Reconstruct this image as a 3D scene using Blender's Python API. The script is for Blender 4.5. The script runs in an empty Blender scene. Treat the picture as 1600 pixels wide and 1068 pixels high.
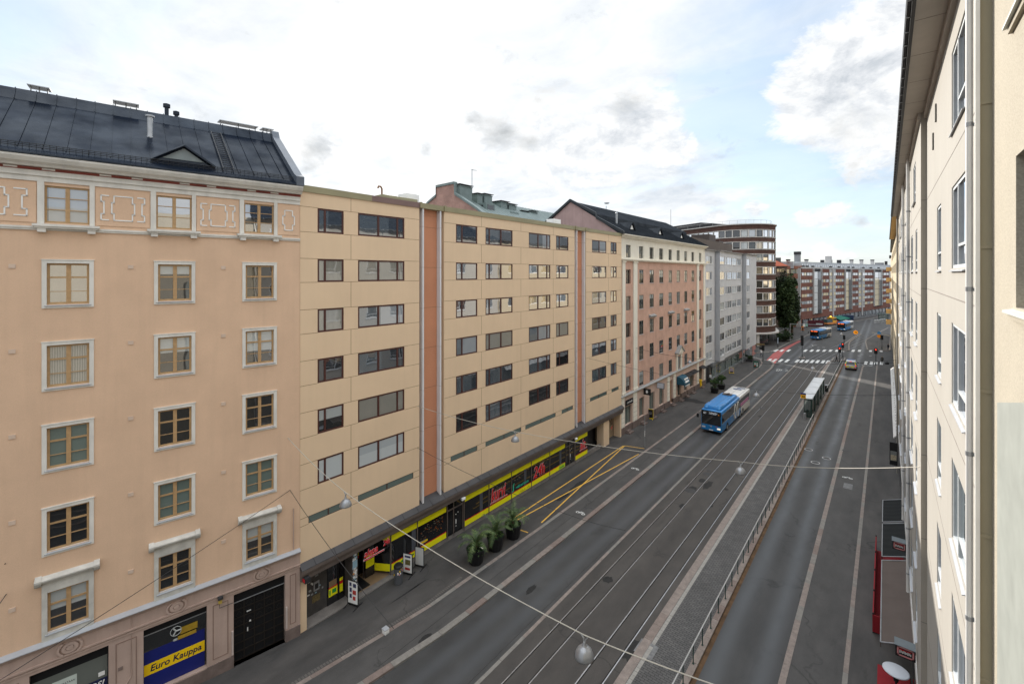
import bpy, bmesh, math, random
from math import sin, cos, radians, pi, tan, atan2, sqrt, hypot
from mathutils import Vector, Matrix
random.seed(7)
SC = bpy.context.scene
COL = SC.collection
# ---------------------------------------------------------------- camera geometry (metres; X across the street, Y along it)
H = 20.5; F = 711.0; TH = radians(39.45); VY = 427.5
CT, ST = cos(TH), sin(TH)
def ray(px, py):
    u = (px-800)/F
    return (-ST+u*CT, CT+u*ST, (VY-py)/F)
def gp(px, py, z=0.0):
    a, b, c = ray(px, py); t = (z-H)/c
    return Vector((a*t, b*t, z))
class Fac:
    """a facade plane: s runs along it, o outward to the street, z up"""
    def __init__(s, ox, oy, ang, side):
        s.O = Vector((ox, oy, 0)); s.d = Vector((sin(ang), cos(ang), 0))
        s.n = Vector((s.d.y*side, -s.d.x*side, 0)); s.side = side
        s.ex = -s.d if side > 0 else s.d; s.sg = -1 if side > 0 else 1
    def p(s, a, o, z): return s.O + s.d*a + s.n*o + Vector((0, 0, z))
    def sz(s, px, py, o=0):
        r = Vector(ray(px, py)); q = s.O.dot(s.n)+o
        t = q/(r.x*s.n.x+r.y*s.n.y)
        w = Vector((r.x*t, r.y*t, 0))
        return ((w-s.O).dot(s.d), H+r.z*t)
    def oz(s, px, py, sv):
        r = Vector(ray(px, py)); q = s.O.dot(s.d)+sv
        t = q/(r.x*s.d.x+r.y*s.d.y)
        w = Vector((r.x*t, r.y*t, 0))
        return ((w-s.O).dot(s.n), H+r.z*t)
    def M(s, a, o, z):
        m = Matrix.Identity(4); c = s.p(a, o, z)
        for i in range(3):
            m[i][0] = s.ex[i]; m[i][1] = s.n[i]; m[i][2] = (0, 0, 1)[i]; m[i][3] = c[i]
        return m
WORLD = Fac(0, 0, radians(90), 1)      # s = X, o = -Y

class MB:
    def __init__(s): s.v = []; s.f = []; s.m = []
    def quad(s, pts, m=0):
        b = len(s.v); s.v += [tuple(p) for p in pts]; s.f.append(tuple(range(b, b+len(pts)))); s.m.append(m)
    def hexa(s, P, m=0):
        b = len(s.v); s.v += [tuple(p) for p in P]
        for q in ((0,3,2,1),(4,5,6,7),(0,1,5,4),(1,2,6,5),(2,3,7,6),(3,0,4,7)):
            s.f.append(tuple(b+i for i in q)); s.m.append(m)
    def box(s, x0, x1, y0, y1, z0, z1, m=0):
        s.hexa([(x0,y0,z0),(x1,y0,z0),(x1,y1,z0),(x0,y1,z0),(x0,y0,z1),(x1,y0,z1),(x1,y1,z1),(x0,y1,z1)], m)
    def fbox(s, fc, s0, s1, o0, o1, z0, z1, m=0):
        a, b = (s1, s0) if fc.side > 0 else (s0, s1)
        s.hexa([fc.p(a,o0,z0),fc.p(b,o0,z0),fc.p(b,o1,z0),fc.p(a,o1,z0),fc.p(a,o0,z1),fc.p(b,o0,z1),fc.p(b,o1,z1),fc.p(a,o1,z1)], m)
    def fprism(s, fc, s0, s1, prof, m=0):
        """extrude an (o,z) outline along the facade"""
        n = len(prof); b = len(s.v)
        s.v += [tuple(fc.p(s0,o,z)) for o, z in prof]+[tuple(fc.p(s1,o,z)) for o, z in prof]
        for i in range(n):
            j = (i+1) % n; s.f.append((b+i,b+j,b+n+j,b+n+i)); s.m.append(m)
        s.f.append(tuple(b+i for i in range(n))[::-1]); s.m.append(m)
        s.f.append(tuple(b+n+i for i in range(n))); s.m.append(m)
    def prism(s, poly, z0, z1, m=0, mt=None):
        """extrude an (x,y) outline upward"""
        n = len(poly); b = len(s.v)
        s.v += [(p[0],p[1],z0) for p in poly]+[(p[0],p[1],z1) for p in poly]
        for i in range(n):
            j = (i+1) % n; s.f.append((b+i,b+j,b+n+j,b+n+i)); s.m.append(m)
        s.f.append(tuple(b+i for i in range(n))[::-1]); s.m.append(m)
        s.f.append(tuple(b+n+i for i in range(n))); s.m.append(m if mt is None else mt)
    def tube(s, pts, r, n=6, m=0, r1=None):
        pts = [Vector(p) for p in pts]; rings = []
        k = len(pts)
        for i, p in enumerate(pts):
            t = (pts[min(i+1,k-1)]-pts[max(i-1,0)]).normalized()
            a = t.cross(Vector((0,0,1)))
            if a.length < 1e-3: a = t.cross(Vector((0,1,0)))
            a.normalize(); c = t.cross(a)
            rr = r if r1 is None else r+(r1-r)*i/max(k-1,1)
            b = len(s.v)
            s.v += [tuple(p+a*rr*cos(2*pi*j/n)+c*rr*sin(2*pi*j/n)) for j in range(n)]
            rings.append(b)
        for a, b in zip(rings, rings[1:]):
            for j in range(n):
                q = (j+1) % n; s.f.append((a+j,a+q,b+q,b+j)); s.m.append(m)
        s.f.append(tuple(rings[0]+j for j in range(n))[::-1]); s.m.append(m)
        s.f.append(tuple(rings[-1]+j for j in range(n))); s.m.append(m)
    def lathe(s, c, prof, n=16, m=0, sx=1, sy=1):
        c = Vector(c); rings = []
        for r, z in prof:
            b = len(s.v); rings.append(b)
            s.v += [(c.x+sx*r*cos(2*pi*j/n), c.y+sy*r*sin(2*pi*j/n), c.z+z) for j in range(n)]
        for a, b in zip(rings, rings[1:]):
            for j in range(n):
                q = (j+1) % n; s.f.append((a+j,a+q,b+q,b+j)); s.m.append(m)
        s.f.append(tuple(rings[0]+j for j in range(n))[::-1]); s.m.append(m)
        s.f.append(tuple(rings[-1]+j for j in range(n))); s.m.append(m)
    def wall(s, fc, s0, s1, z0, z1, ops, dep, m=0, mr=None, o=0.0):
        """wall skin with openings (s0,s1,z0,z1) and their reveals"""
        mr = m if mr is None else mr
        S = sorted({s0, s1} | {a for q in ops for a in q[:2] if s0 < a < s1})
        Z = sorted({z0, z1} | {a for q in ops for a in q[2:4] if z0 < a < z1})
        for z, zz in zip(Z, Z[1:]):
            run = None
            for a, b in zip(S, S[1:]):
                cs, cz = (a+b)/2, (z+zz)/2
                hole = any(q[0] < cs < q[1] and q[2] < cz < q[3] for q in ops)
                if not hole and run is None: run = a
                if hole and run is not None:
                    s.quad([fc.p(run,o,z),fc.p(a,o,z),fc.p(a,o,zz),fc.p(run,o,zz)], m); run = None
            if run is not None:
                s.quad([fc.p(run,o,z),fc.p(S[-1],o,z),fc.p(S[-1],o,zz),fc.p(run,o,zz)], m)
        for a, b, c, e in [q[:4] for q in ops]:
            i = o-dep
            s.quad([fc.p(a,o,c),fc.p(a,i,c),fc.p(a,i,e),fc.p(a,o,e)], mr)
            s.quad([fc.p(b,i,c),fc.p(b,o,c),fc.p(b,o,e),fc.p(b,i,e)], mr)
            s.quad([fc.p(a,o,c),fc.p(b,o,c),fc.p(b,i,c),fc.p(a,i,c)], mr)
            s.quad([fc.p(a,i,e),fc.p(b,i,e),fc.p(b,o,e),fc.p(a,o,e)], mr)
    def mesh(s, name, mats, smooth=False):
        me = bpy.data.meshes.new(name); me.from_pydata(s.v, [], s.f)
        for x in (mats if isinstance(mats, (list, tuple)) else [mats]): me.materials.append(x)
        me.polygons.foreach_set('material_index', s.m)
        if smooth: me.polygons.foreach_set('use_smooth', [True]*len(me.polygons))
        me.update(); return me
    def build(s, name, mats, parent=None, smooth=False, mw=None):
        return link(name, s.mesh(name, mats, smooth), parent, mw)
    def bevelled(s, name, mats, parent=None, w=.02, seg=2, mw=None, smooth=True):
        me = s.mesh(name, mats); bm = bmesh.new(); bm.from_mesh(me)
        bmesh.ops.remove_doubles(bm, verts=bm.verts, dist=1e-4)
        bmesh.ops.recalc_face_normals(bm, faces=bm.faces)
        ed = [e for e in bm.edges if len(e.link_faces) == 2 and e.calc_face_angle(0) > .5]
        bmesh.ops.bevel(bm, geom=ed, offset=w, segments=seg, affect='EDGES', profile=.5)
        for f in bm.faces: f.smooth = smooth
        bm.to_mesh(me); bm.free(); return link(name, me, parent, mw)
def link(name, me, parent=None, mw=None):
    o = bpy.data.objects.new(name, me); COL.objects.link(o)
    if parent is not None:
        o.parent = parent
        o.matrix_parent_inverse = PW(parent).inverted()
    if mw is not None: o.matrix_basis = mw
    return o
def PW(o):
    m = o.matrix_basis.copy()
    if o.parent is not None: m = PW(o.parent) @ o.matrix_parent_inverse @ m
    return m
def tag(o, label, cat=None, group=None, kind=None):
    if label: o['label'] = label
    if cat: o['category'] = cat
    if group: o['group'] = group
    if kind: o['kind'] = kind
    return o
def thing(name, loc, label, cat, group=None, rz=0):
    o = bpy.data.objects.new(name, None); COL.objects.link(o); o.empty_display_size = .3
    o.location = loc; o.rotation_euler = (0, 0, rz)
    o.matrix_basis = Matrix.Translation(Vector(loc)) @ Matrix.Rotation(rz, 4, 'Z')
    return tag(o, label, cat, group)
def structure(o, label=None, cat=None):
    o['kind'] = 'structure'; return o
def copy_tree(o, parent=None):
    c = o.copy(); COL.objects.link(c)
    if parent is not None: c.parent = parent
    for ch in [k for k in bpy.data.objects if k.parent == o and k != c]: copy_tree(ch, c)
    return c
def place(o, loc, rz=0):
    o.matrix_basis = Matrix.Translation(Vector(loc)) @ Matrix.Rotation(rz, 4, 'Z'); return o
def text_mesh(name, txt, size, mat, parent, mw, ext=.015, off=0.0, shear=0.0, align='LEFT', sx=1.0, z=0.0):
    cu = bpy.data.curves.new(name, 'FONT'); cu.body = txt; cu.size = size; cu.extrude = ext; cu.offset = off
    cu.shear = shear; cu.align_x = align; cu.resolution_u = 3
    to = bpy.data.objects.new('tmp', cu); COL.objects.link(to)
    dg = bpy.context.evaluated_depsgraph_get(); dg.update()
    me = bpy.data.meshes.new_from_object(to.evaluated_get(dg))
    bpy.data.objects.remove(to); me.name = name
    me.transform(Matrix(((sx,0,0,0),(0,1,0,0),(0,0,1,z),(0,0,0,1))))
    me.materials.clear(); me.materials.append(mat)
    return link(name, me, parent, mw)
def text_M(fc, a, o, z, slope=0):
    """text frame on a left-hand facade: x along +s, y up, z outward"""
    m = Matrix.Identity(4); c = fc.p(a, o, z); dx = fc.d
    for i in range(3):
        m[i][0] = dx[i]; m[i][1] = (0,0,1)[i]; m[i][2] = fc.n[i]; m[i][3] = c[i]
    return m
# ---------------------------------------------------------------- materials
MATS = {}
def nt(name):
    m = bpy.data.materials.new(name); m.use_nodes = True; t = m.node_tree; t.nodes.clear()
    out = t.nodes.new('ShaderNodeOutputMaterial'); return m, t, out
def N(t, typ, **kw):
    n = t.nodes.new('ShaderNode'+typ)
    for k, v in kw.items():
        if k.startswith('_'): n.inputs[k[1:].replace('_', ' ')].default_value = v
        else: setattr(n, k, v)
    return n
def L(t, a, b): t.links.new(a, b)
def mth(t, op, a, b=None, c=None):
    n = N(t, 'Math', operation=op)
    for i, x in enumerate((a, b, c)):
        if x is None: continue
        if isinstance(x, (int, float)): n.inputs[i].default_value = x
        else: L(t, x, n.inputs[i])
    return n.outputs[0]
def ramp(t, fac, stops, interp='LINEAR'):
    r = N(t, 'ValToRGB'); r.color_ramp.interpolation = interp
    e = r.color_ramp.elements
    while len(e) < len(stops): e.new(.5)
    for i, (p, c) in enumerate(stops):
        e[i].position = p; e[i].color = (c if len(c) == 4 else (*c, 1)) if not isinstance(c, (int, float)) else (c, c, c, 1)
    L(t, fac, r.inputs[0]); return r.outputs[0]
def mixc(t, fac, a, b, blend='MIX'):
    n = N(t, 'Mix', data_type='RGBA', blend_type=blend)
    for s, x in ((0, fac), (6, a), (7, b)):
        if isinstance(x, (int, float)): n.inputs[s].default_value = x
        elif isinstance(x, tuple): n.inputs[s].default_value = (*x[:3], 1)
        else: L(t, x, n.inputs[s])
    return n.outputs[2]
def coords(t, sx=1, sy=1, sz=1):
    c = N(t, 'TexCoord'); mp = N(t, 'Mapping'); mp.inputs['Scale'].default_value = (sx, sy, sz)
    L(t, c.outputs['Object'], mp.inputs[0]); return mp.outputs[0]
def noise(t, vec, scale, detail=5, rough=.55, dist=0):
    n = N(t, 'TexNoise', _Scale=scale, _Detail=detail, _Roughness=rough, _Distortion=dist); L(t, vec, n.inputs['Vector']); return n.outputs['Fac']
def mat(name, col, var=.12, scale=1.5, rough=.85, bump=0.0, bscale=60, streak=0.0, metal=0.0, spec=.3, grain=0.0, coat=0.0, emit=None):
    if name in MATS: return MATS[name]
    m, t, out = nt(name); P = N(t, 'BsdfPrincipled'); L(t, P.outputs[0], out.inputs[0])
    P.inputs['Roughness'].default_value = rough; P.inputs['Metallic'].default_value = metal
    P.inputs['Specular IOR Level'].default_value = spec; P.inputs['Coat Weight'].default_value = coat
    v = coords(t)
    c1 = tuple(x*(1-var) for x in col); c2 = tuple(min(1, x*(1+var)) for x in col)
    c = ramp(t, noise(t, v, scale, 6), [(.3, c1), (.7, c2)])
    if streak:
        w = noise(t, coords(t, 1.6, 1.6, .12), 1.7, 6)
        c = mixc(t, ramp(t, w, [(.45, 0.0), (.75, streak)]), c, tuple(x*.55 for x in col))
    if grain:
        g = noise(t, v, 45, 2)
        c = mixc(t, 1.0, c, ramp(t, g, [(.3, 1-grain), (.7, 1+grain)]), 'MULTIPLY')
    L(t, c, P.inputs['Base Color'])
    if bump:
        b = N(t, 'Bump', _Strength=bump, _Distance=.02); L(t, noise(t, v, bscale, 3), b.inputs['Height']); L(t, b.outputs[0], P.inputs['Normal'])
    if emit:
        P.inputs['Emission Color'].default_value = (*emit[0], 1); P.inputs['Emission Strength'].default_value = emit[1]
    MATS[name] = m; return m
def glass(name, col, col2=None, refl=.14, pattern=None, rough=.02):
    """window glass: mirror-like surface over the dim room, blind or curtain behind it; some colours include reflections"""
    if name in MATS: return MATS[name]
    m, t, out = nt(name)
    v = coords(t); c = col
    if col2:
        if pattern == 'fold':
            w = N(t, 'TexWave', wave_type='BANDS', bands_direction='X', _Scale=4.0, _Distortion=1.5); L(t, v, w.inputs[0]); f = w.outputs['Fac']
            c = mixc(t, f, col, col2)
        elif pattern == 'low':
            s = N(t, 'SeparateXYZ'); L(t, v, s.inputs[0]); oi = N(t, 'ObjectInfo')
            th = mth(t, 'MULTIPLY_ADD', oi.outputs['Random'], 1.1, .3)
            c = mixc(t, mth(t, 'GREATER_THAN', s.outputs['Z'], th), col, col2)
        elif pattern == 'side':
            s = N(t, 'SeparateXYZ'); L(t, v, s.inputs[0]); oi = N(t, 'ObjectInfo')
            th = mth(t, 'MULTIPLY_ADD', oi.outputs['Random'], 1.2, -.6)
            c = mixc(t, mth(t, 'GREATER_THAN', s.outputs['X'], th), col, col2)
    D = N(t, 'BsdfDiffuse')
    if isinstance(c, tuple): D.inputs[0].default_value = (*c, 1)
    else: L(t, c, D.inputs[0])
    G = N(t, 'BsdfGlossy', _Roughness=rough); G.inputs[0].default_value = (.95, .97, 1, 1)
    b = N(t, 'Bump', _Strength=.05, _Distance=.05); L(t, noise(t, v, 1.3, 1), b.inputs['Height']); L(t, b.outputs[0], G.inputs['Normal'])
    fr = N(t, 'Fresnel', _IOR=1.5)
    fac = mth(t, 'MINIMUM', mth(t, 'MULTIPLY_ADD', fr.outputs[0], 1.5, refl-.05), .95)
    X = N(t, 'MixShader'); L(t, fac, X.inputs[0]); L(t, D.outputs[0], X.inputs[1]); L(t, G.outputs[0], X.inputs[2]); L(t, X.outputs[0], out.inputs[0])
    MATS[name] = m; return m
def brickmat(name, c1, c2, mortar, scale=1.0, bw=.27, rh=.085, ms=.012, var=.5, rough=.9, axis='XZ', ang=0.0):
    if name in MATS: return MATS[name]
    m, t, out = nt(name); P = N(t, 'BsdfPrincipled', _Roughness=rough); L(t, P.outputs[0], out.inputs[0])
    P.inputs['Specular IOR Level'].default_value = .2
    c = N(t, 'TexCoord'); s = N(t, 'SeparateXYZ'); L(t, c.outputs['Object'], s.inputs[0]); k = N(t, 'CombineXYZ')
    if axis == 'wall':
        h = mth(t, 'ADD', mth(t, 'MULTIPLY', s.outputs['X'], sin(ang)), mth(t, 'MULTIPLY', s.outputs['Y'], cos(ang)))
        L(t, h, k.inputs[0]); L(t, s.outputs['Z'], k.inputs[1])
    else: L(t, s.outputs['X'], k.inputs[0]); L(t, s.outputs['Y'], k.inputs[1])
    b = N(t, 'TexBrick', _Scale=scale, _Mortar_Size=ms, _Bias=0.0, _Brick_Width=bw, _Row_Height=rh)
    b.inputs['Color1'].default_value = (*c1, 1); b.inputs['Color2'].default_value = (*c2, 1); b.inputs['Mortar'].default_value = (*mortar, 1)
    L(t, k.outputs[0], b.inputs['Vector'])
    n = noise(t, c.outputs['Object'], .8, 5)
    cc = mixc(t, 1.0, b.outputs['Color'], ramp(t, n, [(.3, 1-var*.4), (.7, 1+var*.3)]), 'MULTIPLY')
    L(t, cc, P.inputs['Base Color']); MATS[name] = m; return m
def asphalt(name, col, tracks=(), rough=.72, patch=.25, tone2=None, trackcol=None):
    m, t, out = nt(name); P = N(t, 'BsdfPrincipled'); L(t, P.outputs[0], out.inputs[0]); P.inputs['Specular IOR Level'].default_value = .4
    v = coords(t)
    big = noise(t, coords(t, .5, .12, 1), 1.2, 6, .6); fine = noise(t, v, 30, 3, .7); mid = noise(t, coords(t, 1, .5, 1), 1.1, 7, .65)
    c = ramp(t, big, [(.28, tuple(x*(1-patch) for x in col)), (.72, tuple(x*(1+patch) for x in (tone2 or col)))])
    c = mixc(t, 1.0, c, ramp(t, fine, [(.3, .78), (.7, 1.22)]), 'MULTIPLY')
    c = mixc(t, 1.0, c, ramp(t, mid, [(.3, .74), (.62, 1.14)]), 'MULTIPLY')
    # cracks
    vo = N(t, 'TexVoronoi', feature='DISTANCE_TO_EDGE', _Scale=.11); w = N(t, 'VectorMath', operation='MULTIPLY_ADD')
    nn = N(t, 'TexNoise', _Scale=.7, _Detail=5); L(t, v, nn.inputs[0]); L(t, nn.outputs['Color'], w.inputs[0]); w.inputs[1].default_value = (3, 3, 0); L(t, v, w.inputs[2]); L(t, w.outputs[0], vo.inputs['Vector'])
    crack = mth(t, 'MULTIPLY', ramp(t, vo.outputs[0], [(.0015, .6), (.006, 0.0)]), ramp(t, noise(t, v, .15, 2), [(.44, 0.0), (.54, 1.0)]))
    c = mixc(t, crack, c, (.012, .012, .012))
    st = noise(t, coords(t, .9, .35, 1), .9, 4, .6)
    c = mixc(t, ramp(t, st, [(.60, 0.0), (.72, .55)]), c, tuple(x*.45 for x in col))
    rg = ramp(t, mid, [(.3, rough-.08), (.7, rough+.1)])
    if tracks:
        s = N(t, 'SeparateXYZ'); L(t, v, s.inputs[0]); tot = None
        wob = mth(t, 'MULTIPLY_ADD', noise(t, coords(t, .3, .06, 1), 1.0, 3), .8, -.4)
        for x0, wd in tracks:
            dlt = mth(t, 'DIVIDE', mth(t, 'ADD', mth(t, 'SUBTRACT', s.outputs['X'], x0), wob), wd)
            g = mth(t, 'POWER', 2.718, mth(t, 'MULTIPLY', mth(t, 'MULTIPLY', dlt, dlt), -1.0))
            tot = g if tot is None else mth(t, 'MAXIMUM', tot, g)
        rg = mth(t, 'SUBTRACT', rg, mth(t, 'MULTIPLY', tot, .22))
        if trackcol: c = mixc(t, mth(t, 'MULTIPLY', tot, .8), c, trackcol)  # worn wheel tracks, coloured lighter and bluer to mimic reflected sky
    L(t, c, P.inputs['Base Color']); L(t, rg, P.inputs['Roughness'])
    b = N(t, 'Bump', _Strength=.35, _Distance=.01); L(t, fine, b.inputs['Height']); L(t, b.outputs[0], P.inputs['Normal'])
    return m
def sheetroof(name, col, refl=.035, rough=.3):
    m, t, out = nt(name); v = coords(t); D = N(t, 'BsdfDiffuse'); G = N(t, 'BsdfGlossy', _Roughness=rough)
    L(t, ramp(t, noise(t, v, 1.1, 5), [(.3, tuple(x*.75 for x in col)), (.7, tuple(x*1.25 for x in col))]), D.inputs[0]); G.inputs[0].default_value = (.85,.92,1,1)
    b = N(t, 'Bump', _Strength=.15, _Distance=.03); L(t, noise(t, v, 1.6, 3), b.inputs['Height']); L(t, b.outputs[0], G.inputs['Normal'])
    X = N(t, 'MixShader'); L(t, ramp(t, noise(t, v, .6, 4), [(.3, refl*.5), (.7, refl*1.5)]), X.inputs[0]); L(t, D.outputs[0], X.inputs[1]); L(t, G.outputs[0], X.inputs[2]); L(t, X.outputs[0], out.inputs[0]); MATS[name] = m; return m
# plain colours
WHITE = mat('white_paint', (.78,.77,.74), .06, 2, .6)
BLACK = mat('black_metal', (.012,.012,.013), .2, 3, .5)
DARK = mat('dark_grey', (.035,.035,.037), .2, 3, .6)
GREY = mat('grey_metal', (.30,.31,.32), .1, 2, .45, metal=.3)
ZINC = mat('zinc', (.42,.43,.44), .12, 3, .4, metal=.6)
SILL = mat('painted_tin', (.38,.39,.41), .06, 2, .4)
STEEL = mat('rail_steel', (.42,.42,.43), .15, 4, .33, metal=.85)
RED = mat('sign_red', (.62,.012,.02), .05, 2, .4)
YELLOW = mat('sign_yellow', (.86,.80,.01), .04, 2, .4)
GREEN = mat('sign_green', (.03,.30,.06), .05, 2, .4)
TEAL = mat('sign_teal', (.05,.45,.30), .05, 2, .4)
BLUE = mat('sign_blue', (.012,.018,.14), .05, 2, .4)
SYELLOW = mat('sign_amber', (.86,.56,.01), .04, 2, .4)
ORANGE = mat('orange_paint', (.85,.30,.02), .06, 2, .45)
GLASSES = {  # blue tint of mirror and pale stands in for reflected sky
 'dark': glass('glass_dark', (.012,.013,.014), None, .10),
 'room': glass('glass_room', (.02,.02,.02), (.10,.085,.06), .10, 'side'),
 'blind': glass('glass_blind', (.50,.53,.53), (.40,.43,.44), .10, 'low'),
 'half': glass('glass_half_blind', (.03,.03,.03), (.40,.42,.41), .14, 'low'),
 'curtain': glass('glass_curtain', (.34,.325,.28), (.18,.175,.15), .14, 'fold'),
 'green': glass('glass_green', (.13,.17,.15), None, .12),
 'semi': glass('glass_semi', (.045,.055,.065), (.10,.12,.135), .30, 'side'),
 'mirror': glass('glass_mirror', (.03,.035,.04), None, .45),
 'warm': glass('glass_warm', (.50,.38,.20), (.32,.26,.16), .22, 'side'),
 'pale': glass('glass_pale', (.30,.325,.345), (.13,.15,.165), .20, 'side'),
}
# ---------------------------------------------------------------- camera, sun, sky
cam = bpy.data.cameras.new('camera'); co = bpy.data.objects.new('camera', cam); COL.objects.link(co)
cam.sensor_width = 36; cam.lens = 36*F/1600; cam.shift_y = -(534-VY)/1600
co.location = (0, 0, H); co.rotation_euler = (radians(90), 0, TH)
cam.clip_end = 5000; cam.clip_start = .1; SC.camera = co
SUN_AZ = radians(53.7); SUN_EL = radians(24.3)
SD = Vector((-sin(SUN_AZ)*cos(SUN_EL), cos(SUN_AZ)*cos(SUN_EL), sin(SUN_EL)))
sl = bpy.data.lights.new('sun', 'SUN'); so = bpy.data.objects.new('sun', sl); COL.objects.link(so)
sl.energy = 5.0; sl.angle = radians(.6); sl.color = (1, .945, .86)
so.rotation_euler = (-SD).to_track_quat('-Z', 'Y').to_euler()
w = bpy.data.worlds.new('World'); SC.world = w; w.use_nodes = True; t = w.node_tree; t.nodes.clear()
wo = N(t, 'OutputWorld'); bg = N(t, 'Background', _Strength=.1); L(t, bg.outputs[0], wo.inputs[0])
sk = N(t, 'TexSky', sky_type='NISHITA', sun_disc=False, sun_elevation=SUN_EL, sun_rotation=-SUN_AZ, air_density=1.0, dust_density=1.0, ozone_density=1.5)
tc = N(t, 'TexCoord'); D = tc.outputs['Generated']
sp = N(t, 'SeparateXYZ'); L(t, D, sp.inputs[0])
zz = mth(t, 'ADD', mth(t, 'MAXIMUM', sp.outputs['Z'], 0), .18)
cb = N(t, 'CombineXYZ'); L(t, mth(t, 'DIVIDE', sp.outputs['X'], zz), cb.inputs[0]); L(t, mth(t, 'DIVIDE', sp.outputs['Y'], zz), cb.inputs[1])
PV = cb.outputs[0]
def gauss(px, py, k):
    v = Vector(ray(px, py)).normalized()
    n = N(t, 'VectorMath', operation='DOT_PRODUCT'); L(t, D, n.inputs[0]); n.inputs[1].default_value = v
    return mth(t, 'POWER', mth(t, 'MAXIMUM', n.outputs['Value'], 0), k)
def addm(*xs):
    r = xs[0]
    for x in xs[1:]: r = mth(t, 'ADD', r, x)
    return r
# thin streaky veil, bluer in places
rot = N(t, 'Mapping'); rot.inputs['Rotation'].default_value = (0, 0, .6); rot.inputs['Scale'].default_value = (1.0, 2.6, 1); L(t, PV, rot.inputs[0])
veil = noise(t, rot.outputs[0], 1.1, 9, .55, .4)
blue = addm(gauss(20, 130, 90), gauss(1180, 235, 170), gauss(1300, 10, 60), mth(t, 'MULTIPLY', gauss(1330, 310, 70), .9), gauss(1230, 390, 150), gauss(1400, 400, 150), gauss(1120, 170, 200), gauss(250, -250, 30), mth(t, 'MULTIPLY', gauss(1240, 330, 300), .8))
bl = mth(t, 'ADD', mth(t, 'MULTIPLY', blue, .55), mth(t, 'MULTIPLY_ADD', veil, -3.4, 1.75))
bl = ramp(t, bl, [(.1, 0.0), (1.0, .82)])
white = ramp(t, noise(t, PV, 2.0, 10, .62, .3), [(.34, (4.5, 5.0, 5.6)), (.5, (6.0, 6.3, 6.6)), (.64, (7.2, 7.3, 7.35))])
skyc = mixc(t, 1.0, sk.outputs[0], (1.45, 1.5, 1.55), 'MULTIPLY')
pale = mixc(t, .62, skyc, (4.2, 5.15, 6.2))
c = mixc(t, bl, white, pale)
# glow of the veiled sun
glow = gauss(620, 90, 22)
c = mixc(t, mth(t, 'MULTIPLY', glow, .62), c, (8.8, 8.7, 8.5))
# puffy cumulus
mp = N(t, 'Mapping'); mp.inputs['Scale'].default_value = (1, 1, 1.7); L(t, D, mp.inputs[0])
pn = noise(t, mp.outputs[0], 7.5, 13, .66, .35); pn2 = noise(t, mp.outputs[0], 24, 9, .64)
cm = addm(gauss(1330, 130, 260), gauss(1260, 150, 420), gauss(1400, 60, 260), gauss(1400, 200, 260), mth(t, 'MULTIPLY', gauss(1300, 340, 2200), .95), mth(t, 'MULTIPLY', gauss(1255, 345, 4000), .8), mth(t, 'MULTIPLY', gauss(1350, 347, 5000), .85), mth(t, 'MULTIPLY', gauss(1330, 402, 9000), .7), mth(t, 'MULTIPLY', gauss(1120, 335, 1500), .95), mth(t, 'MULTIPLY', gauss(1180, 325, 3000), .85), mth(t, 'MULTIPLY', gauss(1060, 240, 900), .7), mth(t, 'MULTIPLY', gauss(1290, 395, 2500), .9), gauss(1000, 200, 260), mth(t, 'MULTIPLY', gauss(900, 230, 200), .9), mth(t, 'MULTIPLY', gauss(780, 230, 200), .8), mth(t, 'MULTIPLY', gauss(490, 215, 330), .9), mth(t, 'MULTIPLY', gauss(1120, 75, 1500), .5))
cv = mth(t, 'ADD', mth(t, 'MULTIPLY_ADD', cm, .62, -.60), mth(t, 'ADD', mth(t, 'MULTIPLY', pn, 1.15), mth(t, 'MULTIPLY_ADD', pn2, .55, -.275)))
ca = ramp(t, cv, [(.27, 0.0), (.36, .45), (.46, .85), (.60, 1.0)])
# self shading: compare the cloud density here with the density a step towards the sun
ms = N(t, 'VectorMath', operation='ADD'); L(t, mp.outputs[0], ms.inputs[0]); ms.inputs[1].default_value = (SD.x*.03, SD.y*.03, SD.z*.03*1.7+.03)
pnS = noise(t, ms.outputs[0], 7.5, 13, .66, .35)
lit = mth(t, 'MULTIPLY_ADD', mth(t, 'SUBTRACT', pn, pnS), 2.2, .55)
body = mth(t, 'MULTIPLY_ADD', cm, -.16, .08)
cc = ramp(t, mth(t, 'ADD', mth(t, 'ADD', lit, body), mth(t, 'MULTIPLY_ADD', pn2, .5, -.25)), [(.0, (4.3, 4.6, 4.95)), (.28, (5.6, 5.8, 6.05)), (.52, (6.8, 6.9, 6.95)), (.76, (7.7, 7.65, 7.55))])
c = mixc(t, ca, c, cc)
# grey undersides
gm = addm(gauss(785, 212, 1400), mth(t, 'MULTIPLY', gauss(500, 225, 1800), .85), mth(t, 'MULTIPLY', gauss(665, 232, 5000), .7), mth(t, 'MULTIPLY', gauss(975, 172, 1600), .6), mth(t, 'MULTIPLY', gauss(1340, 190, 500), .5), mth(t, 'MULTIPLY', gauss(480, 265, 4000), .6), mth(t, 'MULTIPLY', gauss(740, 190, 3000), .7), mth(t, 'MULTIPLY', gauss(830, 225, 3500), .6))
ga = ramp(t, mth(t, 'ADD', mth(t, 'MULTIPLY', gm, .72), mth(t, 'ADD', mth(t, 'MULTIPLY_ADD', pn2, .9, -.5), mth(t, 'MULTIPLY_ADD', pn, 1.9, -1.0))), [(.10, 0.0), (.85, .80)])
c = mixc(t, ga, c, (2.6, 2.85, 3.05))
bright = ramp(t, sp.outputs['Z'], [(.58, 1.0), (.80, 2.5)])
c = mixc(t, 1.0, c, bright, 'MULTIPLY')
L(t, c, bg.inputs[0])
vs = SC.view_settings; SC.display_settings.display_device = 'sRGB'
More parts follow.
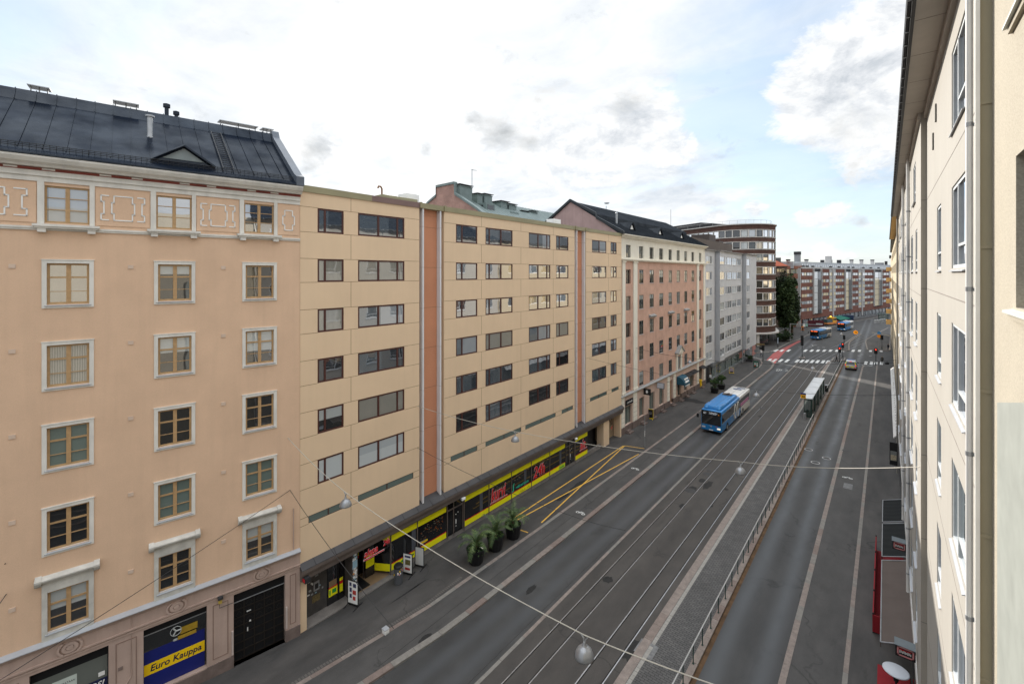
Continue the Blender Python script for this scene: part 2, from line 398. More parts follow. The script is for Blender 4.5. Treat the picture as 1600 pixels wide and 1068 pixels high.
vs.view_transform = 'Standard'; vs.look = 'None'; vs.gamma = 1; vs.use_curve_mapping = False; vs.exposure = 0.58
SC.cycles.max_bounces = 6; SC.cycles.diffuse_bounces = 3; SC.cycles.glossy_bounces = 3; SC.cycles.caustics_reflective = False; SC.cycles.caustics_refractive = False
SC.cycles.sample_clamp_indirect = 4
SC.cycles.use_denoising = True
# ---------------------------------------------------------------- ground, roads, pavements, rails
RZ = -.10
def sheet(name, poly, z, m, kind=True):
    mb = MB(); mb.quad([(p[0], p[1], z) for p in poly]); o = mb.build(name, m)
    return structure(o) if kind else o
def slab(name, poly, z0, z1, m):
    mb = MB(); mb.prism(poly, z0, z1); return structure(mb.build(name, m))
def strip_poly(pts, wl, wr):
    """offset a plan polyline to the left and right"""
    pts = [Vector((p[0], p[1])) for p in pts]; a, b = [], []
    for i, p in enumerate(pts):
        d = (pts[min(i+1, len(pts)-1)]-pts[max(i-1, 0)]).normalized(); n = Vector((d.y, -d.x))
        a.append(p-n*wl); b.append(p+n*wr)
    return a, b
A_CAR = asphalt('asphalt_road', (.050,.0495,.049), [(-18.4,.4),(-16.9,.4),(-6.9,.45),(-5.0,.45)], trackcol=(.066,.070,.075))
A_TRAM = asphalt('asphalt_tram', (.060,.054,.049), [], .8, .2)
A_WALK = asphalt('asphalt_walk', (.057,.0545,.053), [], .78, .30, (.064,.059,.055))
A_BIKE = asphalt('asphalt_bike', (.068,.065,.0625), [], .78, .18)
G1 = mat('granite_pink', (.235,.195,.172), .18, 3, .8, .3, 40, grain=.2)
G2 = mat('granite_grey', (.215,.20,.18), .15, 3, .8, .3, 40, grain=.2)
G4 = mat('granite_rose', (.215,.172,.15), .18, 3, .8, .3, 40, grain=.2)
G3 = mat('granite_dark', (.20,.155,.135), .15, 3, .8, .3, 40, grain=.2)
PAVE = brickmat('paving_blocks', (.095,.093,.092), (.125,.120,.117), (.035,.034,.032), 1.0, .30, .15, .012, .35, axis='XY')
ROADW = mat('road_white', (.62,.62,.60), .15, 6, .7, grain=.25)
ROADY = mat('road_yellow', (.72,.42,.07), .12, 6, .7, grain=.2)
ROADR = mat('road_red', (.33,.085,.08), .14, 2, .75, grain=.15)
structure(sheet('ground', [(-900,-300),(900,-300),(900,1800),(-900,1800)], -.2, mat('ground_asphalt', (.075,.074,.073), .15, .4, .85)))
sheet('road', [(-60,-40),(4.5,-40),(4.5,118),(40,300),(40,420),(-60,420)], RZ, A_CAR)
sheet('tram_bed', [(-15.9,-40),(-10.4,-40),(-10.4,124),(-15.9,124)], RZ+.004, A_TRAM)
# left pavement, left cycle lane and their stone lines
KL = [(-23.2,-12),(-20.25,12.8),(-19.62,18),(-19.45,30),(-19.4,60),(-19.4,100),(-19.35,112),(-19.9,118.5),(-21.2,121.8)]
SL = [(-25.6,-12),(-22.5,12.2),(-21.8,18.5),(-21.6,30),(-21.5,60),(-21.55,95),(-21.6,113),(-22.2,118),(-23.2,121.3)]
slab('left_pavement', [(-48,-12)]+SL+[(-24.5,123.2),(-48,123.2)], -.19, 0, A_WALK)
slab('cycle_lane', SL+KL[::-1], -.18, -.004, A_BIKE)
def kerbline(name, pts, w, z0, z1, lens, mats=(G1, G2, G3), seed=1, bev=.015):
    rg = random.Random(seed); mb = MB()
    P = [Vector((p[0], p[1])) for p in pts]; cum = [0]
    for a, b in zip(P, P[1:]): cum.append(cum[-1]+(b-a).length)
    def at(s):
        for i in range(len(P)-1):
            if s <= cum[i+1] or i == len(P)-2:
                d = (P[i+1]-P[i]).normalized(); return P[i]+d*(s-cum[i]), Vector((d.y, -d.x))
    s = 0; last = 0
    while s < cum[-1]:
        e = min(cum[-1], s+rg.uniform(*lens)); a, na = at(s+.008); b, nb = at(max(e-.008, s+.01))
        k = rg.choices((0, 1, 2), (5, 3, 2))[0]
        dz = rg.uniform(-.004, .004)
        q = [a-na*w/2, a+na*w/2, b+nb*w/2, b-nb*w/2]
        mb.hexa([(p.x, p.y, z0) for p in q]+[(p.x, p.y, z1+dz) for p in q], min(k, len(mats)-1)); s = e
    return structure(mb.build(name, list(mats)))
kerbline('left_kerb', KL, .38, -.19, .008, (1.2, 2.2), seed=2)
kerbline('cycle_lane_edge', SL, .26, -.19, .006, (.9, 1.6), seed=3)
mbr = MB()                                     # ribbed tactile stones beside the lane edge, near end
for i in range(120):
    p = Vector(SL[1])+(Vector(SL[2])-Vector(SL[1]))*(i-60)/40 if i < 100 else Vector((-21.8-.006*(i-100), 18.5+.16*(i-100)))
    mbr.box(p.x-.38, p.x-.17, p.y-.055, p.y+.055, -.01, .012)
structure(mbr.build('tactile_strip', mat('tactile_grey', (.115,.105,.097), .15, 5, .8)))
kerbline('tram_bed_edge', [(-15.9,-12),(-15.9,123)], .2, -.19, RZ+.012, (.8,1.4), (G1, G2), 4)
# tram stop island
slab('tram_platform', [(-10.1,-12),(-8.0,-12),(-8.0,129.2),(-10.1,129.2)], -.19, .0, PAVE)
kerbline('platform_kerb', [(-10.33,-12),(-10.33,129.2)], .46, -.19, .012, (1.0, 1.9), (G1, G4, G1), 5)
kerbline('platform_light_line', [(-9.98,-12),(-9.98,129.2)], .2, -.15, .008, (.28,.30), (mat('light_stone', (.30,.285,.26), .12, 3, .8),), 6)
kerbline('platform_back_kerb', [(-7.82,-12),(-7.82,129.2)], .34, -.19, .01, (1.0, 1.8), (G1, G3), 7)
sheet('gutter_dirt', [(-7.65,-12),(-7.42,-12),(-7.42,129),(-7.65,129)], RZ+.004, mat('rust_dirt', (.10,.058,.03), .4, 2, .9))
# right cycle lane and pavement
slab('right_cycle_lane', [(-4.05,-12),(-1.62,-12),(-1.62,129),(-4.05,129)], -.18, -.004, A_BIKE)
slab('right_pavement', [(-1.62,-12),(4,-12),(4,138),(-1.62,131)], -.19, 0, A_WALK)
kerbline('right_kerb', [(-4.05,-12),(-4.05,127),(-3.7,129)], .3, -.19, .008, (1.1,1.9), (G1, G2, G3), 8)
kerbline('right_lane_edge', [(-1.62,-12),(-1.62,131)], .22, -.19, .006, (.9,1.5), (G1, G2), 9)
# far corner pavement, red cycle crossing, islands
EP = [gp(1170,551.5), gp(1204,549.3), gp(1216,543.8), gp(1233.5,534.4), gp(1247,530.5), gp(1262,523), gp(1285,514), gp(1320,504.5), gp(1385,493)]
EP = [(-62,143)] + [(p.x, p.y) for p in EP]
slab('far_pavement', EP+[(2,310),(-70,310)], -.19, 0, A_WALK)
kerbline('far_kerb', EP[1:], .3, -.19, .01, (1.5,2.5), (G2, G1), 10)
RED_P = [gp(x, y, RZ) for x, y in ((1192.3,570.1),(1208.8,571.3),(1214,563.8),(1226.8,548.8),(1236,541.5),(1253,532.3),(1247.8,531.9),(1222.3,544.3),(1208,551.8),(1198.3,561.5))]
sheet('red_cycle_crossing', RED_P, RZ+.005, ROADR)
def island(name, pts, w=.0):
    P = [gp(x, y, 0) for x, y in pts]; o = slab(name, [(p.x, p.y) for p in P], -.19, .02, A_WALK)
    kerbline(name+'_kerb', [(p.x, p.y) for p in P]+[(P[0].x, P[0].y)], .28, -.19, .03, (1.2,2), (G2, G1), 11)
island('traffic_island', [(1313,547.5),(1326.5,547.3),(1326.4,538),(1328,533.4),(1334,529),(1346,522),(1344,521),(1332,527.5),(1324,533.5),(1316,540)])
island('far_island', [(1355.5,546),(1370,546.5),(1390,548),(1392,511),(1388,511.5),(1364.5,524),(1353.5,530.5),(1352.5,534)])
island('crossing_island', [(1303,558.2),(1320,558),(1319.5,562.5),(1299,564)])
island('signal_island', [(1249.5,557.2),(1256.5,557),(1257,559.5),(1248.5,559.7)])
# rails
def rail_path(pts): return [gp(x, y, RZ) for x, y in pts]
def smooth(P, n=8):
    out = []
    for i in range(len(P)-1):
        p0, p1, p2, p3 = P[max(i-1,0)], P[i], P[i+1], P[min(i+2,len(P)-1)]
        for k in range(n):
            u = k/n; out.append(.5*((2*p1)+(p2-p0)*u+(2*p0-5*p1+4*p2-p3)*u*u+(3*p1-p0-3*p2+p3)*u**3))
    out.append(P[-1]); return out
mb = MB(); gro = MB()
tail = [Vector((-12.6,118,RZ)), Vector((-11.6,135,RZ)), Vector((-9.2,155,RZ)), Vector((-5.4,180,RZ)), Vector((1,212,RZ)), Vector((9,250,RZ))]
for base in (-14.94, -12.08):
    off = base+.53-(-12.55)
    P = [Vector((base+.53, y, RZ)) for y in (-12, 30, 70, 105)]+[v+Vector((off*(1 if i else 1), 0, 0)) for i, v in enumerate(tail)]
    P = smooth(P, 10)
    for q in (-.53, .53):
        a, b = strip_poly(P, -q+.026, q+.026); g1, g2 = strip_poly(P, -q-.035 if q < 0 else -q+.085, q+.085 if q < 0 else q-.035)
        for i in range(len(a)-1):
            mb.quad([(a[i].x,a[i].y,RZ+.012),(b[i].x,b[i].y,RZ+.012),(b[i+1].x,b[i+1].y,RZ+.012),(a[i+1].x,a[i+1].y,RZ+.012)])
            gro.quad([(g1[i].x,g1[i].y,RZ+.008),(g2[i].x,g2[i].y,RZ+.008),(g2[i+1].x,g2[i+1].y,RZ+.008),(g1[i+1].x,g1[i+1].y,RZ+.008)])
structure(mb.build('tram_rails', STEEL)); structure(gro.build('rail_grooves', mat('groove', (.012,.011,.010), .2, 3, .9)))
# painted markings
mk = MB()
def line(mb, p, q, w, z=.004):
    p, q = Vector((p[0],p[1])), Vector((q[0],q[1])); d = (q-p).normalized(); n = Vector((d.y,-d.x))*w/2
    mb.quad([(*(p-n), z), (*(p+n), z), (*(q+n), z), (*(q-n), z)])
yl = MB()
G = lambda x, y: gp(x, y)
for i, (p, q) in enumerate((((790,817.5),(974,696)), ((804,814),(998,709)), ((846,816),(976,696)), ((976,696),(1007,700.5)), ((813,827.5),(825,831.5)))):
    line(yl, G(*p), G(*q), .11, .0045+.0012*i)
structure(yl.build('yellow_zone_lines', ROADY))
zb = MB()
def zebra(pa, pb, xs, ln, wd, z=RZ+.009):
    a, b = gp(*pa, RZ), gp(*pb, RZ)
    for x in xs:
        u = (x-a.x)/(b.x-a.x); y = a.y+(b.y-a.y)*u
        zb.quad([(x-wd/2,y-ln/2,z),(x+wd/2,y-ln/2,z),(x+wd/2+.05,y+ln/2,z),(x-wd/2+.05,y+ln/2,z)])
zebra((1200,562.5), (1375,567.3), [-21.6,-20.6,-19.4,-18.2,-16.3,-15.4,-14.5,-13.5,-12.5,-11.5,-10.6,-7.1,-3.7,-2.7,-1.9,-.9], 4.4, .56)
zebra((1200,547.3), (1375,547.8), [-24.1,-22.9,-21.7,-20.3,-16.8,-15.5,-14.2,-12.9,-11.6,-10.3,-9.0,-6.9,-5.6,-3.3,-2.2,-1.1], 4.2, .6)
line(zb, gp(1346.5,570.2,RZ), gp(1363,571.5,RZ), .35, RZ+.01)
for p, q in (((1340,555.5),(1345,555.5)), ((1344,553.6),(1349,553.6)), ((1358,555.8),(1362,555.8)), ((1247.5,541.2),(1250,541.5)), ((1264,542.3),(1269,542.5)), ((1277,542.5),(1280,542.6)), ((1285,542.6),(1289,542.6))):
    line(zb, gp(*p,RZ), gp(*q,RZ), .25, RZ+.011)
def spot(mb, px, py, w, l, z=RZ+.012, a=0):
    p = gp(px, py, z); c, s_ = cos(a), sin(a)
    mb.quad([(p.x+c*x-s_*y, p.y+s_*x+c*y, z) for x, y in ((-w/2,-l/2),(w/2,-l/2),(w/2,l/2),(-w/2,l/2))])
# bus-lane letters and cycle symbols
for x in (1214, 1217.5, 1221): spot(zb, x, 578, .12, 1.6)
for x, y in ((1215,576.2),(1215.5,579.4),(1218.8,576.3),(1219,578.2)): spot(zb, x, y, .45, .22, RZ+.0135)
for x, y, a in ((1229,577.4,.6),(1229,579.3,-.5)): spot(zb, x, y, .18, 1.0, RZ+.012, a)
for x, y, a in ((1269.5,539.6,.3),(1272,539,-.9)): spot(zb, x, y, .25, 1.6, RZ+.012, a)
structure(zb.build('crosswalk_stripes', ROADW))
def bike_symbol(mb, px, py, s=.7, z=.006):
    p = gp(px, py, z)
    def ring(cx, cy, r):
        for k in range(10):
            a0, a1 = 2*pi*k/10, 2*pi*(k+1)/10
            mb.quad([(p.x+cx+rr*cos(a), p.y+cy+rr*sin(a), z) for rr, a in ((r,a0),(r,a1),(r-.07,a1),(r-.07,a0))])
    ring(-.38*s, 0, .24*s); ring(.38*s, 0, .24*s)
    for a, b in (((-.38,0),(0,.28)), ((0,.28),(.38,0)), ((-.1,.02),(.28,.3)), ((-.38,0),(-.05,0))):
        line(mb, (p.x+a[0]*s, p.y+a[1]*s*1.3), (p.x+b[0]*s, p.y+b[1]*s*1.3), .07, z+.001)
bs = MB()
for x, y in ((907,801),(992.5,732),(1324,746)): bike_symbol(bs, x, y)
structure(bs.build('cycle_symbols', ROADW))
# worn patches and manholes
pt = MB()
for x, y, w_, l_ in ((1325,759,.7,1.4),(1010,1013,1.0,1.1)): spot(pt, x, y, w_, l_, .005)
structure(pt.build('patched_asphalt', mat('worn_patch', (.17,.17,.17), .3, 4, .8)))
for x in (-17.0,): pass
dk = MB()
def blob(mb, px, py, rx, ry, z, seed):
    rg = random.Random(seed); p = gp(px, py, z)
    mb.quad([(p.x+rx*rg.uniform(.7,1.2)*cos(a*2*pi/14), p.y+ry*rg.uniform(.7,1.2)*sin(a*2*pi/14), z) for a in range(14)])
blob(dk, 990, 1016, .45, 1.0, RZ+.0095, 3); blob(dk, 1012, 1005, .2, .8, RZ+.0095, 4)
blob(dk, 664, 997, .22, .45, .003, 6); blob(dk, 636, 925, .07, 1.3, .003, 8); blob(dk, 655, 912, .05, .8, .003, 13)
for i_, (x_, y_, rx_, ry_) in enumerate(((1082,763,.42,.6),(1097,750,.3,.5),(1106,757,.35,1.3),(1066,790,.25,.5),(1135,764,.2,.3),(1188,650,.3,.5),(950,905,.3,.4),(830,920,.2,.6),(1112,790,.12,.25))): blob(dk, x_, y_, rx_, ry_, RZ+.0096+.0002*i_, 40+i_)
blob(dk, 905, 757, .35, 1.6, .003, 9); blob(dk, 880, 775, .3, 1.0, .003, 10); blob(dk, 1080, 625.5, 2.4, 1.2, .003, 12)
structure(dk.build('asphalt_repairs', mat('new_asphalt', (.024,.0235,.023), .25, 6, .85)))
MH_L = [(1263.4,702,.42,'pale ringed manhole cover beside the island railing, middle of the right car lane',1),(1291.4,715.6,.42,'pale ringed manhole cover nearest the right kerb in the right car lane',1),(1274,722.3,.43,'grey manhole cover nearest the viewer in the group of three',1),(1277.5,690,.2,'small round valve cover beyond the ringed manholes',0),(1277,692.5,.2,'small round valve cover just before its twin in the right car lane',0),(1320.5,703.5,.3,'faint round cover in the right cycle lane',0),(1234,834,.36,'dark round cover in the car lane beside the long railing',0),(1190.5,637.5,.45,'dark round cover between the tram rails near the bus',0),(1104,740,.4,'dark round cover between the rails, larger of a pair',0),(1107.5,735,.22,'small dark cover between the rails beside a larger one',0),(1079,766,.5,'dark round cover between the rails below the cable lamp',0),(1321,621.5,.4,'grey round cover far up the right car lane near the shelter',0)]
for x, y, r, lb, ringed in MH_L:
    p = gp(x, y, RZ if x != 1320.5 else 0); o = MB()
    o.lathe((0,0,0), [(r,.004),(r,.016),(r*.98,.018)] if not ringed else [(r,.004),(r,.02)], 24, 1 if ringed else 0)
    if ringed: o.lathe((0,0,0), [(r*.8,.018),(r*.8,.024)], 24, 0)
    q = o.build('manhole_cover', [mat('cast_iron', (.042,.041,.041), .3, 9, .6), mat('manhole_ring', (.42,.41,.40), .15, 6, .7)], mw=Matrix.Translation(p))
    tag(q, lb, 'manhole cover', 'manhole covers in the street')
# ---------------------------------------------------------------- windows
def wstyle(name):
    return dict(
      fourpane=dict(fw=.085, mull=[(.5,.15,0,1)], tran=[(.655,.07,0,1),(.31,.025,0,1)], mat=WOOD, d=.07),
      attic=dict(fw=.07, mull=[(.5,.14,0,1)], tran=[(.36,.03,0,1),(.68,.03,0,1)], mat=WOOD, d=.07),
      pair=dict(fw=.105, mull=[(.28,.12,0,1)], tran=[], mat=BROWNF, d=.05),
      triple=dict(fw=.105, mull=[(.42,.14,0,1),(.84,.12,0,1)], tran=[], mat=BROWNF, d=.05),
      triple_r=dict(fw=.105, mull=[(.14,.12,0,1),(.56,.14,0,1)], tran=[], mat=BROWNF, d=.05),
      half=dict(fw=.105, mull=[(.5,.15,0,1)], tran=[], mat=BROWNF, d=.05),
      vent=dict(fw=.035, mull=[(.5,.06,0,1)], tran=[], mat=BROWNF, d=.04),
      single=dict(fw=.05, mull=[], tran=[], mat=WHITE, d=.05),
      tallgreen=dict(fw=.07, mull=[(.5,.08,0,1)], tran=[(.66,.06,0,1)], mat=GREENF, d=.06),
      white2=dict(fw=.08, mull=[(.5,.1,0,1)], tran=[], mat=WHITE, d=.05),
      white3=dict(fw=.08, mull=[(.33,.09,0,1),(.67,.09,0,1)], tran=[], mat=WHITE, d=.05),
      steel2=dict(fw=.07, mull=[(.55,.09,0,1)], tran=[(.26,.05,0,.55)], mat=PALEF, d=.06),
      steel1=dict(fw=.07, mull=[], tran=[(.26,.05,0,1)], mat=PALEF, d=.06),
      dark1=dict(fw=.06, mull=[(.72,.05,0,1)], tran=[], mat=DARKF, d=.05),
    )[name]
WOOD = mat('oiled_wood', (.44,.275,.135), .14, 6, .5, streak=.25)
BROWNF = mat('window_brown', (.075,.028,.022), .15, 5, .45)
GREENF = mat('window_olive', (.085,.09,.075), .15, 5, .5)
PALEF = mat('window_pale', (.55,.57,.58), .08, 4, .4)
DARKF = mat('window_dark', (.05,.045,.042), .1, 4, .5)
WCACHE = {}
def window(root, fc, s0, s1, z0, z1, style, gl, dep=.12, o=0.0, name='window', sill=None, frame_mat=None):
    w_, h_ = s1-s0, z1-z0; st = wstyle(style)
    key = (style, round(w_,2), round(h_,2), fc.sg)
    if key not in WCACHE:
        f = MB(); fw, d = st['fw'], st['d']; hw = w_/2
        def bx(a, b, y0, y1, c, e): f.box(min(a,b), max(a,b), y0, y1, c, e)
        bx(-hw, -hw+fw, -d, 0, 0, h_); bx(hw-fw, hw, -d, 0, 0, h_)
        bx(-hw+fw, hw-fw, -d, -.003, 0, fw); bx(-hw+fw, hw-fw, -d, -.003, h_-fw, h_)
        for q, wd, a, b in st['mull']:
            x = fc.sg*(-hw+q*w_); bx(x-wd/2, x+wd/2, -d, .008, fw+a*(h_-2*fw), fw+b*(h_-2*fw))
        for q, wd, a, b in st['tran']:
            xa, xb = fc.sg*(-hw+fw+a*(w_-2*fw)), fc.sg*(-hw+fw+b*(w_-2*fw)); z = q*h_
            bx(xa, xb, -d, .004, z-wd/2, z+wd/2)
        g = MB(); e = .02
        g.box(-hw+fw-e, hw-fw+e, -d+.012, -d+.024, fw-e, h_-fw+e)
        fm = f.mesh('window_frame', st['mat']); gm = g.mesh('pane', GLASSES['dark'])
        WCACHE[key] = (fm, gm)
    fm, gm = WCACHE[key]
    fr = link(name, fm, root, fc.M((s0+s1)/2, o-dep+st['d'], z0))
    if frame_mat: fr.material_slots[0].link = 'OBJECT'; fr.material_slots[0].material = frame_mat
    pn = bpy.data.objects.new('pane', gm); COL.objects.link(pn); pn.parent = fr
    ms = pn.material_slots[0]; ms.link = 'OBJECT'; ms.material = GLASSES[gl]
    if sill:
        k = ('sill', round(w_,2), sill)
        if k not in WCACHE:
            b = MB(); b.hexa([(-w_/2-.03,-st['d'],-.03),(w_/2+.03,-st['d'],-.03),(w_/2+.03,sill,-.075),(-w_/2-.03,sill,-.075),(-w_/2-.03,-st['d'],-.002),(w_/2+.03,-st['d'],-.002),(w_/2+.03,sill,-.055),(-w_/2-.03,sill,-.055)])
            WCACHE[k] = b.mesh('sill', SILL)
        sm = bpy.data.objects.new('sill', WCACHE[k]); COL.objects.link(sm); sm.parent = fr
    return fr
# ---------------------------------------------------------------- peach apartment house at the left
fa = Fac(-25.79, 12.33, radians(10.31), 1)
PEACH = mat('peach_render', (.685,.47,.32), .05, .7, .9, .25, 90, streak=.12, grain=.06)
BASEP = mat('base_render', (.45,.33,.275), .08, .8, .9, .25, 90, streak=.3, grain=.06)
CREAM = mat('old_white_trim', (.70,.67,.61), .08, 1.5, .7, .1, 40, streak=.35)
CREAMD = mat('lower_trim', (.56,.54,.49), .14, 2.5, .75, .1, 40, streak=.3)
OXIDE = mat('oxide_red', (.22,.055,.04), .15, 3, .7)
ROOFB = sheetroof('black_sheet_roof', (.008,.0115,.0195), .036, .2)
STONE = mat('plinth_stone', (.16,.12,.105), .2, 2.5, .75, .2, 40, grain=.15)
ra = thing('apartment_house', fa.p(-6, 0, 0), 'peach rendered apartment house with black sheet metal roof and pale oak windows', 'building')
LA = -26.0
cols = [(-10.27,-8.64), (-6.53,-4.91), (-2.86,-1.20), (-14.9,-13.2), (-19.2,-17.5), (-23.6,-21.9)]
rows = [(21.08,19.03), (17.57,15.50), (14.06,12.02), (10.53,8.50)]
ops = []; wins = []
for c0, c1 in cols:
    for z1, z0 in rows:
        a, b, e, f_ = c0+.15, c1-.15, z0+.16, z1-.13
        ops.append((a, b, e, f_)); wins.append((a, b, e, f_, 'fourpane'))
    a, b, e, f_ = c0+.17, c1-.17, 5.22, 6.94
    ops.append((a, b, e, f_)); wins.append((a, b, e, f_, 'fourpane'))
    a, b, e, f_ = c0+.08, c1-.14, 22.68, 24.26
    ops.append((a, b, e, f_)); wins.append((a, b, e, f_, 'attic'))
m = MB(); m.wall(fa, LA, 0, 4.78, 25.2, ops, .16, 0, 1)
m.quad([fa.p(0,0,0), fa.p(0,-12,0), fa.p(0,-12,25.2), fa.p(0,0,25.2)]); m.quad([fa.p(LA,0,0), fa.p(LA,-12,0), fa.p(LA,-12,25.2), fa.p(LA,0,25.2)]); m.quad([fa.p(LA,-12,0), fa.p(0,-12,0), fa.p(0,-12,25.2), fa.p(LA,-12,25.2)])
m.build('wall', [PEACH, CREAM], ra)
gcycle = ['mirror','curtain','half','half','curtain','dark','green','dark','dark','dark','green','blind']
rg = random.Random(11)
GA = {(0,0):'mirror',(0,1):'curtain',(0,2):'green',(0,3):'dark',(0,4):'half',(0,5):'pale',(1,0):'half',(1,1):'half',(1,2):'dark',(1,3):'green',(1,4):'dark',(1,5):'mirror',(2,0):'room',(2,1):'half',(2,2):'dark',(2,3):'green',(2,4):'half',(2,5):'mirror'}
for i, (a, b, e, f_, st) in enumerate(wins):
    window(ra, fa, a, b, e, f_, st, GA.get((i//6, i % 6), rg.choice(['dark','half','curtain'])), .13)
for i, (c0, c1) in enumerate(cols):
    for z1, z0 in rows:                                       # raised white surrounds
        s = MB(); t_ = .15
        s.fbox(fa, c0, c0+t_, .002, .05, z0, z1); s.fbox(fa, c1-t_, c1, .002, .05, z0, z1)
        s.fbox(fa, c0+t_, c1-t_, .002, .05, z1-.13, z1); s.fbox(fa, c0+t_, c1-t_, -.05, .045, z0, z0+.11)
        s.fbox(fa, c0-.02, c1+.02, .002, .07, z1, z1+.04)
        s.fprism(fa, c0+.08, c1-.08, [(-.1,z0+.155),(.09,z0+.105),(.09,z0+.085),(-.1,z0+.085)], 1)
        s.build('window_surround', [CREAM, SILL], ra)
    s = MB(); t_ = .17; z0, z1 = 4.9, 7.42
    s.fbox(fa, c0, c0+t_, .002, .06, z0, z1); s.fbox(fa, c1-t_, c1, .002, .06, z0, z1)
    s.fbox(fa, c0+t_, c1-t_, .002, .055, 6.94, z1); s.fbox(fa, c0+t_, c1-t_, -.03, .055, z0, 5.16)
    s.fprism(fa, c0-.14, c1+.14, [(.0,z1),(.2,z1+.02),(.26,z1+.12),(.26,z1+.17),(0,z1+.26)], 0)
    for q in (c0-.2, c1): s.fprism(fa, q, q+.2, [(.0,z1-.12),(.14,z1-.1),(.24,z1),(.30,z1+.12),(.30,z1+.2),(0,z1+.3)], 0)
    s.fprism(fa, c0+.1, c1-.1, [(-.1,5.24),(.1,5.17),(.1,5.14),(-.1,5.14)], 1)
    s.build('window_surround', [CREAMD, SILL], ra)
    s = MB()                                                    # attic window piers and bracketed sill
    s.fbox(fa, c0-.13, c0+.08, .002, .06, 22.62, 24.4); s.fbox(fa, c1-.14, c1+.03, .002, .06, 22.62, 24.4)
    s.fbox(fa, c0-.26, c1+.2, .0, .30, 22.5, 22.6); s.fbox(fa, c0-.2, c1+.14, .0, .24, 22.42, 22.5)
    for q in (c0-.12, c1-.2): s.fbox(fa, q, q+.26, .0, .2, 22.26, 22.42)
    s.build('sill', CREAM, ra)
    for q, z in [(c0-.95, zz[0]-.35) for zz in rows]+[(c0-.95, 6.6)]:
        v = MB(); v.fbox(fa, q, q+.2, .0, .03, z, z+.17); v.build('air_vent', mat('vent_cover', (.60,.46,.36), .08, 4, .7), ra)
s = MB()                                                        # frieze, cornice, string course
s.fbox(fa, LA, 0, .002, .05, 24.4, 24.72); s.fbox(fa, LA, 0, .05, .12, 24.62, 24.72)
s.fbox(fa, LA, 0, .002, .06, 22.34, 22.42); s.fbox(fa, LA, 0, .002, .10, 22.42, 22.5)
s.fprism(fa, LA, .0, [(.0,24.72),(.1,24.72),(.14,24.84),(.0,24.84)])
s.fprism(fa, LA, .02, [(.0,24.96),(.34,24.97),(.40,25.05),(.52,25.14),(.62,25.30),(.62,25.38),(.0,25.40)])
s.fbox(fa, LA, 0, .0, .16, 24.84, 24.96, 1)
x = LA+.2
for k in range(9):
    c = -1.9-2.9*k
    s.fprism(fa, c-.75, c+.75, [(.16,24.87),(.185,24.89),(.185,24.93),(.16,24.95)])
    s.fprism(fa, c-.35, c+.35, [(.18,24.85),(.2,24.87),(.2,24.95),(.18,24.955)], 1)
s.build('cornice', [CREAM, OXIDE], ra)
def outline(c, w_, h_, z, notch):
    pts = [(-w_,-h_),(w_,-h_),(w_,-h_*.45),(w_+notch,-h_*.45),(w_+notch,h_*.45),(w_,h_*.45),(w_,h_),(-w_,h_),(-w_,h_*.45),(-w_-notch,h_*.45),(-w_-notch,-h_*.45),(-w_,-h_*.45),(-w_,-h_)]
    for (x0, y0), (x1, y1) in zip(pts, pts[1:]):
        s.fbox(fa, c+min(x0,x1)-.025, c+max(x0,x1)+.025, .03, .055, z+min(y0,y1)-.025, z+max(y0,y1)+.025)
def hook(c, d, h_, z, e):
    pts = [(-d*e*2.6,-h_),(0,-h_),(0,-h_*.5),(-d*e,-h_*.5),(-d*e,h_*.5),(0,h_*.5),(0,h_),(-d*e*2.6,h_)]
    for (x0, y0), (x1, y1) in zip(pts, pts[1:]):
        s.fbox(fa, c+min(x0,x1)-.025, c+max(x0,x1)+.025, .03, .055, z+min(y0,y1)-.025, z+max(y0,y1)+.025)
cs = sorted(cols)
for (a0, a1), (b0, b1) in zip(cs, cs[1:]):
    s = MB(); l, r = a1+.05, b0-.16; mid = (l+r)/2; hw = (r-l)/2
    s.fbox(fa, l, r, .004, .03, 22.66, 24.3, 1)
    outline(mid, hw*.34, .55, 23.48, hw*.08)
    for d in (-1, 1): hook(mid+d*hw*.8, d, .55, 23.48, hw*.1)
    s.build('relief_panel', [WHITE, PEACH], ra)
s = MB(); s.fbox(fa, -1.16, -.06, .004, .03, 22.66, 24.3, 1); outline(-.6, .2, .55, 23.48, .1)
s.build('relief_panel', [WHITE, PEACH], ra)
# roof
def roofz(o): return 25.46+(.62-o)*(28.95-25.46)/(.62+4.7)
r_ = MB()
r_.fprism(fa, LA, -.35, [(.62,25.40),(.66,25.40),(.66,25.47),(.2,25.74),(-4.7,28.95),(-5.15,29.6),(-6.2,29.6),(-11.9,25.4)])
for k in range(36):
    q = -.9-.72*k
    r_.fprism(fa, q, q+.035, [(.2,25.74),(-4.7,28.95),(-4.72,29.0),(.2,25.79)])
    r_.fprism(fa, q, q+.035, [(-4.7,28.95),(-5.15,29.6),(-5.12,29.64),(-4.65,28.97)])
roof = r_.build('roof', ROOFB, ra)
s = MB(); s.fprism(fa, -.35, .06, [(.66,25.40),(.66,25.9),(.2,26.1),(-4.7,29.28),(-5.0,29.75),(-6.2,29.75),(-11.9,25.6),(-11.9,25.3)])
s.build('gable_parapet', mat('parapet_sheet', (.10,.115,.14), .15, 2, .4, spec=.4), roof)
s = MB()
for i in range(3): s.tube([fa.p(LA, .3, 25.76+.07*i), fa.p(-.4, .3, 25.76+.07*i)], .014, 5)
for k in range(130): s.tube([fa.p(-.6-.2*k, .3, 25.68), fa.p(-.6-.2*k, .3, 25.92)], .009, 4)
s.build('snow_guard', BLACK, roof)
s = MB()
for q in (-3.72, -3.24): s.tube([fa.p(q, .1, roofz(.1)+.14), fa.p(q, -4.4, roofz(-4.4)+.14)], .028, 5)
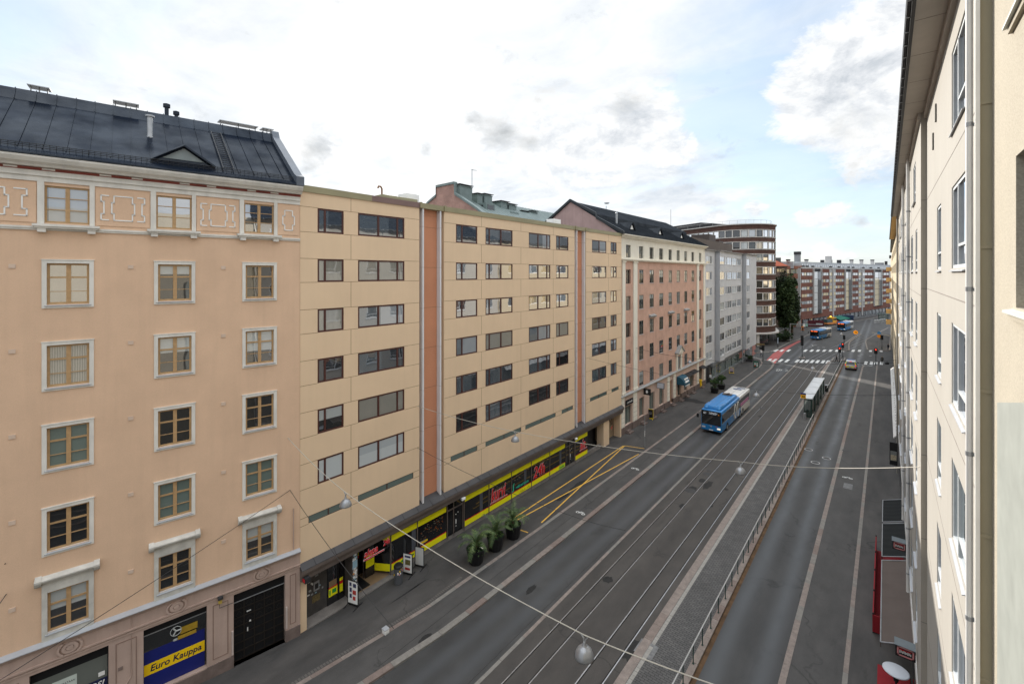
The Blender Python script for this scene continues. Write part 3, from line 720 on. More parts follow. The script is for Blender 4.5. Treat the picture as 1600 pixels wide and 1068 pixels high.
for k in range(18): o_ = -.0-.25*k; s.tube([fa.p(-3.72, o_, roofz(o_)+.14), fa.p(-3.24, o_, roofz(o_)+.14)], .018, 5)
s.build('roof_ladder', BLACK, roof)
s = MB(); c = -5.35                                               # triangular dormer light
s.quad([fa.p(c-.85,-.15,roofz(-.15)+.16), fa.p(c+.85,-.15,roofz(-.15)+.16), fa.p(c,-.15,roofz(-.15)+.74)], 1); s.quad([fa.p(c-1.2,-.18,roofz(-.15)), fa.p(c+1.2,-.18,roofz(-.15)), fa.p(c,-.18,roofz(-.15)+.9)], 0)
for d in (-1, 1):
    s.quad([fa.p(c+d*1.3,-.02,roofz(-.02)+.06), fa.p(c,-.02,roofz(-.02)+.95), fa.p(c,-2.0,roofz(-2.0)+.05), fa.p(c+d*1.3,-.1,roofz(-.1))], 0)
    s.tube([fa.p(c+d*1.3,-.0,roofz(0)+.08), fa.p(c,-.0,roofz(0)+.95)], .06, 5, 0)
s.build('dormer', [ROOFB, mat('dormer_glass', (.22,.25,.25), .1, 3, .3)], roof)
s = MB(); c = fa.p(-6.6, -2.7, roofz(-2.7))
s.lathe(c, [(.13,-.2),(.14,.0),(.12,.02),(.12,1.0),(.2,1.02),(.2,1.1)], 12); s.build('flue', ZINC, roof, smooth=False)
s = MB()
for q, hh, rr in ((-5.75, .55, .10), (-5.3, .22, .09)):
    c = fa.p(q, -5.6, 29.6); s.lathe(c, [(rr,0),(rr,hh),(rr*1.7,hh),(rr*1.7,hh+.2),(rr*.5,hh+.24)], 10)
s.build('vent_pipe', ROOFB, roof)
for q0, q1 in ((-11.3,-10.5), (-8.1,-7.0), (-3.2,-1.1), (-.85,-.2)):
    s = MB(); s.hexa([fa.p(q0,-6.1,29.95), fa.p(q1,-6.1,29.95), fa.p(q1,-5.1,29.86), fa.p(q0,-5.1,29.86), fa.p(q0,-6.1,30.0), fa.p(q1,-6.1,30.0), fa.p(q1,-5.1,29.9), fa.p(q0,-5.1,29.9)])
    for q in (q0+.1, (q0+q1)/2, q1-.1): s.tube([fa.p(q,-5.5,29.55), fa.p(q,-5.5,29.9)], .03, 5)
    s.build('roof_walkway', ZINC, roof)
# ground floor
shop = [(-10.63,-8.15,.62,3.70), (-6.92,-4.42,.62,3.74), (-15.2,-12.6,.62,3.7), (-19.5,-16.9,.62,3.7), (-24,-21.4,.62,3.7)]
gate = (-3.26,-.78,.0,3.74)
m = MB(); m.wall(fa, LA, 0, 0, 4.78, shop+[gate], .35, 0, 0, o=.06)
m.fbox(fa, LA, 0, .06, .13, 4.0, 4.06); m.fbox(fa, LA, 0, .06, .1, 3.86, 3.92)
m.fprism(fa, LA, 0, [(.0,4.60),(.12,4.62),(.16,4.72),(.22,4.76),(.22,4.79),(.0,4.79)], 0)
for a, b in ((-4.3,-3.38), (-8.03,-7.04), (-.66,-.1), (-12.4,-10.8)):
    z0 = .75
    for w_ in (.0,):
        for q0, q1, zz0, zz1 in ((a+.12,a+.16,z0+.1,3.62),(b-.16,b-.12,z0+.1,3.62),(a+.16,b-.16,z0+.1,z0+.14),(a+.16,b-.16,3.58,3.62)):
            m.fbox(fa, q0, q1, .06, .075, zz0, zz1, 1)
for c in (-9.4, -5.67, -1.96, -13.9):
    for r0, r1, dd in ((.0,.12,.09),(.14,.27,.075),(.34,.42,.085)):
        n = 20
        for k in range(n):
            a0, a1 = 2*pi*k/n, 2*pi*(k+1)/n
            if r0 > .3 and abs(sin((a0+a1)/2)) > .72: continue
            m.hexa([fa.p(c+r*cos(a), o_, 4.31+.9*min(r,.30)/max(r,1e-6)*r*sin(a) if False else 4.31+.82*r*sin(a)) for o_ in (.05, .06+dd) for r, a in ((r0,a0),(r1,a0),(r1,a1),(r0,a1))], 0)
m.build('ground_floor', [BASEP, mat('groove_shade', (.25,.17,.135), .1, 3, .9)], ra)
m = MB(); m.fprism(fa, LA, 0, [(.0,4.79),(.26,4.80),(.26,4.83),(.0,4.92)], 0); m.build('ledge', SILL, ra)
m = MB(); m.fbox(fa, LA, -10.63, -.3, .12, -.05, .62); m.fbox(fa, -8.15, -6.92, -.3, .12, -.05, .62); m.fbox(fa, -4.42, -3.26, -.3, .12, -.05, .62)
m.fbox(fa, -10.63, -8.15, -.3, .1, -.05, .56); m.fbox(fa, -6.92, -4.42, -.3, .1, -.05, .56)
m.build('plinth', STONE, ra); m = MB(); m.fbox(fa, -.78, .0, -.3, .12, -.05, .62); m.build('plinth', STONE, ra)
def shopwin(a, b, fc, parts, o=-.2, z0=.62, z1=3.72):
    m = MB(); m.fbox(fc, a, b, o-.02, o, z0, z1); g = m.build('shop_window', GLASSES['dark'], ra)
    for nm, q0, q1, zz0, zz1, mt in parts:
        k = MB(); k.fbox(fc, q0, q1, o+.004, o+.02, zz0, zz1); k.build(nm, mt, g)
    return g
g = shopwin(-6.92, -4.42, fa, [('header', -6.92, -4.42, 3.32, 3.74, mat('shop_black', (.006,.006,.007), .1, 2, .7)), ('blue_film', -6.9, -4.5, .64, 2.5, BLUE), ('transom', -6.92, -4.42, 3.28, 3.33, ZINC)])
k = MB(); k.fbox(fa, -6.9, -4.5, -.178, -.172, 1.38, 1.91); yb = k.build('sign_band', SYELLOW, g)
text_mesh('lettering', 'Euro Kauppa', .42, mat('sign_navy', (.008,.01,.05), .05, 2, .5), g, text_M(fa, -6.68, -.168, 1.52), .004, .006, .18, sx=.93)
k = MB(); c = fa.p(-5.68, -.3, 2.5)
k.lathe(c+fa.n*.02, [(.14,0),(.14,.06),(.03,.08),(.03,.35)], 10)
for kk in range(16): k.tube([fa.p(-5.68+.22*cos(kk*pi/8), -.13, 2.98+.22*sin(kk*pi/8)), fa.p(-5.68+.22*cos((kk+1)*pi/8), -.13, 2.98+.22*sin((kk+1)*pi/8))], .014, 4)
for kk in range(3): k.tube([fa.p(-5.68, -.13, 2.98), fa.p(-5.68+.2*cos(kk*2.1), -.13, 2.98+.2*sin(kk*2.1))], .035, 4)
k.build('desk_fan', mat('fan_white', (.45,.46,.44), .1, 3, .6), g)
k = MB(); k.hexa([fa.p(s_, o_, z_) for z_ in (2.72, 3.02) for s_, o_ in ((-5.5,-.15),(-4.8,-.15),(-4.8,-.19),(-5.5,-.19))]); k.fbox(fa, -5.6, -4.85, -.16, -.13, 2.5, 2.66); k.build('window_display', mat('display_ochre', (.35,.22,.02), .2, 4, .7), g)
g = shopwin(-10.63, -8.15, fa, [('header', -10.63, -8.15, 3.2, 3.7, mat('shop_black', (.006,.006,.007))), ('grey_film', -10.6, -8.2, 1.2, 3.2, mat('film_grey', (.13,.14,.125), .05, 2, .5)), ('blue_film', -9.65, -8.2, .64, 2.2, BLUE)])
k = MB(); k.fbox(fa, -9.98, -9.2, -.17, -.16, 1.75, 2.88); k.build('paper_notice', mat('paper', (.50,.55,.50), .05, 2, .8), g)
for j, tx in enumerate(('VUOKRATAAN', 'LIIKETILAA')): text_mesh('lettering', tx, .13, BLACK, g, text_M(fa, -9.94, -.158, 2.62-.2*j), .002, sx=.78)
text_mesh('lettering', 'TOSI', .34, WHITE, g, text_M(fa, -9.05, -.17, 1.86), .004, .006, .25)
k = MB(); k.fbox(fa, -8.5, -8.28, -.17, -.155, 2.32, 2.5); k.build('number_label', WHITE, g)
for a, b in ((-15.2,-12.6), (-19.5,-16.9), (-24,-21.4)): shopwin(a, b, fa, [('header', a, b, 3.2, 3.7, mat('shop_black', (.006,.006,.007)))])
# iron gate
k = MB(); DKW = mat('gate_brown', (.016,.012,.009), .3, 3, .6)
k.fbox(fa, -3.26, -.78, -.30, -.24, .0, 3.74, 1)
for i in range(6):
    q = -3.24+i*.485; k.fbox(fa, q, q+.05, -.24, -.2, 0, 3.2)
for i in range(8): k.fbox(fa, -3.26, -.78, -.24, -.205, .02+.445*i, .07+.445*i)
for i in range(5):
    for j in range(3):
        cx, cz = -2.98+i*.485, 2.0+.445*j
        for t0 in range(4): k.tube([fa.p(cx+.15*cos(t0*pi/2), -.2, cz+.17*sin(t0*pi/2)), fa.p(cx+.15*cos((t0+1)*pi/2), -.2, cz+.17*sin((t0+1)*pi/2))], .008, 4)
k.fbox(fa, -3.26, -.78, -.24, -.15, 3.2, 3.74, 1); k.fbox(fa, -3.26, -.78, -.2, -.12, 3.17, 3.21, 2)
gt = k.build('gate', [DKW, mat('shop_black', (.006,.006,.007)), ZINC], ra)
for q0, q1, z0, z1, nm in ((-2.62,-2.42,2.42,2.47,'gate_label'), (-2.5,-2.42,1.84,1.92,'gate_label'), (-2.6,-2.55,1.38,1.58,'gate_handle')):
    k = MB(); k.fbox(fa, q0, q1, -.2, -.18, z0, z1); k.build(nm, mat('label_white', (.6,.6,.58), .05, 2, .6), gt)
k = MB(); k.fbox(fa, -3.98, -3.76, .06, .32, 3.9, 4.02); k.fbox(fa, -3.95, -3.8, .1, .25, 3.68, 3.9, 1); k.tube([fa.p(-3.9,.15,3.7), fa.p(-3.9,.15,3.42), fa.p(-3.3,.15,3.42)], .015, 5)
k.build('wall_lamp', [DARK, mat('lamp_amber', (.5,.36,.08), .1, 3, .5)], ra)
for P_ in ([fa.p(-7.36,.08,4.6), fa.p(-7.36,.08,1.9), fa.p(-7.6,.1,1.5)], [fa.p(-.35,.05,7.3), fa.p(-.35,.05,5.0)]): k = MB(); k.tube(P_, .024, 6); k.build('cable_conduit', BASEP, ra)
for q0, q1, o0, o1, z0, z1, mt in ((-7.82,-7.66,.07,.09,2.35,2.5,mat('plate_grey', (.2,.15,.13), .1, 3, .6)), (-3.36,-3.28,.0,.14,.7,1.9,mat('guard_plate', (.5,.42,.38), .1, 3, .6)), (-.76,-.68,.0,.14,.75,1.95,mat('guard_plate', (.5,.42,.38)))):
    k = MB(); k.fbox(fa, q0, q1, o0, o1, z0, z1); k.build('wall_plate', mt, ra)
k = MB(); k.fbox(fa, -7.9, -7.35, .1, .5, 1.0, 1.3); k.fbox(fa, -7.6, -7.42, .5, .51, 1.1, 1.2, 1); wc = k.bevelled('ticket_box', [DARK, RED], ra, .03)
# ---------------------------------------------------------------- yellow panel apartment block with a grocery below
fb = Fac(-25.8, 0, 0, 1)
PANEL = mat('yellow_panel', (.735,.545,.362), .035, .35, .85, .12, 120, streak=.07, grain=.05)
JOINT = mat('panel_joint', (.18,.11,.06), .1, 3, .9)
TERRA = mat('terracotta_panel', (.54,.24,.135), .06, .5, .85, .12, 120, grain=.05)
FIN = mat('fin_white', (.66,.65,.65), .04, 1, .5)
CAPG = mat('coping_green', (.29,.26,.155), .1, .6, .5)
CAPB = mat('coping_brown', (.20,.13,.115), .1, .6, .5)
FASC = mat('fascia_bronze', (.125,.100,.086), .2, 1.2, .5, streak=.2)
FLASH = mat('canopy_sheet', (.050,.047,.048), .2, 1, .45)
DKP = mat('dark_plaster', (.06,.055,.052), .25, 2, .8, grain=.2)
CONC = mat('plinth_concrete', (.20,.18,.165), .2, 1.5, .85, grain=.15, streak=.3)
rb = thing('apartment_block', (-25.8, 32, 0), 'yellow panel apartment block with terracotta strips, white fins and a grocery shop below', 'building')
SECT = [(12.35,20.92), (23.28,41.9), (44.30,53.07)]
WC = [[(13.38,15.05,'pair'),(16.03,19.62,'triple')], [(24.51,26.9,'pair'),(27.88,31.44,'triple_r'),(33.83,37.36,'triple'),(38.37,40.69,'pair_r')], [(45.63,49.06,'half'),(50.16,51.73,'half')]]
STRIPS = [[(12.84,15.3),(16.03,20.4)], [(23.95,26.9),(27.88,32.7),(33.3,38.3),(39.4,41.6)], [(45.2,49.2),(50.4,52.3)]]
ROWS = [(22.91,24.36),(20.0,21.38),(17.04,18.43),(14.07,15.49),(11.08,12.53),(8.13,9.58)]
gB = {(0,0):'pale',(0,1):'mirror'}
rg = random.Random(21); allw = []
for k, (s0, s1) in enumerate(SECT):
    ops = []
    for a, b, st in WC[k]:
        for r, (z0, z1) in enumerate(ROWS): ops.append((a, b, z0, z1)); allw.append((a, b, z0, z1, st, r, k))
    for a, b in STRIPS[k]: ops.append((a, b, 6.06, 6.5)); allw.append((a, b, 6.06, 6.5, 'vent', 6, k))
    m = MB(); m.wall(fb, s0, s1, 3.95, 25.2, ops, .13, 0, 0)
    for s in (s0, s1): m.quad([fb.p(s,0,3.95), fb.p(s,-.6,3.95), fb.p(s,-.6,25.2), fb.p(s,0,25.2)], 0)
    e = .004
    for z0, z1 in ROWS+[(6.06,6.5)]:
        gaps = [s0]+[x for a, b, *_ in (WC[k] if z1 > 7 else STRIPS[k]) for x in (a, b)]+[s1]
        for a, b in zip(gaps[::2], gaps[1::2]):
            for z in (z0, z1): m.fbox(fb, a, b, .0, e, z-.011, z+.011, 1)
    cuts = [(a1+b0)/2+.0 for (a0, a1, *_), (b0, b1, *_2) in zip(WC[k], WC[k][1:])]
    for c in cuts:
        for z0, z1 in zip([3.95]+[q[1] for q in ROWS[::-1]], [q[0] for q in ROWS[::-1]]+[25.2]):
            m.fbox(fb, c-.011, c+.011, .0, e, (z0 if z0 > 4 else 6.5), z1, 1)
        m.fbox(fb, c-.011, c+.011, .0, e, 3.95, 6.06, 1)
    m.build('wall', [PANEL, JOINT], rb)
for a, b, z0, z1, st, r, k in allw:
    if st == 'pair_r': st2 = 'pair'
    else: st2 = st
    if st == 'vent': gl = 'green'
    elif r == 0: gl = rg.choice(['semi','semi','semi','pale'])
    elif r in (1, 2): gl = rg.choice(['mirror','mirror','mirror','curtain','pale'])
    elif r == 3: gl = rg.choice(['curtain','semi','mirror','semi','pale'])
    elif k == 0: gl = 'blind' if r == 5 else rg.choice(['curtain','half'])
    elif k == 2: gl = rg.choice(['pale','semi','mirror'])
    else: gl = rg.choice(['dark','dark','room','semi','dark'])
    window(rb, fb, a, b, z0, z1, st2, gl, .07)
for s0, s1, f0, f1 in ((20.92,23.28,21.19,22.85), (41.9,44.30,42.3,43.95)):
    m = MB(); m.fbox(fb, s0, s1, -.6, -.34, 4.05, 25.2)
    for j in range(8): m.fbox(fb, s0, s1, -.34, -.336, 24.4-2.95*j-.5, 24.42-2.95*j-.5, 1)
    m.build('recess_panel', [TERRA, JOINT], rb)
    for f in (f0, f1):
        m = MB(); m.fbox(fb, f, f+.14, -.34, .02, 3.82, 25.25)
        for j in range(8): m.fbox(fb, f-.002, f+.142, -.3, .022, 24.4-2.95*j-.5, 24.412-2.95*j-.5, 1)
        m.build('fin', [FIN, JOINT], rb)
m = MB()
m.fbox(fb, 12.3, 17.0, -.5, .07, 25.2, 25.58, 0); m.fbox(fb, 17.0, 20.95, -.5, .075, 25.2, 25.57, 1)
m.fbox(fb, 20.95, 53.1, -.5, .07, 25.2, 25.58, 0)
for q in (21.0, 23.3, 42.0, 44.2): m.fbox(fb, q-.08, q+.08, .0, .16, 25.2, 25.62, 0)
m.build('coping', [CAPG, CAPB], rb)
m = MB(); m.fbox(fb, 12.36, 53.05, -13.5, -.35, 3.9, 25.3); m.build('roof', mat('felt_roof', (.09,.085,.08), .15, 1, .9), rb)
for nm, a, b, o0, o1, z1, mt in (('roof_box', 20.6, 24.0, -5, -4, 26.6, CAPG), ('vent_box', 23.2, 24.5, -5.6, -4.4, 27.1, WHITE), ('vent_box', 41.2, 42.6, -3.2, -2.2, 26.5, WHITE)):
    m = MB(); m.fbox(fb, a, b, o0, o1, 25.2, z1); m.bevelled(nm, mt, rb, .03)
m = MB(); c = fb.p(20.9,-4.5,26.4); m.tube([c, c+Vector((0,0,.7)), c+Vector((0,-.1,.85)), c+Vector((0,-.3,.85)), c+Vector((0,-.36,.7))], .07, 7); m.build('vent_hook', mat('rusty_pipe', (.22,.10,.04), .2, 5, .7), rb)
m = MB(); c = fb.p(fb.sz(654, 320, -4)[0], -4, 25.3); m.lathe(c, [(.2,0),(.2,.7),(.8,.75),(.8,.8)], 10); m.build('vent_pipe', DARK, rb)
# canopy
m = MB()
m.fprism(fb, 12.3, 53.1, [(-.35,4.2),(.0,3.98),(.36,3.72),(.36,3.66),(-.35,3.66)], 1)
m.fprism(fb, 12.3, 53.1, [(.38,3.68),(.38,3.50),(.30,3.46),(.30,3.36),(.22,3.33),(.22,3.05),(-.3,3.05),(-.3,3.66)], 0)
for k in range(33): q = 13.1+1.25*k; m.fprism(fb, q, q+.025, [(.0,3.99),(.37,3.73),(.37,3.70),(.0,3.96)], 2)
m.build('canopy', [FASC, FLASH, BLACK], rb)
# ground floor fronts (plane X = -26.0)
fs = Fac(-26.0, 0, 0, 1)
SHOPG = glass('shop_glass', (.008,.008,.009), None, .07)
m = MB(); m.fbox(fs, 18.64, 45.0, -.2, .0, .0, .30); m.build('plinth', CONC, rb); m = MB(); m.fbox(fs, 45.0, 48.0, -.2, .02, .0, .45); m.build('plinth', CONC, rb)
m = MB(); m.fbox(fs, 12.4, 53.05, -2.4, -1.9, 0, 3.9); m.build('inner_wall', DKP, rb)
panes = [(18.64,20.91),(20.91,23.72),(25.6,28.52),(28.52,31.53),(31.53,34.5),(34.5,37.53),(37.53,40.40),(42.33,45.0)]
KINDS = ['alepa','veg','dark','bread','cafe','big24','pillar','ale']
rg = random.Random(5)
STUFF = [mat('shelf_'+n, c, .3, 8, .7) for n, c in (('brown', (.11,.06,.03)), ('orange', (.35,.09,.01)), ('pale', (.18,.16,.12)), ('green', (.03,.07,.03)))]
for (a, b), kd in zip(panes, KINDS):
    k = MB(); k.fbox(fs, a+.03, b-.03, -.04, -.02, .3, 2.75); g = k.build('shop_window', SHOPG, rb)
    k = MB(); k.fbox(fs, a+.04, b-.04, -.018, -.008, 2.3, 2.72); k.build('yellow_band', YELLOW, g)
    k = MB(); k.fbox(fs, a+.04, b-.04, -.018, -.008, .33, .74); k.fbox(fs, a+.04, b-.04, -.018, -.007, .745, .80, 1); k.build('yellow_band', [YELLOW, RED], g)
    k = MB(); k.fbox(fs, a-.04, a+.03, -.06, .03, .0, 2.8); k.fbox(fs, a, b, -.06, .02, 2.73, 2.8); k.fbox(fs, a, b, -.06, .015, .28, .33); k.build('window_frame', FASC, g)
    if kd in ('veg', 'bread', 'cafe', 'big24'):
        k = MB()
        for j in range(46 if kd != 'veg' else 70):
            q = rg.uniform(a+.3, b-.4); z = rg.uniform(1.7, 2.2) if kd != 'veg' else rg.uniform(1.2, 2.1)
            k.fbox(fs, q, q+rg.uniform(.04,.12), -.018, -.012, z, z+rg.uniform(.02,.06), rg.choices((0,1,2,3), (5,1 if kd != 'veg' else 3,3,1))[0])
        if kd == 'veg': k.fbox(fs, 21.15, 21.75, -.018, -.01, .9, 1.15, 2); k.fbox(fs, 21.2, 21.85, -.012, -.006, .95, 1.08, 4)
        k.build('shop_display', STUFF+[SYELLOW], g)
    if kd in ('dark', 'pillar', 'cafe', 'alepa'):
        k = MB(); q = a+(b-a)*(.62 if kd != 'alepa' else .78); k.fbox(fs, q, q+.36, -.018, -.012, .82, 2.28); k.build('inner_pillar', mat('pillar_blue_grey', (.075,.08,.095), .1, 2, .8), g)
WT = mat('letter_white', (.8,.8,.8), .03, 2, .5)
def logo(txt, s, z, size, root, o=.0, fc=fs, sh=.22, sx=.62, ul=None, rise=0):
    text_mesh('lettering', txt, size, WT, root, text_M(fc, s, o+.004, z), .003, size*.034, sh, sx=sx)
    text_mesh('lettering', txt, size, RED, root, text_M(fc, s, o+.012, z), .006, size*.02, sh, sx=sx)
    if ul:
        k = MB(); k.fbox(fc, s-.05, s+ul, o, o+.006, z-.2, z-.09, 1); k.fbox(fc, s-.03, s+ul-.02, o+.002, o+.012, z-.18, z-.11, 0); k.build('underline', [RED, WT], root)
SW = [c for c in rb.children if c.name.startswith('shop_window')]
SW.sort(key=lambda o: o.data.vertices[0].co.y)
logo('kurvi', 28.75, 1.08, 1.5, SW[3], sx=.62, ul=2.2)
logo('24h', 34.78, 1.0, 1.42, SW[5], sx=.88)
logo('ale', 43.35, 1.2, 1.35, SW[7], sx=.74, ul=1.55)
k = MB(); k.fprism(fs, 0, 0, [(0,0),(0,0),(0,0)]) if False else None
k.fbox(fs, 31.72, 31.86, 0, .008, .9, 1.5); k.fbox(fs, 31.8, 31.95, 0, .008, 1.42, 1.56); k.fbox(fs, 31.62, 31.78, 0, .008, .84, .98); k.build('shop_mark', TEAL, SW[4])
text_mesh('lettering', 'meillä saat bonusta', .34, TEAL, SW[4], text_M(fs, 32.15, .0, .98), .004, .006, .1, sx=.72)
k = MB(); k.fbox(fs, 39.2, 40.3, -.006, .0, .34, .78, 0); k.fbox(fs, 39.3, 40.2, -.004, .004, .45, .55, 1); k.build('offer_strip', [mat('lime', (.45,.62,.03), .05, 2, .5), GREEN], SW[6])
k = MB()
for q in range(9): k.tube([fs.p(32.6+.2*q, .0, .42), fs.p(32.68+.2*q, .0, .42+.05*(q*7 % 5)), fs.p(32.72+.2*q, .0, .4)], .012, 4)
k.build('graffiti', mat('graffiti_brown', (.25,.14,.01), .2, 4, .8), SW[4])
k = MB(); k.fbox(fs, 19.5, 20.6, -.006, .0, .5, .62); k.build('offer_strip', GREEN, SW[0])
for a, b in ((23.78,25.5), (40.5,42.25)):                              # glazed double doors
    k = MB(); k.fbox(fs, a, b, -.1, -.06, .12, 2.9); d = k.build('door', SHOPG, rb)
    k = MB()
    for q in (a, a+(b-a)*.38, b-.07): k.fbox(fs, q, q+.07, -.06, .0, .1, 2.95)
    k.fbox(fs, a, b, -.06, -.003, 2.22, 2.3); k.fbox(fs, a, b, -.06, -.003, .0, .3); k.build('door_frame', FASC, d)
    k = MB(); k.fbox(fs, a+.92, a+.98, -.055, -.02, .95, 1.3); k.build('door_handle', WHITE, d)
    for q, z in ((.92,1.65),(.93,.75),(1.15,1.75)): k = MB(); k.fbox(fs, a+q, a+q+.07, -.055, -.04, z, z+.06); k.build('door_sticker', WHITE, d)
    k = MB(); k.fbox(fb, b-.6, b-.22, .1, .32, 2.78, 3.02); k.bevelled('wall_lamp', WT, rb, .06)
# entrance recess and corner bay
k = MB(); k.fbox(fs, 16.0, 18.7, -1.75, .35, -.02, .07); k.fbox(fs, 12.75, 15.6, -.75, .25, -.02, .06); k.build('doorstep', CONC, rb)
k = MB(); k.fbox(fs, 15.6, 16.02, -.7, .2, 0, 3.3); pl = k.build('pillar', mat('pillar_tile', (.075,.062,.055), .2, 3, .7), rb)
PST = [mat('sticker_'+n, c, .1, 4, .7) for n, c in (('white', (.6,.6,.58)), ('blue', (.25,.40,.48)), ('pink', (.5,.25,.25)), ('grey', (.25,.25,.25)), ('black', (.02,.02,.02)), ('orange', (.55,.22,.05)))]
for j in range(62):
    z = .75+2.1*(j/62)+rg.uniform(-.03,.03); q = rg.uniform(15.64, 15.86); h_ = rg.uniform(.06,.15); w_ = rg.uniform(.08,.16)
    k = MB(); k.fbox(fs, q, min(q+w_, 15.99), .2, .203+.001*(j % 7), z, z+h_); k.build('sticker', PST[rg.choices(range(6), (8,2,1,3,4,1))[0]], pl)
k = MB(); k.fbox(fs, 15.66, 15.97, .2, .211, 2.05, 2.5); k.build('sticker', PST[1], pl)
k = MB(); k.fbox(fs, 16.02, 18.62, -1.9, -1.7, .05, 3.2); k.build('entrance_glass', SHOPG, rb)
k = MB(); k.fbox(fs, 16.05, 17.2, -1.69, -.2, .072, .076, 1); k.fbox(fs, 16.02, 18.6, -1.69, -.1, .07, .0715, 0); k.build('entrance_floor', [mat('floor_tan', (.24,.16,.09), .1, 2, .7), BLACK], rb)
k = MB(); k.fbox(fs, 17.25, 17.3, -1.2, -1.1, .07, 2.6); k.fbox(fs, 17.3, 18.0, -1.0, -.95, .1, 2.6, 1); k.fbox(fs, 17.33, 17.97, -.95, -.94, .75, 1.25, 2); k.fbox(fs, 17.33, 17.97, -.95, -.94, 1.25, 1.35, 3); k.fbox(fs, 17.33, 17.97, -.95, -.94, 1.35, 1.6, 2); k.fbox(fs, 17.0, 17.2, -1.6, -1.59, 1.3, 1.65, 2); k.fbox(fs, 17.0, 17.2, -1.59, -1.58, 1.3, 1.45, 3); k.build('sliding_door', [FASC, SHOPG, YELLOW, RED], rb)
k = MB(); k.quad([fs.p(18.0,-1.0,.3), fs.p(18.62,-.03,.3), fs.p(18.62,-.03,2.8), fs.p(18.0,-1.0,2.8)], 0)
k.quad([fs.p(18.0-.005,-1.0,.3), fs.p(18.61,-.03,.3), fs.p(18.61,-.03,.8), fs.p(18.0-.005,-1.0,.8)], 1); k.quad([fs.p(17.995,-1.0,2.4), fs.p(18.61,-.03,2.4), fs.p(18.61,-.03,2.75), fs.p(17.995,-1.0,2.75)], 1); k.build('side_window', [SHOPG, YELLOW], rb)
er = MB(); er.fbox(fb, 16.2, 18.3, .20, .24, 2.35, 2.4); sgn = er.build('sign_rail', BLACK, rb)
logo('alepa', 16.3, 2.5, .62, sgn, .25, fb, .22, .78, ul=1.5); logo('24h', 17.72, 2.62, .5, sgn, .25, fb, .15, .68)
k = MB(); k.fbox(fs, 13.0, 15.6, -.75, -.6, .0, 3.2); bay = k.build('bay_wall', DKP, rb)
k = MB(); k.fbox(fs, 14.4, 15.55, -.6, -.55, .05, 2.75, 0); k.fbox(fs, 14.48, 15.05, -.55, -.54, .55, 1.05, 1); k.fbox(fs, 14.48, 15.05, -.55, -.538, 1.05, 1.13, 2); k.fbox(fs, 14.5, 15.0, -.55, -.541, 1.13, 1.5, 4); k.fbox(fs, 15.2, 15.42, -.55, -.54, .5, 1.0, 1); k.fbox(fs, 15.2, 15.42, -.55, -.54, 1.0, 1.2, 2); k.fbox(fs, 15.2, 15.42, -.55, -.54, 1.2, 1.38, 1); k.fbox(fs, 14.52, 14.6, -.54, -.535, .65, .95, 3); k.fbox(fs, 14.7, 14.98, -.54, -.535, .7, .95, 3); k.fbox(fs, 15.08, 15.14, -.55, -.5, .1, 2.7, 5)
k.build('corner_door', [SHOPG, YELLOW, RED, GREEN, mat('floor_tan', (.24,.16,.09)), BLACK], rb)
for j in range(24):
    q = rg.uniform(13.05, 14.2); z = rg.uniform(.8, 2.5); k = MB(); k.fbox(fs, q, q+rg.uniform(.05,.16), -.6, -.597+.0007*j, z, z+rg.uniform(.05,.14)); k.build('sticker', PST[rg.choices(range(6), (2,1,0,5,4,0))[0]], bay)
for q0, q1, o1, z0, z1, mt in ((13.55,13.9,-.578,1.4,1.95,PST[3]), (13.62,13.84,-.574,1.5,1.82,PST[4]), (13.45,13.95,-.576,.75,1.15,mat('poster_rust', (.13,.10,.045), .5, 9, .8))):
    k = MB(); k.fbox(fs, q0, q1, -.6, o1, z0, z1); k.build('poster', mt, bay)
k = MB(); k.fbox(fb, 12.36, 12.74, -.6, -.01, 0, 3.4); k.build('corner_post', PANEL, rb)
k = MB(); k.fbox(fb, 12.4, 12.7, .0, .5, 3.0, 3.28); bx = k.build('sign_box', DARK, rb)
k = MB(); k.fbox(fb, 12.385, 12.4, .06, .46, 3.05, 3.23); k.build('sign_face', RED, bx)
# garage portal at the far end
for a, b in ((48.4,49.8),(52.7,53.05)): k = MB(); k.fbox(fb, a, b, -.9, -.01, 0, 3.3); k.build('portal_pier', PANEL, rb)
k = MB(); k.fbox(fb, 49.8, 52.7, -1.9, -.95, 0, 3.4, 0); k.fbox(fb, 46.2, 48.4, -1.6, -1.4, 0, 2.8, 1); k.build('portal_wall', [mat('grimy_plaster', (.30,.22,.14), .25, 1.2, .9, streak=.5), DARK], rb)
k = MB()
for j in range(40):
    a = rg.uniform(50.1, 52.4); z = rg.uniform(1.1, 2.7); pts = [fb.p(a+rg.uniform(-.2,.2), -.945, z+rg.uniform(-.25,.25)) for _ in range(4)]
    k.tube(pts, .028, 4, 0 if z > 1.5 else 1)
k.build('graffiti', [BLACK, RED], rb)
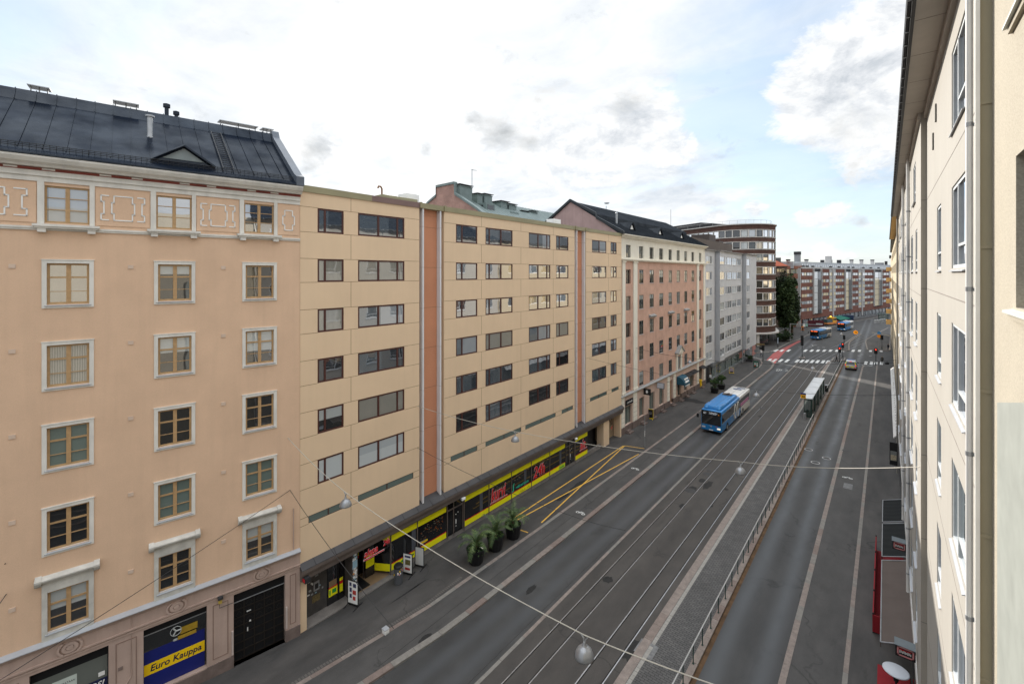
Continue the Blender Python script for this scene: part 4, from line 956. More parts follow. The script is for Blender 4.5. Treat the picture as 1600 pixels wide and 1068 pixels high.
# peach-coloured courtyard block with green roof behind
GRR = mat('verdigris_sheet', (.19,.235,.225), .15, .8, .5, streak=.2)
rr = thing('courtyard_block', (-50, 60, 0), 'pink gabled block with green sheet roof and chimneys rising behind the yellow block', 'building')
fg = Fac(0, 45.5, radians(90), 1)                                   # gable plane facing the camera: s = X, o = -Y
PKW = brickmat('pink_brick', (.46,.28,.23), (.40,.23,.19), (.36,.25,.21), 1, .27, .085, .012, .5, axis='wall', ang=radians(90))
g0 = [fg.sz(668,317.6), fg.sz(681.6,306), fg.sz(681.6,291.8), fg.sz(709.8,286), fg.sz(710.5,303), fg.sz(745.8,326.6)]
m = MB(); pr = [(g0[0][0]-6, 8), (g0[0][0]-6, g0[0][1]-5)]+g0+[(g0[5][0]+5, g0[5][1]-3.6), (g0[5][0]+5, 8)]
m.quad([fg.p(a, 0, z) for a, z in pr]); m.quad([fg.p(a, -.5, z) for a, z in pr])
for (a, z), (b, zz) in zip(pr, pr[1:]): m.quad([fg.p(a,0,z), fg.p(b,0,zz), fg.p(b,-.5,zz), fg.p(a,-.5,z)])
m.build('gable_wall', PKW, rr)
m = MB()
for (a, z), (b, zz) in zip(pr[1:8], pr[2:9]):
    d = Vector((b-a, zz-z)).normalized()*.0
    m.hexa([fg.p(a,.12,z-.12), fg.p(b,.12,zz-.12), fg.p(b,-.6,zz-.12), fg.p(a,-.6,z-.12), fg.p(a,.12,z+.22), fg.p(b,.12,zz+.22), fg.p(b,-.6,zz+.22), fg.p(a,-.6,z+.22)])
m.build('coping', GRR, rr)
xr, zr = g0[4][0]-1.6, g0[4][1]+.2
sl_ = (g0[5][1]-g0[4][1])/(g0[5][0]-g0[4][0]); LEN = 34
m = MB(); x1 = g0[5][0]+5
m.quad([fg.p(xr,-.5,zr), fg.p(x1,-.5,zr+sl_*(x1-xr)), fg.p(x1,-LEN,zr+sl_*(x1-xr)), fg.p(xr,-LEN,zr)])
x0 = g0[0][0]-6; m.quad([fg.p(xr,-.5,zr), fg.p(x0,-.5,zr-9), fg.p(x0,-LEN,zr-9), fg.p(xr,-LEN,zr)])
for k in range(40):
    o = -.9-.85*k; m.fbox(fg, xr, xr+.01, o, o+.04, zr-.1, zr)
    m.hexa([fg.p(xr,o,zr), fg.p(x1,o,zr+sl_*(x1-xr)), fg.p(x1,o-.04,zr+sl_*(x1-xr)), fg.p(xr,o-.04,zr), fg.p(xr,o,zr+.05), fg.p(x1,o,zr+sl_*(x1-xr)+.05), fg.p(x1,o-.04,zr+sl_*(x1-xr)+.05), fg.p(xr,o-.04,zr+.05)])
m.fbox(fg, x0, x1, -LEN, -1, 6, zr+sl_*(x1-xr)-.3); rf = m.build('roof', GRR, rr)
for px, py0, py1, wpx, ln in ((722,291,320,19,2.6), (744,304,325,8,2.0), (757,305,326,12,1.8), (783,316,335,12,2.2), (794,320,340,14,2.0), (815,331,345,12,1.8), (830,331,345,8,1.6)):
    fx = Fac(xr+1.2, 0, 0, 1); a = fx.sz(px-wpx/2, 400)[0]; b = fx.sz(px+wpx/2, 400)[0]; z1 = fx.sz(px, py0)[1]
    m = MB(); m.box(xr+.2, xr+2.0, a, b, zr-2, z1-.2); m.box(xr+.1, xr+2.1, a-.1, b+.1, z1-.2, z1-.1); m.box(xr+.0, xr+2.2, a-.2, b+.2, z1+.05, z1+.12, 1)
    for q in (a+.1, b-.15): m.box(xr+.3, xr+.4, q, q+.06, z1-.1, z1+.05)
    m.build('chimney', [GRR, DARK], rf)
for px, py in ((762,322), (800,336)):
    fx = Fac(xr+3.0, 0, 0, 1); a, z = fx.sz(px, py); m = MB(); m.box(xr+1, xr+3.6, a-1.0, a+1.0, z-1.4, z+.4); d = m.build('dormer', GRR, rf)
    m = MB(); m.box(xr+3.6, xr+3.63, a-.7, a+.7, z-.7, z+.1); m.box(xr+1.4, xr+3.0, a-1.03, a-1.0, z-.5, z+.1); m.build('pane', GLASSES['dark'], d)
fx = Fac(xr+.8, 0, 0, 1); a, z = fx.sz(737.5, 264); zb_ = fx.sz(737.5, 312)[1]
m = MB(); m.tube([(xr+.8,a,zb_), (xr+.8,a,z)], .05, 6); m.tube([(xr+.8,a-.1,z-.1), (xr+.8,a+1.0,z-.1)], .025, 4)
for q in (.0,.25,.5,.75): m.tube([(xr+.5,a+q,z-.1), (xr+1.1,a+q,z-.1)], .012, 4)
m.build('antenna', GREY, rr)
# ---------------------------------------------------------------- pink brick house with white top storey
fc = Fac(-26.0, 0, 0, 1)
PINKB = mat('salmon_brick', (.56,.35,.265), .12, .9, .9, .35, 14, streak=.16, grain=.12)
IVORY = mat('ivory_render', (.78,.73,.62), .06, .8, .85, .15, 60, streak=.12)
PALEP = mat('pale_pink_render', (.58,.42,.34), .08, .8, .85, .15, 60, streak=.15)
ROOFG = sheetroof('dark_slate_roof', (.022,.025,.029), .02, .4)
LEDG = mat('ledge_grey', (.30,.30,.29), .12, 2, .6)
rc = thing('brick_house', (-26, 71, 0), 'salmon brick house with ivory top storey and dark pitched roof beyond the yellow block', 'building')
CW = [(54.82,56.22),(58.86,60.25),(62.4,63.86),(65.96,67.49),(69.71,71.1),(73.23,74.66),(76.81,78.19),(80.42,81.83),(84.49,85.82)]
CR = [(19.19,21.04),(15.71,17.58),(12.19,14.07),(8.7,10.58),(5.2,7.11)]
ops, wn = [], []
for i, (a, b) in enumerate(CW):
    for r, (z0, z1) in enumerate(CR):
        ops.append((a, b, z0, z1)); wn.append((a, b, z0, z1))
    ops.append((a, b, 22.61, 24.26)); wn.append((a, b, 22.61, 24.26))
C0, C1 = 53.12, 88.0
m = MB(); m.wall(fc, C0, 58.2, 4.95, 22.2, [o for o in ops if o[3] < 22.2 and o[0] < 58], .28, 0); m.wall(fc, 58.2, 83.2, 4.95, 22.2, [o for o in ops if o[3] < 22.2 and 58 < o[0] < 83], .10, 0); m.wall(fc, 83.2, C1, 4.95, 22.2, [o for o in ops if o[3] < 22.2 and o[0] > 83], .28, 0); m.wall(fc, C0, C1, 22.2, 25.2, [o for o in ops if o[3] > 22.2], .3, 1, 1)
m.quad([fc.p(C0,0,20), fc.p(C0,-14.6,20), fc.p(C0,-14.6,25.3), fc.p(C0,0,25.3)], 0)
m.fbox(fc, C0+.02, C1-.02, -14.6, -.5, 4, 25.2, 0)
m.build('wall', [PINKB, IVORY], rc)
rg = random.Random(31)
for a, b, z0, z1 in wn:
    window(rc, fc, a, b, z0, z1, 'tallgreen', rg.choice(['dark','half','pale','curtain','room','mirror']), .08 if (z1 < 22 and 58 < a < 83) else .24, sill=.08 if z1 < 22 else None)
for a, b in ((53.57,54.4),(56.88,58.07),(83.11,84.14),(86.83,87.75)): m = MB(); m.fbox(fc, a, b, .0, .12, 5.0, 21.95); m.fbox(fc, a-.12, b+.12, .0, .2, 21.95, 22.15); m.fbox(fc, a-.1, b+.1, .0, .18, 5.0, 5.3); m.build('pilaster', IVORY, rc)
m = MB(); m.fbox(fc, C0, C1, .0, .22, 22.15, 22.3); m.fbox(fc, C0, C1, .0, .38, 22.3, 22.38); m.fprism(fc, C0, C1, [(.0,25.05),(.2,25.1),(.35,25.3),(.6,25.42),(.6,25.55),(.0,25.56)]); m.build('cornice', IVORY, rc)
m = MB(); m.fprism(fc, C0-.1, C1+.2, [(.0,4.8),(.3,4.82),(.3,4.9),(.0,5.06)]); m.build('ledge', LEDG, rc)
for i in (2, 4, 6): a, b = CW[i]; m = MB(); m.fprism(fc, a-.3, b+.3, [(.0,14.25),(.3,14.3),(.38,14.45),(.38,14.52),(.0,14.7)]); m.build('window_hood', LEDG, rc)
m = MB(); a, b = CW[5]; a, b = a-.45, b+.45; c = (a+b)/2
m.fbox(fc, a, a+.4, .0, .22, 5.0, 7.7, 0); m.fbox(fc, b-.4, b, .0, .22, 5.0, 7.7, 0); m.fbox(fc, a-.1, b+.1, .0, .3, 7.5, 7.8, 0)
m.hexa([fc.p(a-.25,.0,7.8), fc.p(b+.25,.0,7.8), fc.p(b+.25,.45,7.8), fc.p(a-.25,.45,7.8), fc.p(c-.02,.0,8.9), fc.p(c+.02,.0,8.9), fc.p(c+.02,.45,8.9), fc.p(c-.02,.45,8.9)], 0)
for d in (-1, 1): m.hexa([fc.p(c,.0,8.85), fc.p(c+d*(b-c+.4),.0,7.75), fc.p(c+d*(b-c+.4),.6,7.75), fc.p(c,.6,8.85), fc.p(c,.0,9.0), fc.p(c+d*(b-c+.4),.0,7.9), fc.p(c+d*(b-c+.4),.6,7.9), fc.p(c,.6,9.0)], 1)
m.build('window_pediment', [IVORY, LEDG], rc)
# roof
ap = fc.oz(892.3, 313.9, C0)
OA, ZA = ap; BR = (OA*.45, ZA-(ZA-25.6)*.47)
m = MB()
prof = [(.62,25.55),(.62,25.62),(BR[0]+.0,BR[1]-.35),(BR[0]-.1,BR[1]+.15),(OA,ZA),(-14.9,25.3),(-14.9,25.1)]
m.fprism(fc, C0-.1, C1-.2, prof)
for k in range(50): q = C0+.2+.7*k; m.fprism(fc, q, q+.03, [(.6,25.63),(BR[0],BR[1]-.35),(BR[0],BR[1]-.30),(.6,25.68)])
rf = m.build('roof', ROOFG, rc)
m = MB()
for (o, z), (o2, z2) in zip(prof[1:5], prof[2:6]): m.fprism(fc, C0-.35, C0-.02, [(o,z-.12),(o2,z2-.12),(o2,z2+.25),(o,z+.25)])
m.build('roof_verge', mat('verge_dark', (.03,.035,.04), .15, 2, .5), rf)
PKG = mat('gable_render', (.43,.30,.28), .1, .6, .9, streak=.35)
m = MB(); m.quad([fc.p(C0-.14, o, z) for o, z in [(-14.6,20),(0,20),(.0,25.5),(BR[0],BR[1]-.4)]]); m.quad([fc.p(C0-.14, o, z) for o, z in [(-14.6,20),(BR[0],BR[1]-.4),(OA,ZA-.15),(-14.6,25.2)]]); m.build('gable_wall', PKG, rc)
def croof(o): return 25.62+(.62-o)*(BR[1]-.35-25.62)/(.62-BR[0])
for i, q in enumerate((58.5, 68.5, 78.0)):
    o = -.9; z = croof(o); m = MB()
    m.quad([fc.p(q-.5,o,z+.1), fc.p(q+.5,o,z+.1), fc.p(q,o,z+.75)], 1); m.quad([fc.p(q-.9,o-.05,z), fc.p(q+.9,o-.05,z), fc.p(q,o-.05,z+1.05)], 0)
    for d in (-1, 1): m.quad([fc.p(q+d*.95,o+.15,z-.02), fc.p(q,o+.15,z+1.1), fc.p(q,o-2.2,z+1.1)], 0); m.tube([fc.p(q+d*.95,o+.1,z), fc.p(q,o+.1,z+1.1)], .09, 5, 0)
    m.build('dormer', [ROOFG, WHITE], rf)
m = MB(); c = fc.p(57.3, -2.6, croof(-2.6)); m.lathe(c, [(.16,-.3),(.16,1.3),(.22,1.35),(.05,1.5)], 10); m.build('flue', ZINC, rf)
c = fc.p(63.2, OA, ZA); m = MB(); m.tube([c, c+Vector((0,0,.5))], .05, 5); m.lathe(c+Vector((.1,0,.75)), [(.0,-.0),(.3,.06),(.45,.16)], 14); m.build('satellite_dish', GREY, rf)
# ground floor shops
SH = [(54.5,56.5,.9,3.3,'shop'),(58.9,60.5,.9,3.5,'shop'),(62.3,64.2,.9,3.5,'shop'),(66.0,67.8,.9,3.5,'shop'),(70.2,71.4,.3,3.9,'door'),(73.6,75.0,.7,3.2,'shop'),(76.6,78.2,.9,3.3,'shop'),(79.6,81.6,.9,3.4,'shop'),(84.6,86.3,.7,3.3,'shop')]
m = MB(); m.wall(fc, C0, C1, .0, 4.95, [s[:4] for s in SH], .35, 0, 0)
for a, b in ((53.3,54.2),(56.8,58.0),(69.0,70.0),(71.6,72.6),(83.2,84.1),(87.0,87.9)):
    m.fbox(fc, a, b, .0, .10, .9, 4.8, 1)
    for z in (1.5,2.1,2.7,3.3,3.9): m.fbox(fc, a, b, .10, .102, z, z+.03, 2)
m.build('ground_floor', [PALEP, IVORY, LEDG], rc)
m = MB(); last = C0
for a, b, z0, z1, kd in SH:
    m.fbox(fc, last, a, -.2, .13, -.05, .85); m.fbox(fc, a, b, -.2, .05, -.05, z0-.02)
    m.fbox(fc, a-.1, a+1.1, .13, .75, -.05, .17); m.fbox(fc, a, a+.9, .13, .45, .17, .34); last = b
m.fbox(fc, last, C1, -.2, .13, -.05, .85); m.build('plinth', STONE, rc)
for a, b, z0, z1, kd in SH:
    m = MB(); m.fbox(fc, a, b, -.32, -.28, z0, z1)
    if kd == 'door':
        g = m.build('door', mat('oak_door', (.30,.14,.05), .15, 4, .5), rc)
        k = MB(); k.fbox(fc, a+.1, a+.16, -.28, -.2, 1.2, 1.5); k.build('handle', STEEL, g)
    else:
        g = m.build('shop_window', GLASSES['green'], rc)
        k = MB()
        for q in (a, (a+b)/2-.03, b-.06): k.fbox(fc, q, q+.06, -.28, -.24, z0, z1)
        k.fbox(fc, a, b, -.28, -.24, z0+.78*(z1-z0), z0+.78*(z1-z0)+.06); k.build('window_frame', GREENF, g)
m = MB(); m.fbox(fc, 54.5, 56.6, .11, .18, 3.5, 4.2); sg = m.build('shop_sign', BLACK, rc)
k = MB()
for j in range(9): k.fbox(fc, 54.75+.18*j, 54.84+.18*j, .18, .19, 3.75, 3.85+.06*(j*5 % 3))
k.build('sign_script', WHITE, sg)
def pend(s0, z0, z1, out, mt, nm):
    m = MB(); m.fbox(fc, s0, s0+.18, .15, .15+out, z0, z1); return m.bevelled(nm, mt, rc, .02)
b1 = pend(59.9, 3.9, 4.75, 1.0, BLACK, 'sign_box'); k = MB(); c = fc.p(59.895, .65, 4.3); k.lathe(c, [(.0,-.2),(.12,-.1),(.16,.05),(.08,.25)], 8, sy=.06); k.build('sign_emblem', WHITE, b1)
b2 = pend(64.6, 3.85, 4.7, 1.1, mat('sign_frame', (.12,.12,.13), .1, 2, .5), 'sign_box'); k = MB(); k.fbox(fc, 64.58, 64.6, .22, 1.18, 3.92, 4.63); k.build('sign_face', mat('sign_pale', (.55,.57,.62), .05, 2, .4), b2)
m = MB()
for o, z in ((.0,4.9),(.0,3.95)): m.tube([fc.p(68.9,o,z), fc.p(68.9,.9,z)], .02, 4)
m.tube([fc.p(68.9,.9,3.95), fc.p(68.9,.9,4.9)], .02, 4); m.build('sign_bracket', DARK, rc)
m = MB(); AWN = mat('awning_petrol', (.018,.075,.115), .1, 2, .7)
n = 8
for i in range(n):
    a0, a1 = pi/2*i/n, pi/2*(i+1)/n
    q0, q1 = (1.25*sin(a0), 2.75+1.25*cos(a0)), (1.25*sin(a1), 2.75+1.25*cos(a1))
    m.quad([fc.p(73.1,.05+q0[0],q0[1]), fc.p(75.7,.05+q0[0],q0[1]), fc.p(75.7,.05+q1[0],q1[1]), fc.p(73.1,.05+q1[0],q1[1])])
    for s in (73.1, 75.7): m.quad([fc.p(s,.05,2.75), fc.p(s,.05+q0[0],q0[1]), fc.p(s,.05+q1[0],q1[1])])
m.fbox(fc, 73.1, 75.7, 1.29, 1.31, 2.5, 2.75); aw = m.build('awning', AWN, rc)
k = MB(); k.fbox(fc, 73.4, 75.4, 1.31, 1.32, 2.55, 2.7)
for z, o in ((3.5,1.1),(3.1,1.26)): k.hexa([fc.p(73.6,o,z), fc.p(75.2,o,z), fc.p(75.2,o+.06,z), fc.p(73.6,o+.06,z), fc.p(73.6,o-.1,z+.22), fc.p(75.2,o-.1,z+.22), fc.p(75.2,o-.02,z+.22), fc.p(73.6,o-.02,z+.22)])
k.build('awning_stripe', WHITE, aw)
for a, b in ((76.3,79.2),(79.4,82.0),(84.3,86.6)):
    m = MB(); m.hexa([fc.p(a,.0,3.75), fc.p(b,.0,3.75), fc.p(b,.9,3.5), fc.p(a,.9,3.5), fc.p(a,.0,3.82), fc.p(b,.0,3.82), fc.p(b,.9,3.56), fc.p(a,.9,3.56)]); m.build('awning', BLACK, rc)
# ---------------------------------------------------------------- grey house with projecting bays
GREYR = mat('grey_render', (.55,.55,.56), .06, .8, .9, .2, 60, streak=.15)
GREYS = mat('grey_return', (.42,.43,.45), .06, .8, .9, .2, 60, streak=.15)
rd = thing('office_house', (-26, 106, 0), 'pale grey rendered house with projecting bays and white windows past the brick house', 'building')
def span(fcx, a, b): return fcx.sz(a, 500)[0], fcx.sz(b, 500)[0]
f1 = Fac(-26.0,0,0,1); f2 = Fac(-25.1,0,0,1); f3 = Fac(-25.45,0,0,1); f4 = Fac(-24.6,0,0,1)
a0, a1 = 88.02, f1.sz(1117.3,500)[0]; b0 = a1; b1 = f2.sz(1132.5,500)[0]; c1 = f3.sz(1159.8,500)[0]; d1 = 123.9
DR = [tuple(sorted((f1.sz(1109, y0)[1], f1.sz(1109, y1)[1]))) for y0, y1 in ((401.5,412.3),(425.5,436.9),(449.6,460.5),(473.2,484.7),(497.8,508.6),(521.4,533.2),(546,560.8))]
per = (DR[0][0]-DR[6][0])/6; DR = [(DR[0][0]-per*i, DR[0][0]-per*i+1.55) for i in range(7)]
ZT = DR[0][1]+1.0; ZB = DR[6][0]-.95
segs = [(f1, a0, a1, [span(f1,1103.3,1112.6)], 'white2'), (f2, b0, b1, [span(f2,1125.3,1131.8)], 'white2'), (f3, b1, c1, [span(f3,1133.6,1135.8), span(f3,1136.6,1143.2), span(f3,1144.2,1150.6), span(f3,1152,1157.8)], 'white2'), (f4, c1, d1, [span(f4,1166.8,1171.5)], 'white2')]
rg = random.Random(41); po = None
m = MB()
for f, s0, s1, wl, st in segs:
    ops = [(a, b, z0, z1) for a, b in wl for z0, z1 in DR]
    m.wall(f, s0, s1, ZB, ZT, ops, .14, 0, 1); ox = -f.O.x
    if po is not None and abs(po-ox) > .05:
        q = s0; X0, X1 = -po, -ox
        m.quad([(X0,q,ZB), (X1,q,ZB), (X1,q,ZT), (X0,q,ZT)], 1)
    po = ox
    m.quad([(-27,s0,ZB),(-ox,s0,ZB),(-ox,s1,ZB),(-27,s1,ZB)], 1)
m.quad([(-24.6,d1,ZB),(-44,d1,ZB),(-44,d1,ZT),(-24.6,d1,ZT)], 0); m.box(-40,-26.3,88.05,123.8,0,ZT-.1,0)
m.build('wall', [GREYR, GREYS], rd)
for f, s0, s1, wl, st in segs:
    for a, b in wl:
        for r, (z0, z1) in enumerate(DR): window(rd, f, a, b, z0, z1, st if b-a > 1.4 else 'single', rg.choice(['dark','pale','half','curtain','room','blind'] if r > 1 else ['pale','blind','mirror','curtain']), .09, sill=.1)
m = MB()
for f, s0, s1, *_ in segs: m.fbox(f, s0-.3, s1+.3, -3, .35, ZT, ZT+.18)
m.fbox(f1, 88.2, 118, -12, -2.6, ZT+.18, ZT+2.6, 1); m.build('roof', [mat('eave_grey', (.22,.21,.20), .1, 1, .6), mat('attic_brown', (.10,.078,.065), .15, 1, .7)], rd)
for f, q, z1 in ((f1, a1-.15, ZT), (f3, c1-.15, ZT)): m = MB(); m.tube([f.p(q,.12,.2), f.p(q,.12,z1)], .09, 7); m.build('drainpipe', mat('pipe_grey', (.33,.34,.36), .06, 2, .5), rd)
m = MB(); m.box(-26.3,-26.0,88.1,91.0,0,ZB,1); m.box(-26.3,-25.7,91,123.7,.0,.5,1)
for a, b in ((92.3,96.0),(96.6,101),(101.6,106),(106.6,111),(111.6,116),(117,119),(119.4,123.4)): m.box(-26.0,-25.92,a,b,.5,ZB-.6,0)
m.box(-26.2,-25.6,91.5,123.6,ZB-.6,ZB,1); g = m.build('shopfront', [GLASSES['green'], mat('shopfront_grey', (.15,.155,.16), .1, 1, .6)], rd)
for q_ in ((-25.9,-25.86,113,116,1.2,2.6), (-24.7,-24.64,120,123.5,1.0,3.2)): m = MB(); m.box(*q_); m.build('window_film', mat('film_pink', (.42,.20,.18), .25, 1, .6), rd)
m = MB(); m.box(-26.05,-25.9,88.8,90.6,0,3.2); m.build('gateway', BLACK, rd)
# ---------------------------------------------------------------- round-fronted brown brick block
BRN = brickmat('brown_brick', (.105,.055,.044), (.085,.046,.037), (.085,.058,.05), 1, .5, .12, .01, .5, axis='wall', ang=radians(60))
CONW = mat('pale_concrete', (.54,.52,.49), .07, 1, .8, streak=.12)
re_ = thing('round_block', (-34, 151.5, 0), 'dark brown brick block with rounded corner and white ribbon windows at the crossing', 'building')
cx, cy, R = -34.3, 150.9, 9.3
nl = Vector((-.491,-.871))
ang0 = atan2(nl.y, nl.x)
arc = [(cx+R*cos(ang0+(.25-ang0)*i/18), cy+R*sin(ang0+(.25-ang0)*i/18)) for i in range(19)]
tdir = Vector((-.871,.491))
def tp(l): return (arc[0][0]+tdir.x*l, arc[0][1]+tdir.y*l)
path = [tp(l) for l in (52,44,36,28,22,18,15.5,13,10.4,7.8,5.2,2.6)]+arc+[(cx+R*cos(.25)-sin(.25)*l, cy+R*sin(.25)+cos(.25)*l) for l in (4,8,16,30)]  # unseen left wing lengthened to block sun and narrow the lit road band
ER = [H-(y-VY)/F*128.5 for y in (369.4,388.5,407.6,427.9,449.2,468.8,489,509.4)]      # window sills
WH = 1.95; ZRE = H+79.5*128.5/F; ZCAN = ER[7]-2.2
def ring(mb, off, z0, z1, m, thick=.5, pth=path):
    A, B = strip_poly(pth, thick, off)
    for i in range(len(A)-1):
        mb.hexa([(A[i].x,A[i].y,z0),(B[i].x,B[i].y,z0),(B[i+1].x,B[i+1].y,z0),(A[i+1].x,A[i+1].y,z0),(A[i].x,A[i].y,z1),(B[i].x,B[i].y,z1),(B[i+1].x,B[i+1].y,z1),(A[i+1].x,A[i+1].y,z1)], m)
m = MB()
tops = [ZRE]+[z-0 for z in ER[:-1]]
for k, z in enumerate(ER):
    top = ZRE-.35 if k == 0 else ER[k-1]-.18
    ring(m, 0, z+WH+.16, top, 0)
ring(m, 0, ZCAN+.3, ER[7]-.18, 0)
m.prism([(-60,185)]+[(p[0]+0, p[1]) for i, p in enumerate(strip_poly(path, .5, 0)[0])]+[(-36,188)], ZCAN-.2, ZRE-.4, 2)
m.build('wall', [BRN, CONW, DARK], re_)
m = MB(); ring(m, .35, ZRE-.35, ZRE-.1, 0); ring(m, .9, ZCAN-.1, ZCAN+.3, 0, 1.2); m.build('cornice', CONW, re_)
# windows along the path
P2 = [Vector(p) for p in path]; cum = [0]
for a, b in zip(P2, P2[1:]): cum.append(cum[-1]+(b-a).length)
def pat(s):
    for i in range(len(P2)-1):
        if s <= cum[i+1] or i == len(P2)-2:
            d = (P2[i+1]-P2[i]).normalized(); return P2[i]+d*(s-cum[i]), d
rg = random.Random(51); step = 2.05
pm = []
s = 24.0
while s < cum[-1]-8: pm.append(s); s += step
for k, z in enumerate(ER):
    pr = MB(); ring(pr, .12, z-.18, z, 0); ring(pr, .10, z+WH, z+WH+.16, 0)
    for i, s in enumerate(pm):
        p, d = pat(s); n = Vector((d.y,-d.x))
        q = [p-d*.15-n*.3, p+d*.15-n*.3, p+d*.15+n*.04, p-d*.15+n*.04]; pr.hexa([(v.x,v.y,z) for v in q]+[(v.x,v.y,z+WH) for v in q])
    pr.build('window_band', CONW, re_)
    for i, s in enumerate(pm[:-1]):
        a, d0 = pat(s+.15); b, d1_ = pat(s+step-.15)
        if k > 2 and s < 46: continue
        n = Vector((d0.y,-d0.x)); d = (b-a).normalized()
        g = MB(); q = [a-n*.14, b-n*.14, b-n*.10, a-n*.10]; g.hexa([(v.x,v.y,z+.08) for v in q]+[(v.x,v.y,z+WH-.05) for v in q])
        c = rg.choices(['dark','room','warm','pale','mirror','half'], (8,6,.7,.7,3,1.2))[0]
        fr = MB()
        for v0, v1, za, zb2 in ((a,a+d*.09,z,z+WH),(b-d*.09,b,z,z+WH),(a,b,z,z+.09),(a,b,z+WH-.07,z+WH)):
            q = [v0-n*.12, v1-n*.12, v1-n*.04, v0-n*.04]; fr.hexa([(v.x,v.y,za) for v in q]+[(v.x,v.y,zb2) for v in q])
        if rg.random() < .5:
            v0 = a+d*(.5); q = [v0-n*.1, v0+d*.05-n*.1, v0+d*.05-n*.05, v0-n*.05]; fr.hexa([(v.x,v.y,z) for v in q]+[(v.x,v.y,z+WH) for v in q])
        w0 = fr.build('window', DARKF, re_); g.build('pane', GLASSES[c], w0)
m = MB(); g0_ = strip_poly(path, 2.2, -1.6)
ring(m, -1.6, 0, ZCAN, 0, 2.0)
for s in (50, 54.5, 59.0, 63.5):
    p, d = pat(s); m.lathe((p.x,p.y,0), [(.4,0),(.4,ZCAN)], 12, 1)
m.build('shopfront', [GLASSES['dark'], CONW], re_)
p, d = pat(58); n = Vector((d.y,-d.x))
sg = MB()
for j in range(7):
    v = p+d*(-1.4+.38*j)+n*.08; sg.box(v.x-.14, v.x+.14, v.y-.05, v.y+.05, ZCAN+1.25+.06*(j % 2), ZCAN+1.6+.1*(j % 3))
v = p+d*1.8+n*.1; sg.box(v.x-.6, v.x+.6, v.y-.05, v.y+.05, ZCAN+1.4, ZCAN+2.0, 1)
sg.build('shop_sign', [WHITE, mat('bright_green', (.12,.55,.05), .05, 1, .5)], re_)
m = MB(); p, d = pat(59.5); n = Vector((d.y,-d.x)); v = p-n*1.0; m.box(v.x-.7, v.x+.7, v.y-.06, v.y+.06, 2.2, 4.0); m.build('hanging_banner', mat('banner', (.5,.55,.52), .1, 2, .6), re_)
m = MB(); p0 = tp(30); m.prism([(p0[0],p0[1]+4),(tp(8)[0],tp(8)[1]+4),(-40,164),(-54,176)], ZRE-.2, ZRE+2.0, 0); m.tube([(tp(22)[0],tp(22)[1]+4,ZRE), (tp(22)[0],tp(22)[1]+4,ZRE+8)], .08, 4, 1)
A, B = strip_poly(path[5:], 1.4, -1.0)
m.tube([(q.x,q.y,ZRE+1.0) for q in B], .035, 4, 1)
for q in B[::2]: m.tube([(q.x,q.y,ZRE-.1), (q.x,q.y,ZRE+1.0)], .03, 4, 1)
m.build('roof_deck', [DARK, GREY], re_)
for f, s0, s1, o0, o1, z1 in ((f1, 108, 113, -9, -5, ZT+4.6), (f1, 114, 117.5, -6.5, -4.5, ZT+3.4)):
    k = MB(); k.fbox(f, s0, s1, o0, o1, ZT, z1); k.build('roof_plant', mat('plant_brown', (.075,.06,.055), .15, 1, .6), rd)
# ---------------------------------------------------------------- long red and white apartment block closing the street
pl_, pr_ = gp(1250, 511.5), gp(1390, 488.5)
angF = atan2(pr_.x-pl_.x, pr_.y-pl_.y)
ff = Fac(pl_.x, pl_.y, angF, 1)
REDB = brickmat('red_brick', (.205,.092,.07), (.17,.075,.058), (.20,.11,.09), 1, .6, .2, .012, .5, axis='wall', ang=angF)
PALEC = mat('pale_panel', (.46,.45,.44), .06, .6, .8, streak=.1)
TINR = mat('tin_attic', (.40,.42,.44), .08, .5, .5)
rf_ = thing('far_block', tuple(ff.p(40, 0, 0)), 'long red brick and white panel apartment block closing the end of the street', 'building')
def fs_(px): return ff.sz(px, 450)[0]
zt = ff.sz(1290, 418.8)[1]; zb = ff.sz(1300, 487)[1]; NF = 6
# level lines measured at px 1262: window tops and bottoms
def zz_(y): return ff.sz(1262, y)[1]
zt = zz_(419.5); W0 = [(zz_(430.6), zz_(425.6))]; flr = (zz_(425.6)-zz_(480.9))/5.0
FR = [(W0[0][0]-flr*i, W0[0][1]-flr*i) for i in range(6)]
zb = FR[5][0]-2.4
x0 = fs_(1253); x9 = fs_(1396)
red = [(1253,1270,4),(1282.5,1296,3),(1306,1319.5,4),(1329.5,1341.5,3),(1351.5,1365,3),(1377,1389.5,3)]
bay = [(1270,1282.5),(1319.5,1329.5),(1365,1377)]; pale = [(1296,1306),(1341.5,1351.5)]
m = MB(); m.fbox(ff, fs_(1252), x9+4, -14, -.3, 0, zt+.2, 1)
for a, b, n in red:
    a, b = fs_(a), fs_(b); top = zt
    for z0, z1 in FR: m.fbox(ff, a, b, -.3, .0, z1, top, 0); top = z0
    m.fbox(ff, a, b, -.3, .0, zb, top, 0)
m.fbox(ff, fs_(1252), x9+4, -.25, .02, zb-.6, zb+1.2, 0); m.fbox(ff, fs_(1252), x9+4, -.3, .12, zt, zt+.5, 1)
for a, b in pale:
    a, b = fs_(a), fs_(b); m.fbox(ff, a, b, -.3, -.05, zb, zt, 1); c = (a+b)/2; m.fbox(ff, c-.45, c+.45, -.05, .35, 1, zt+.3, 1)
m.build('wall', [REDB, PALEC], rf_)
rg = random.Random(61)
FPALE = glass('far_glass_pale', (.70,.72,.72), (.5,.52,.52), .10, 'side'); FWARM = glass('far_glass_warm', (.78,.64,.38), (.55,.42,.22), .10, 'side')  # warm and bright reflections put into the pane colour itself
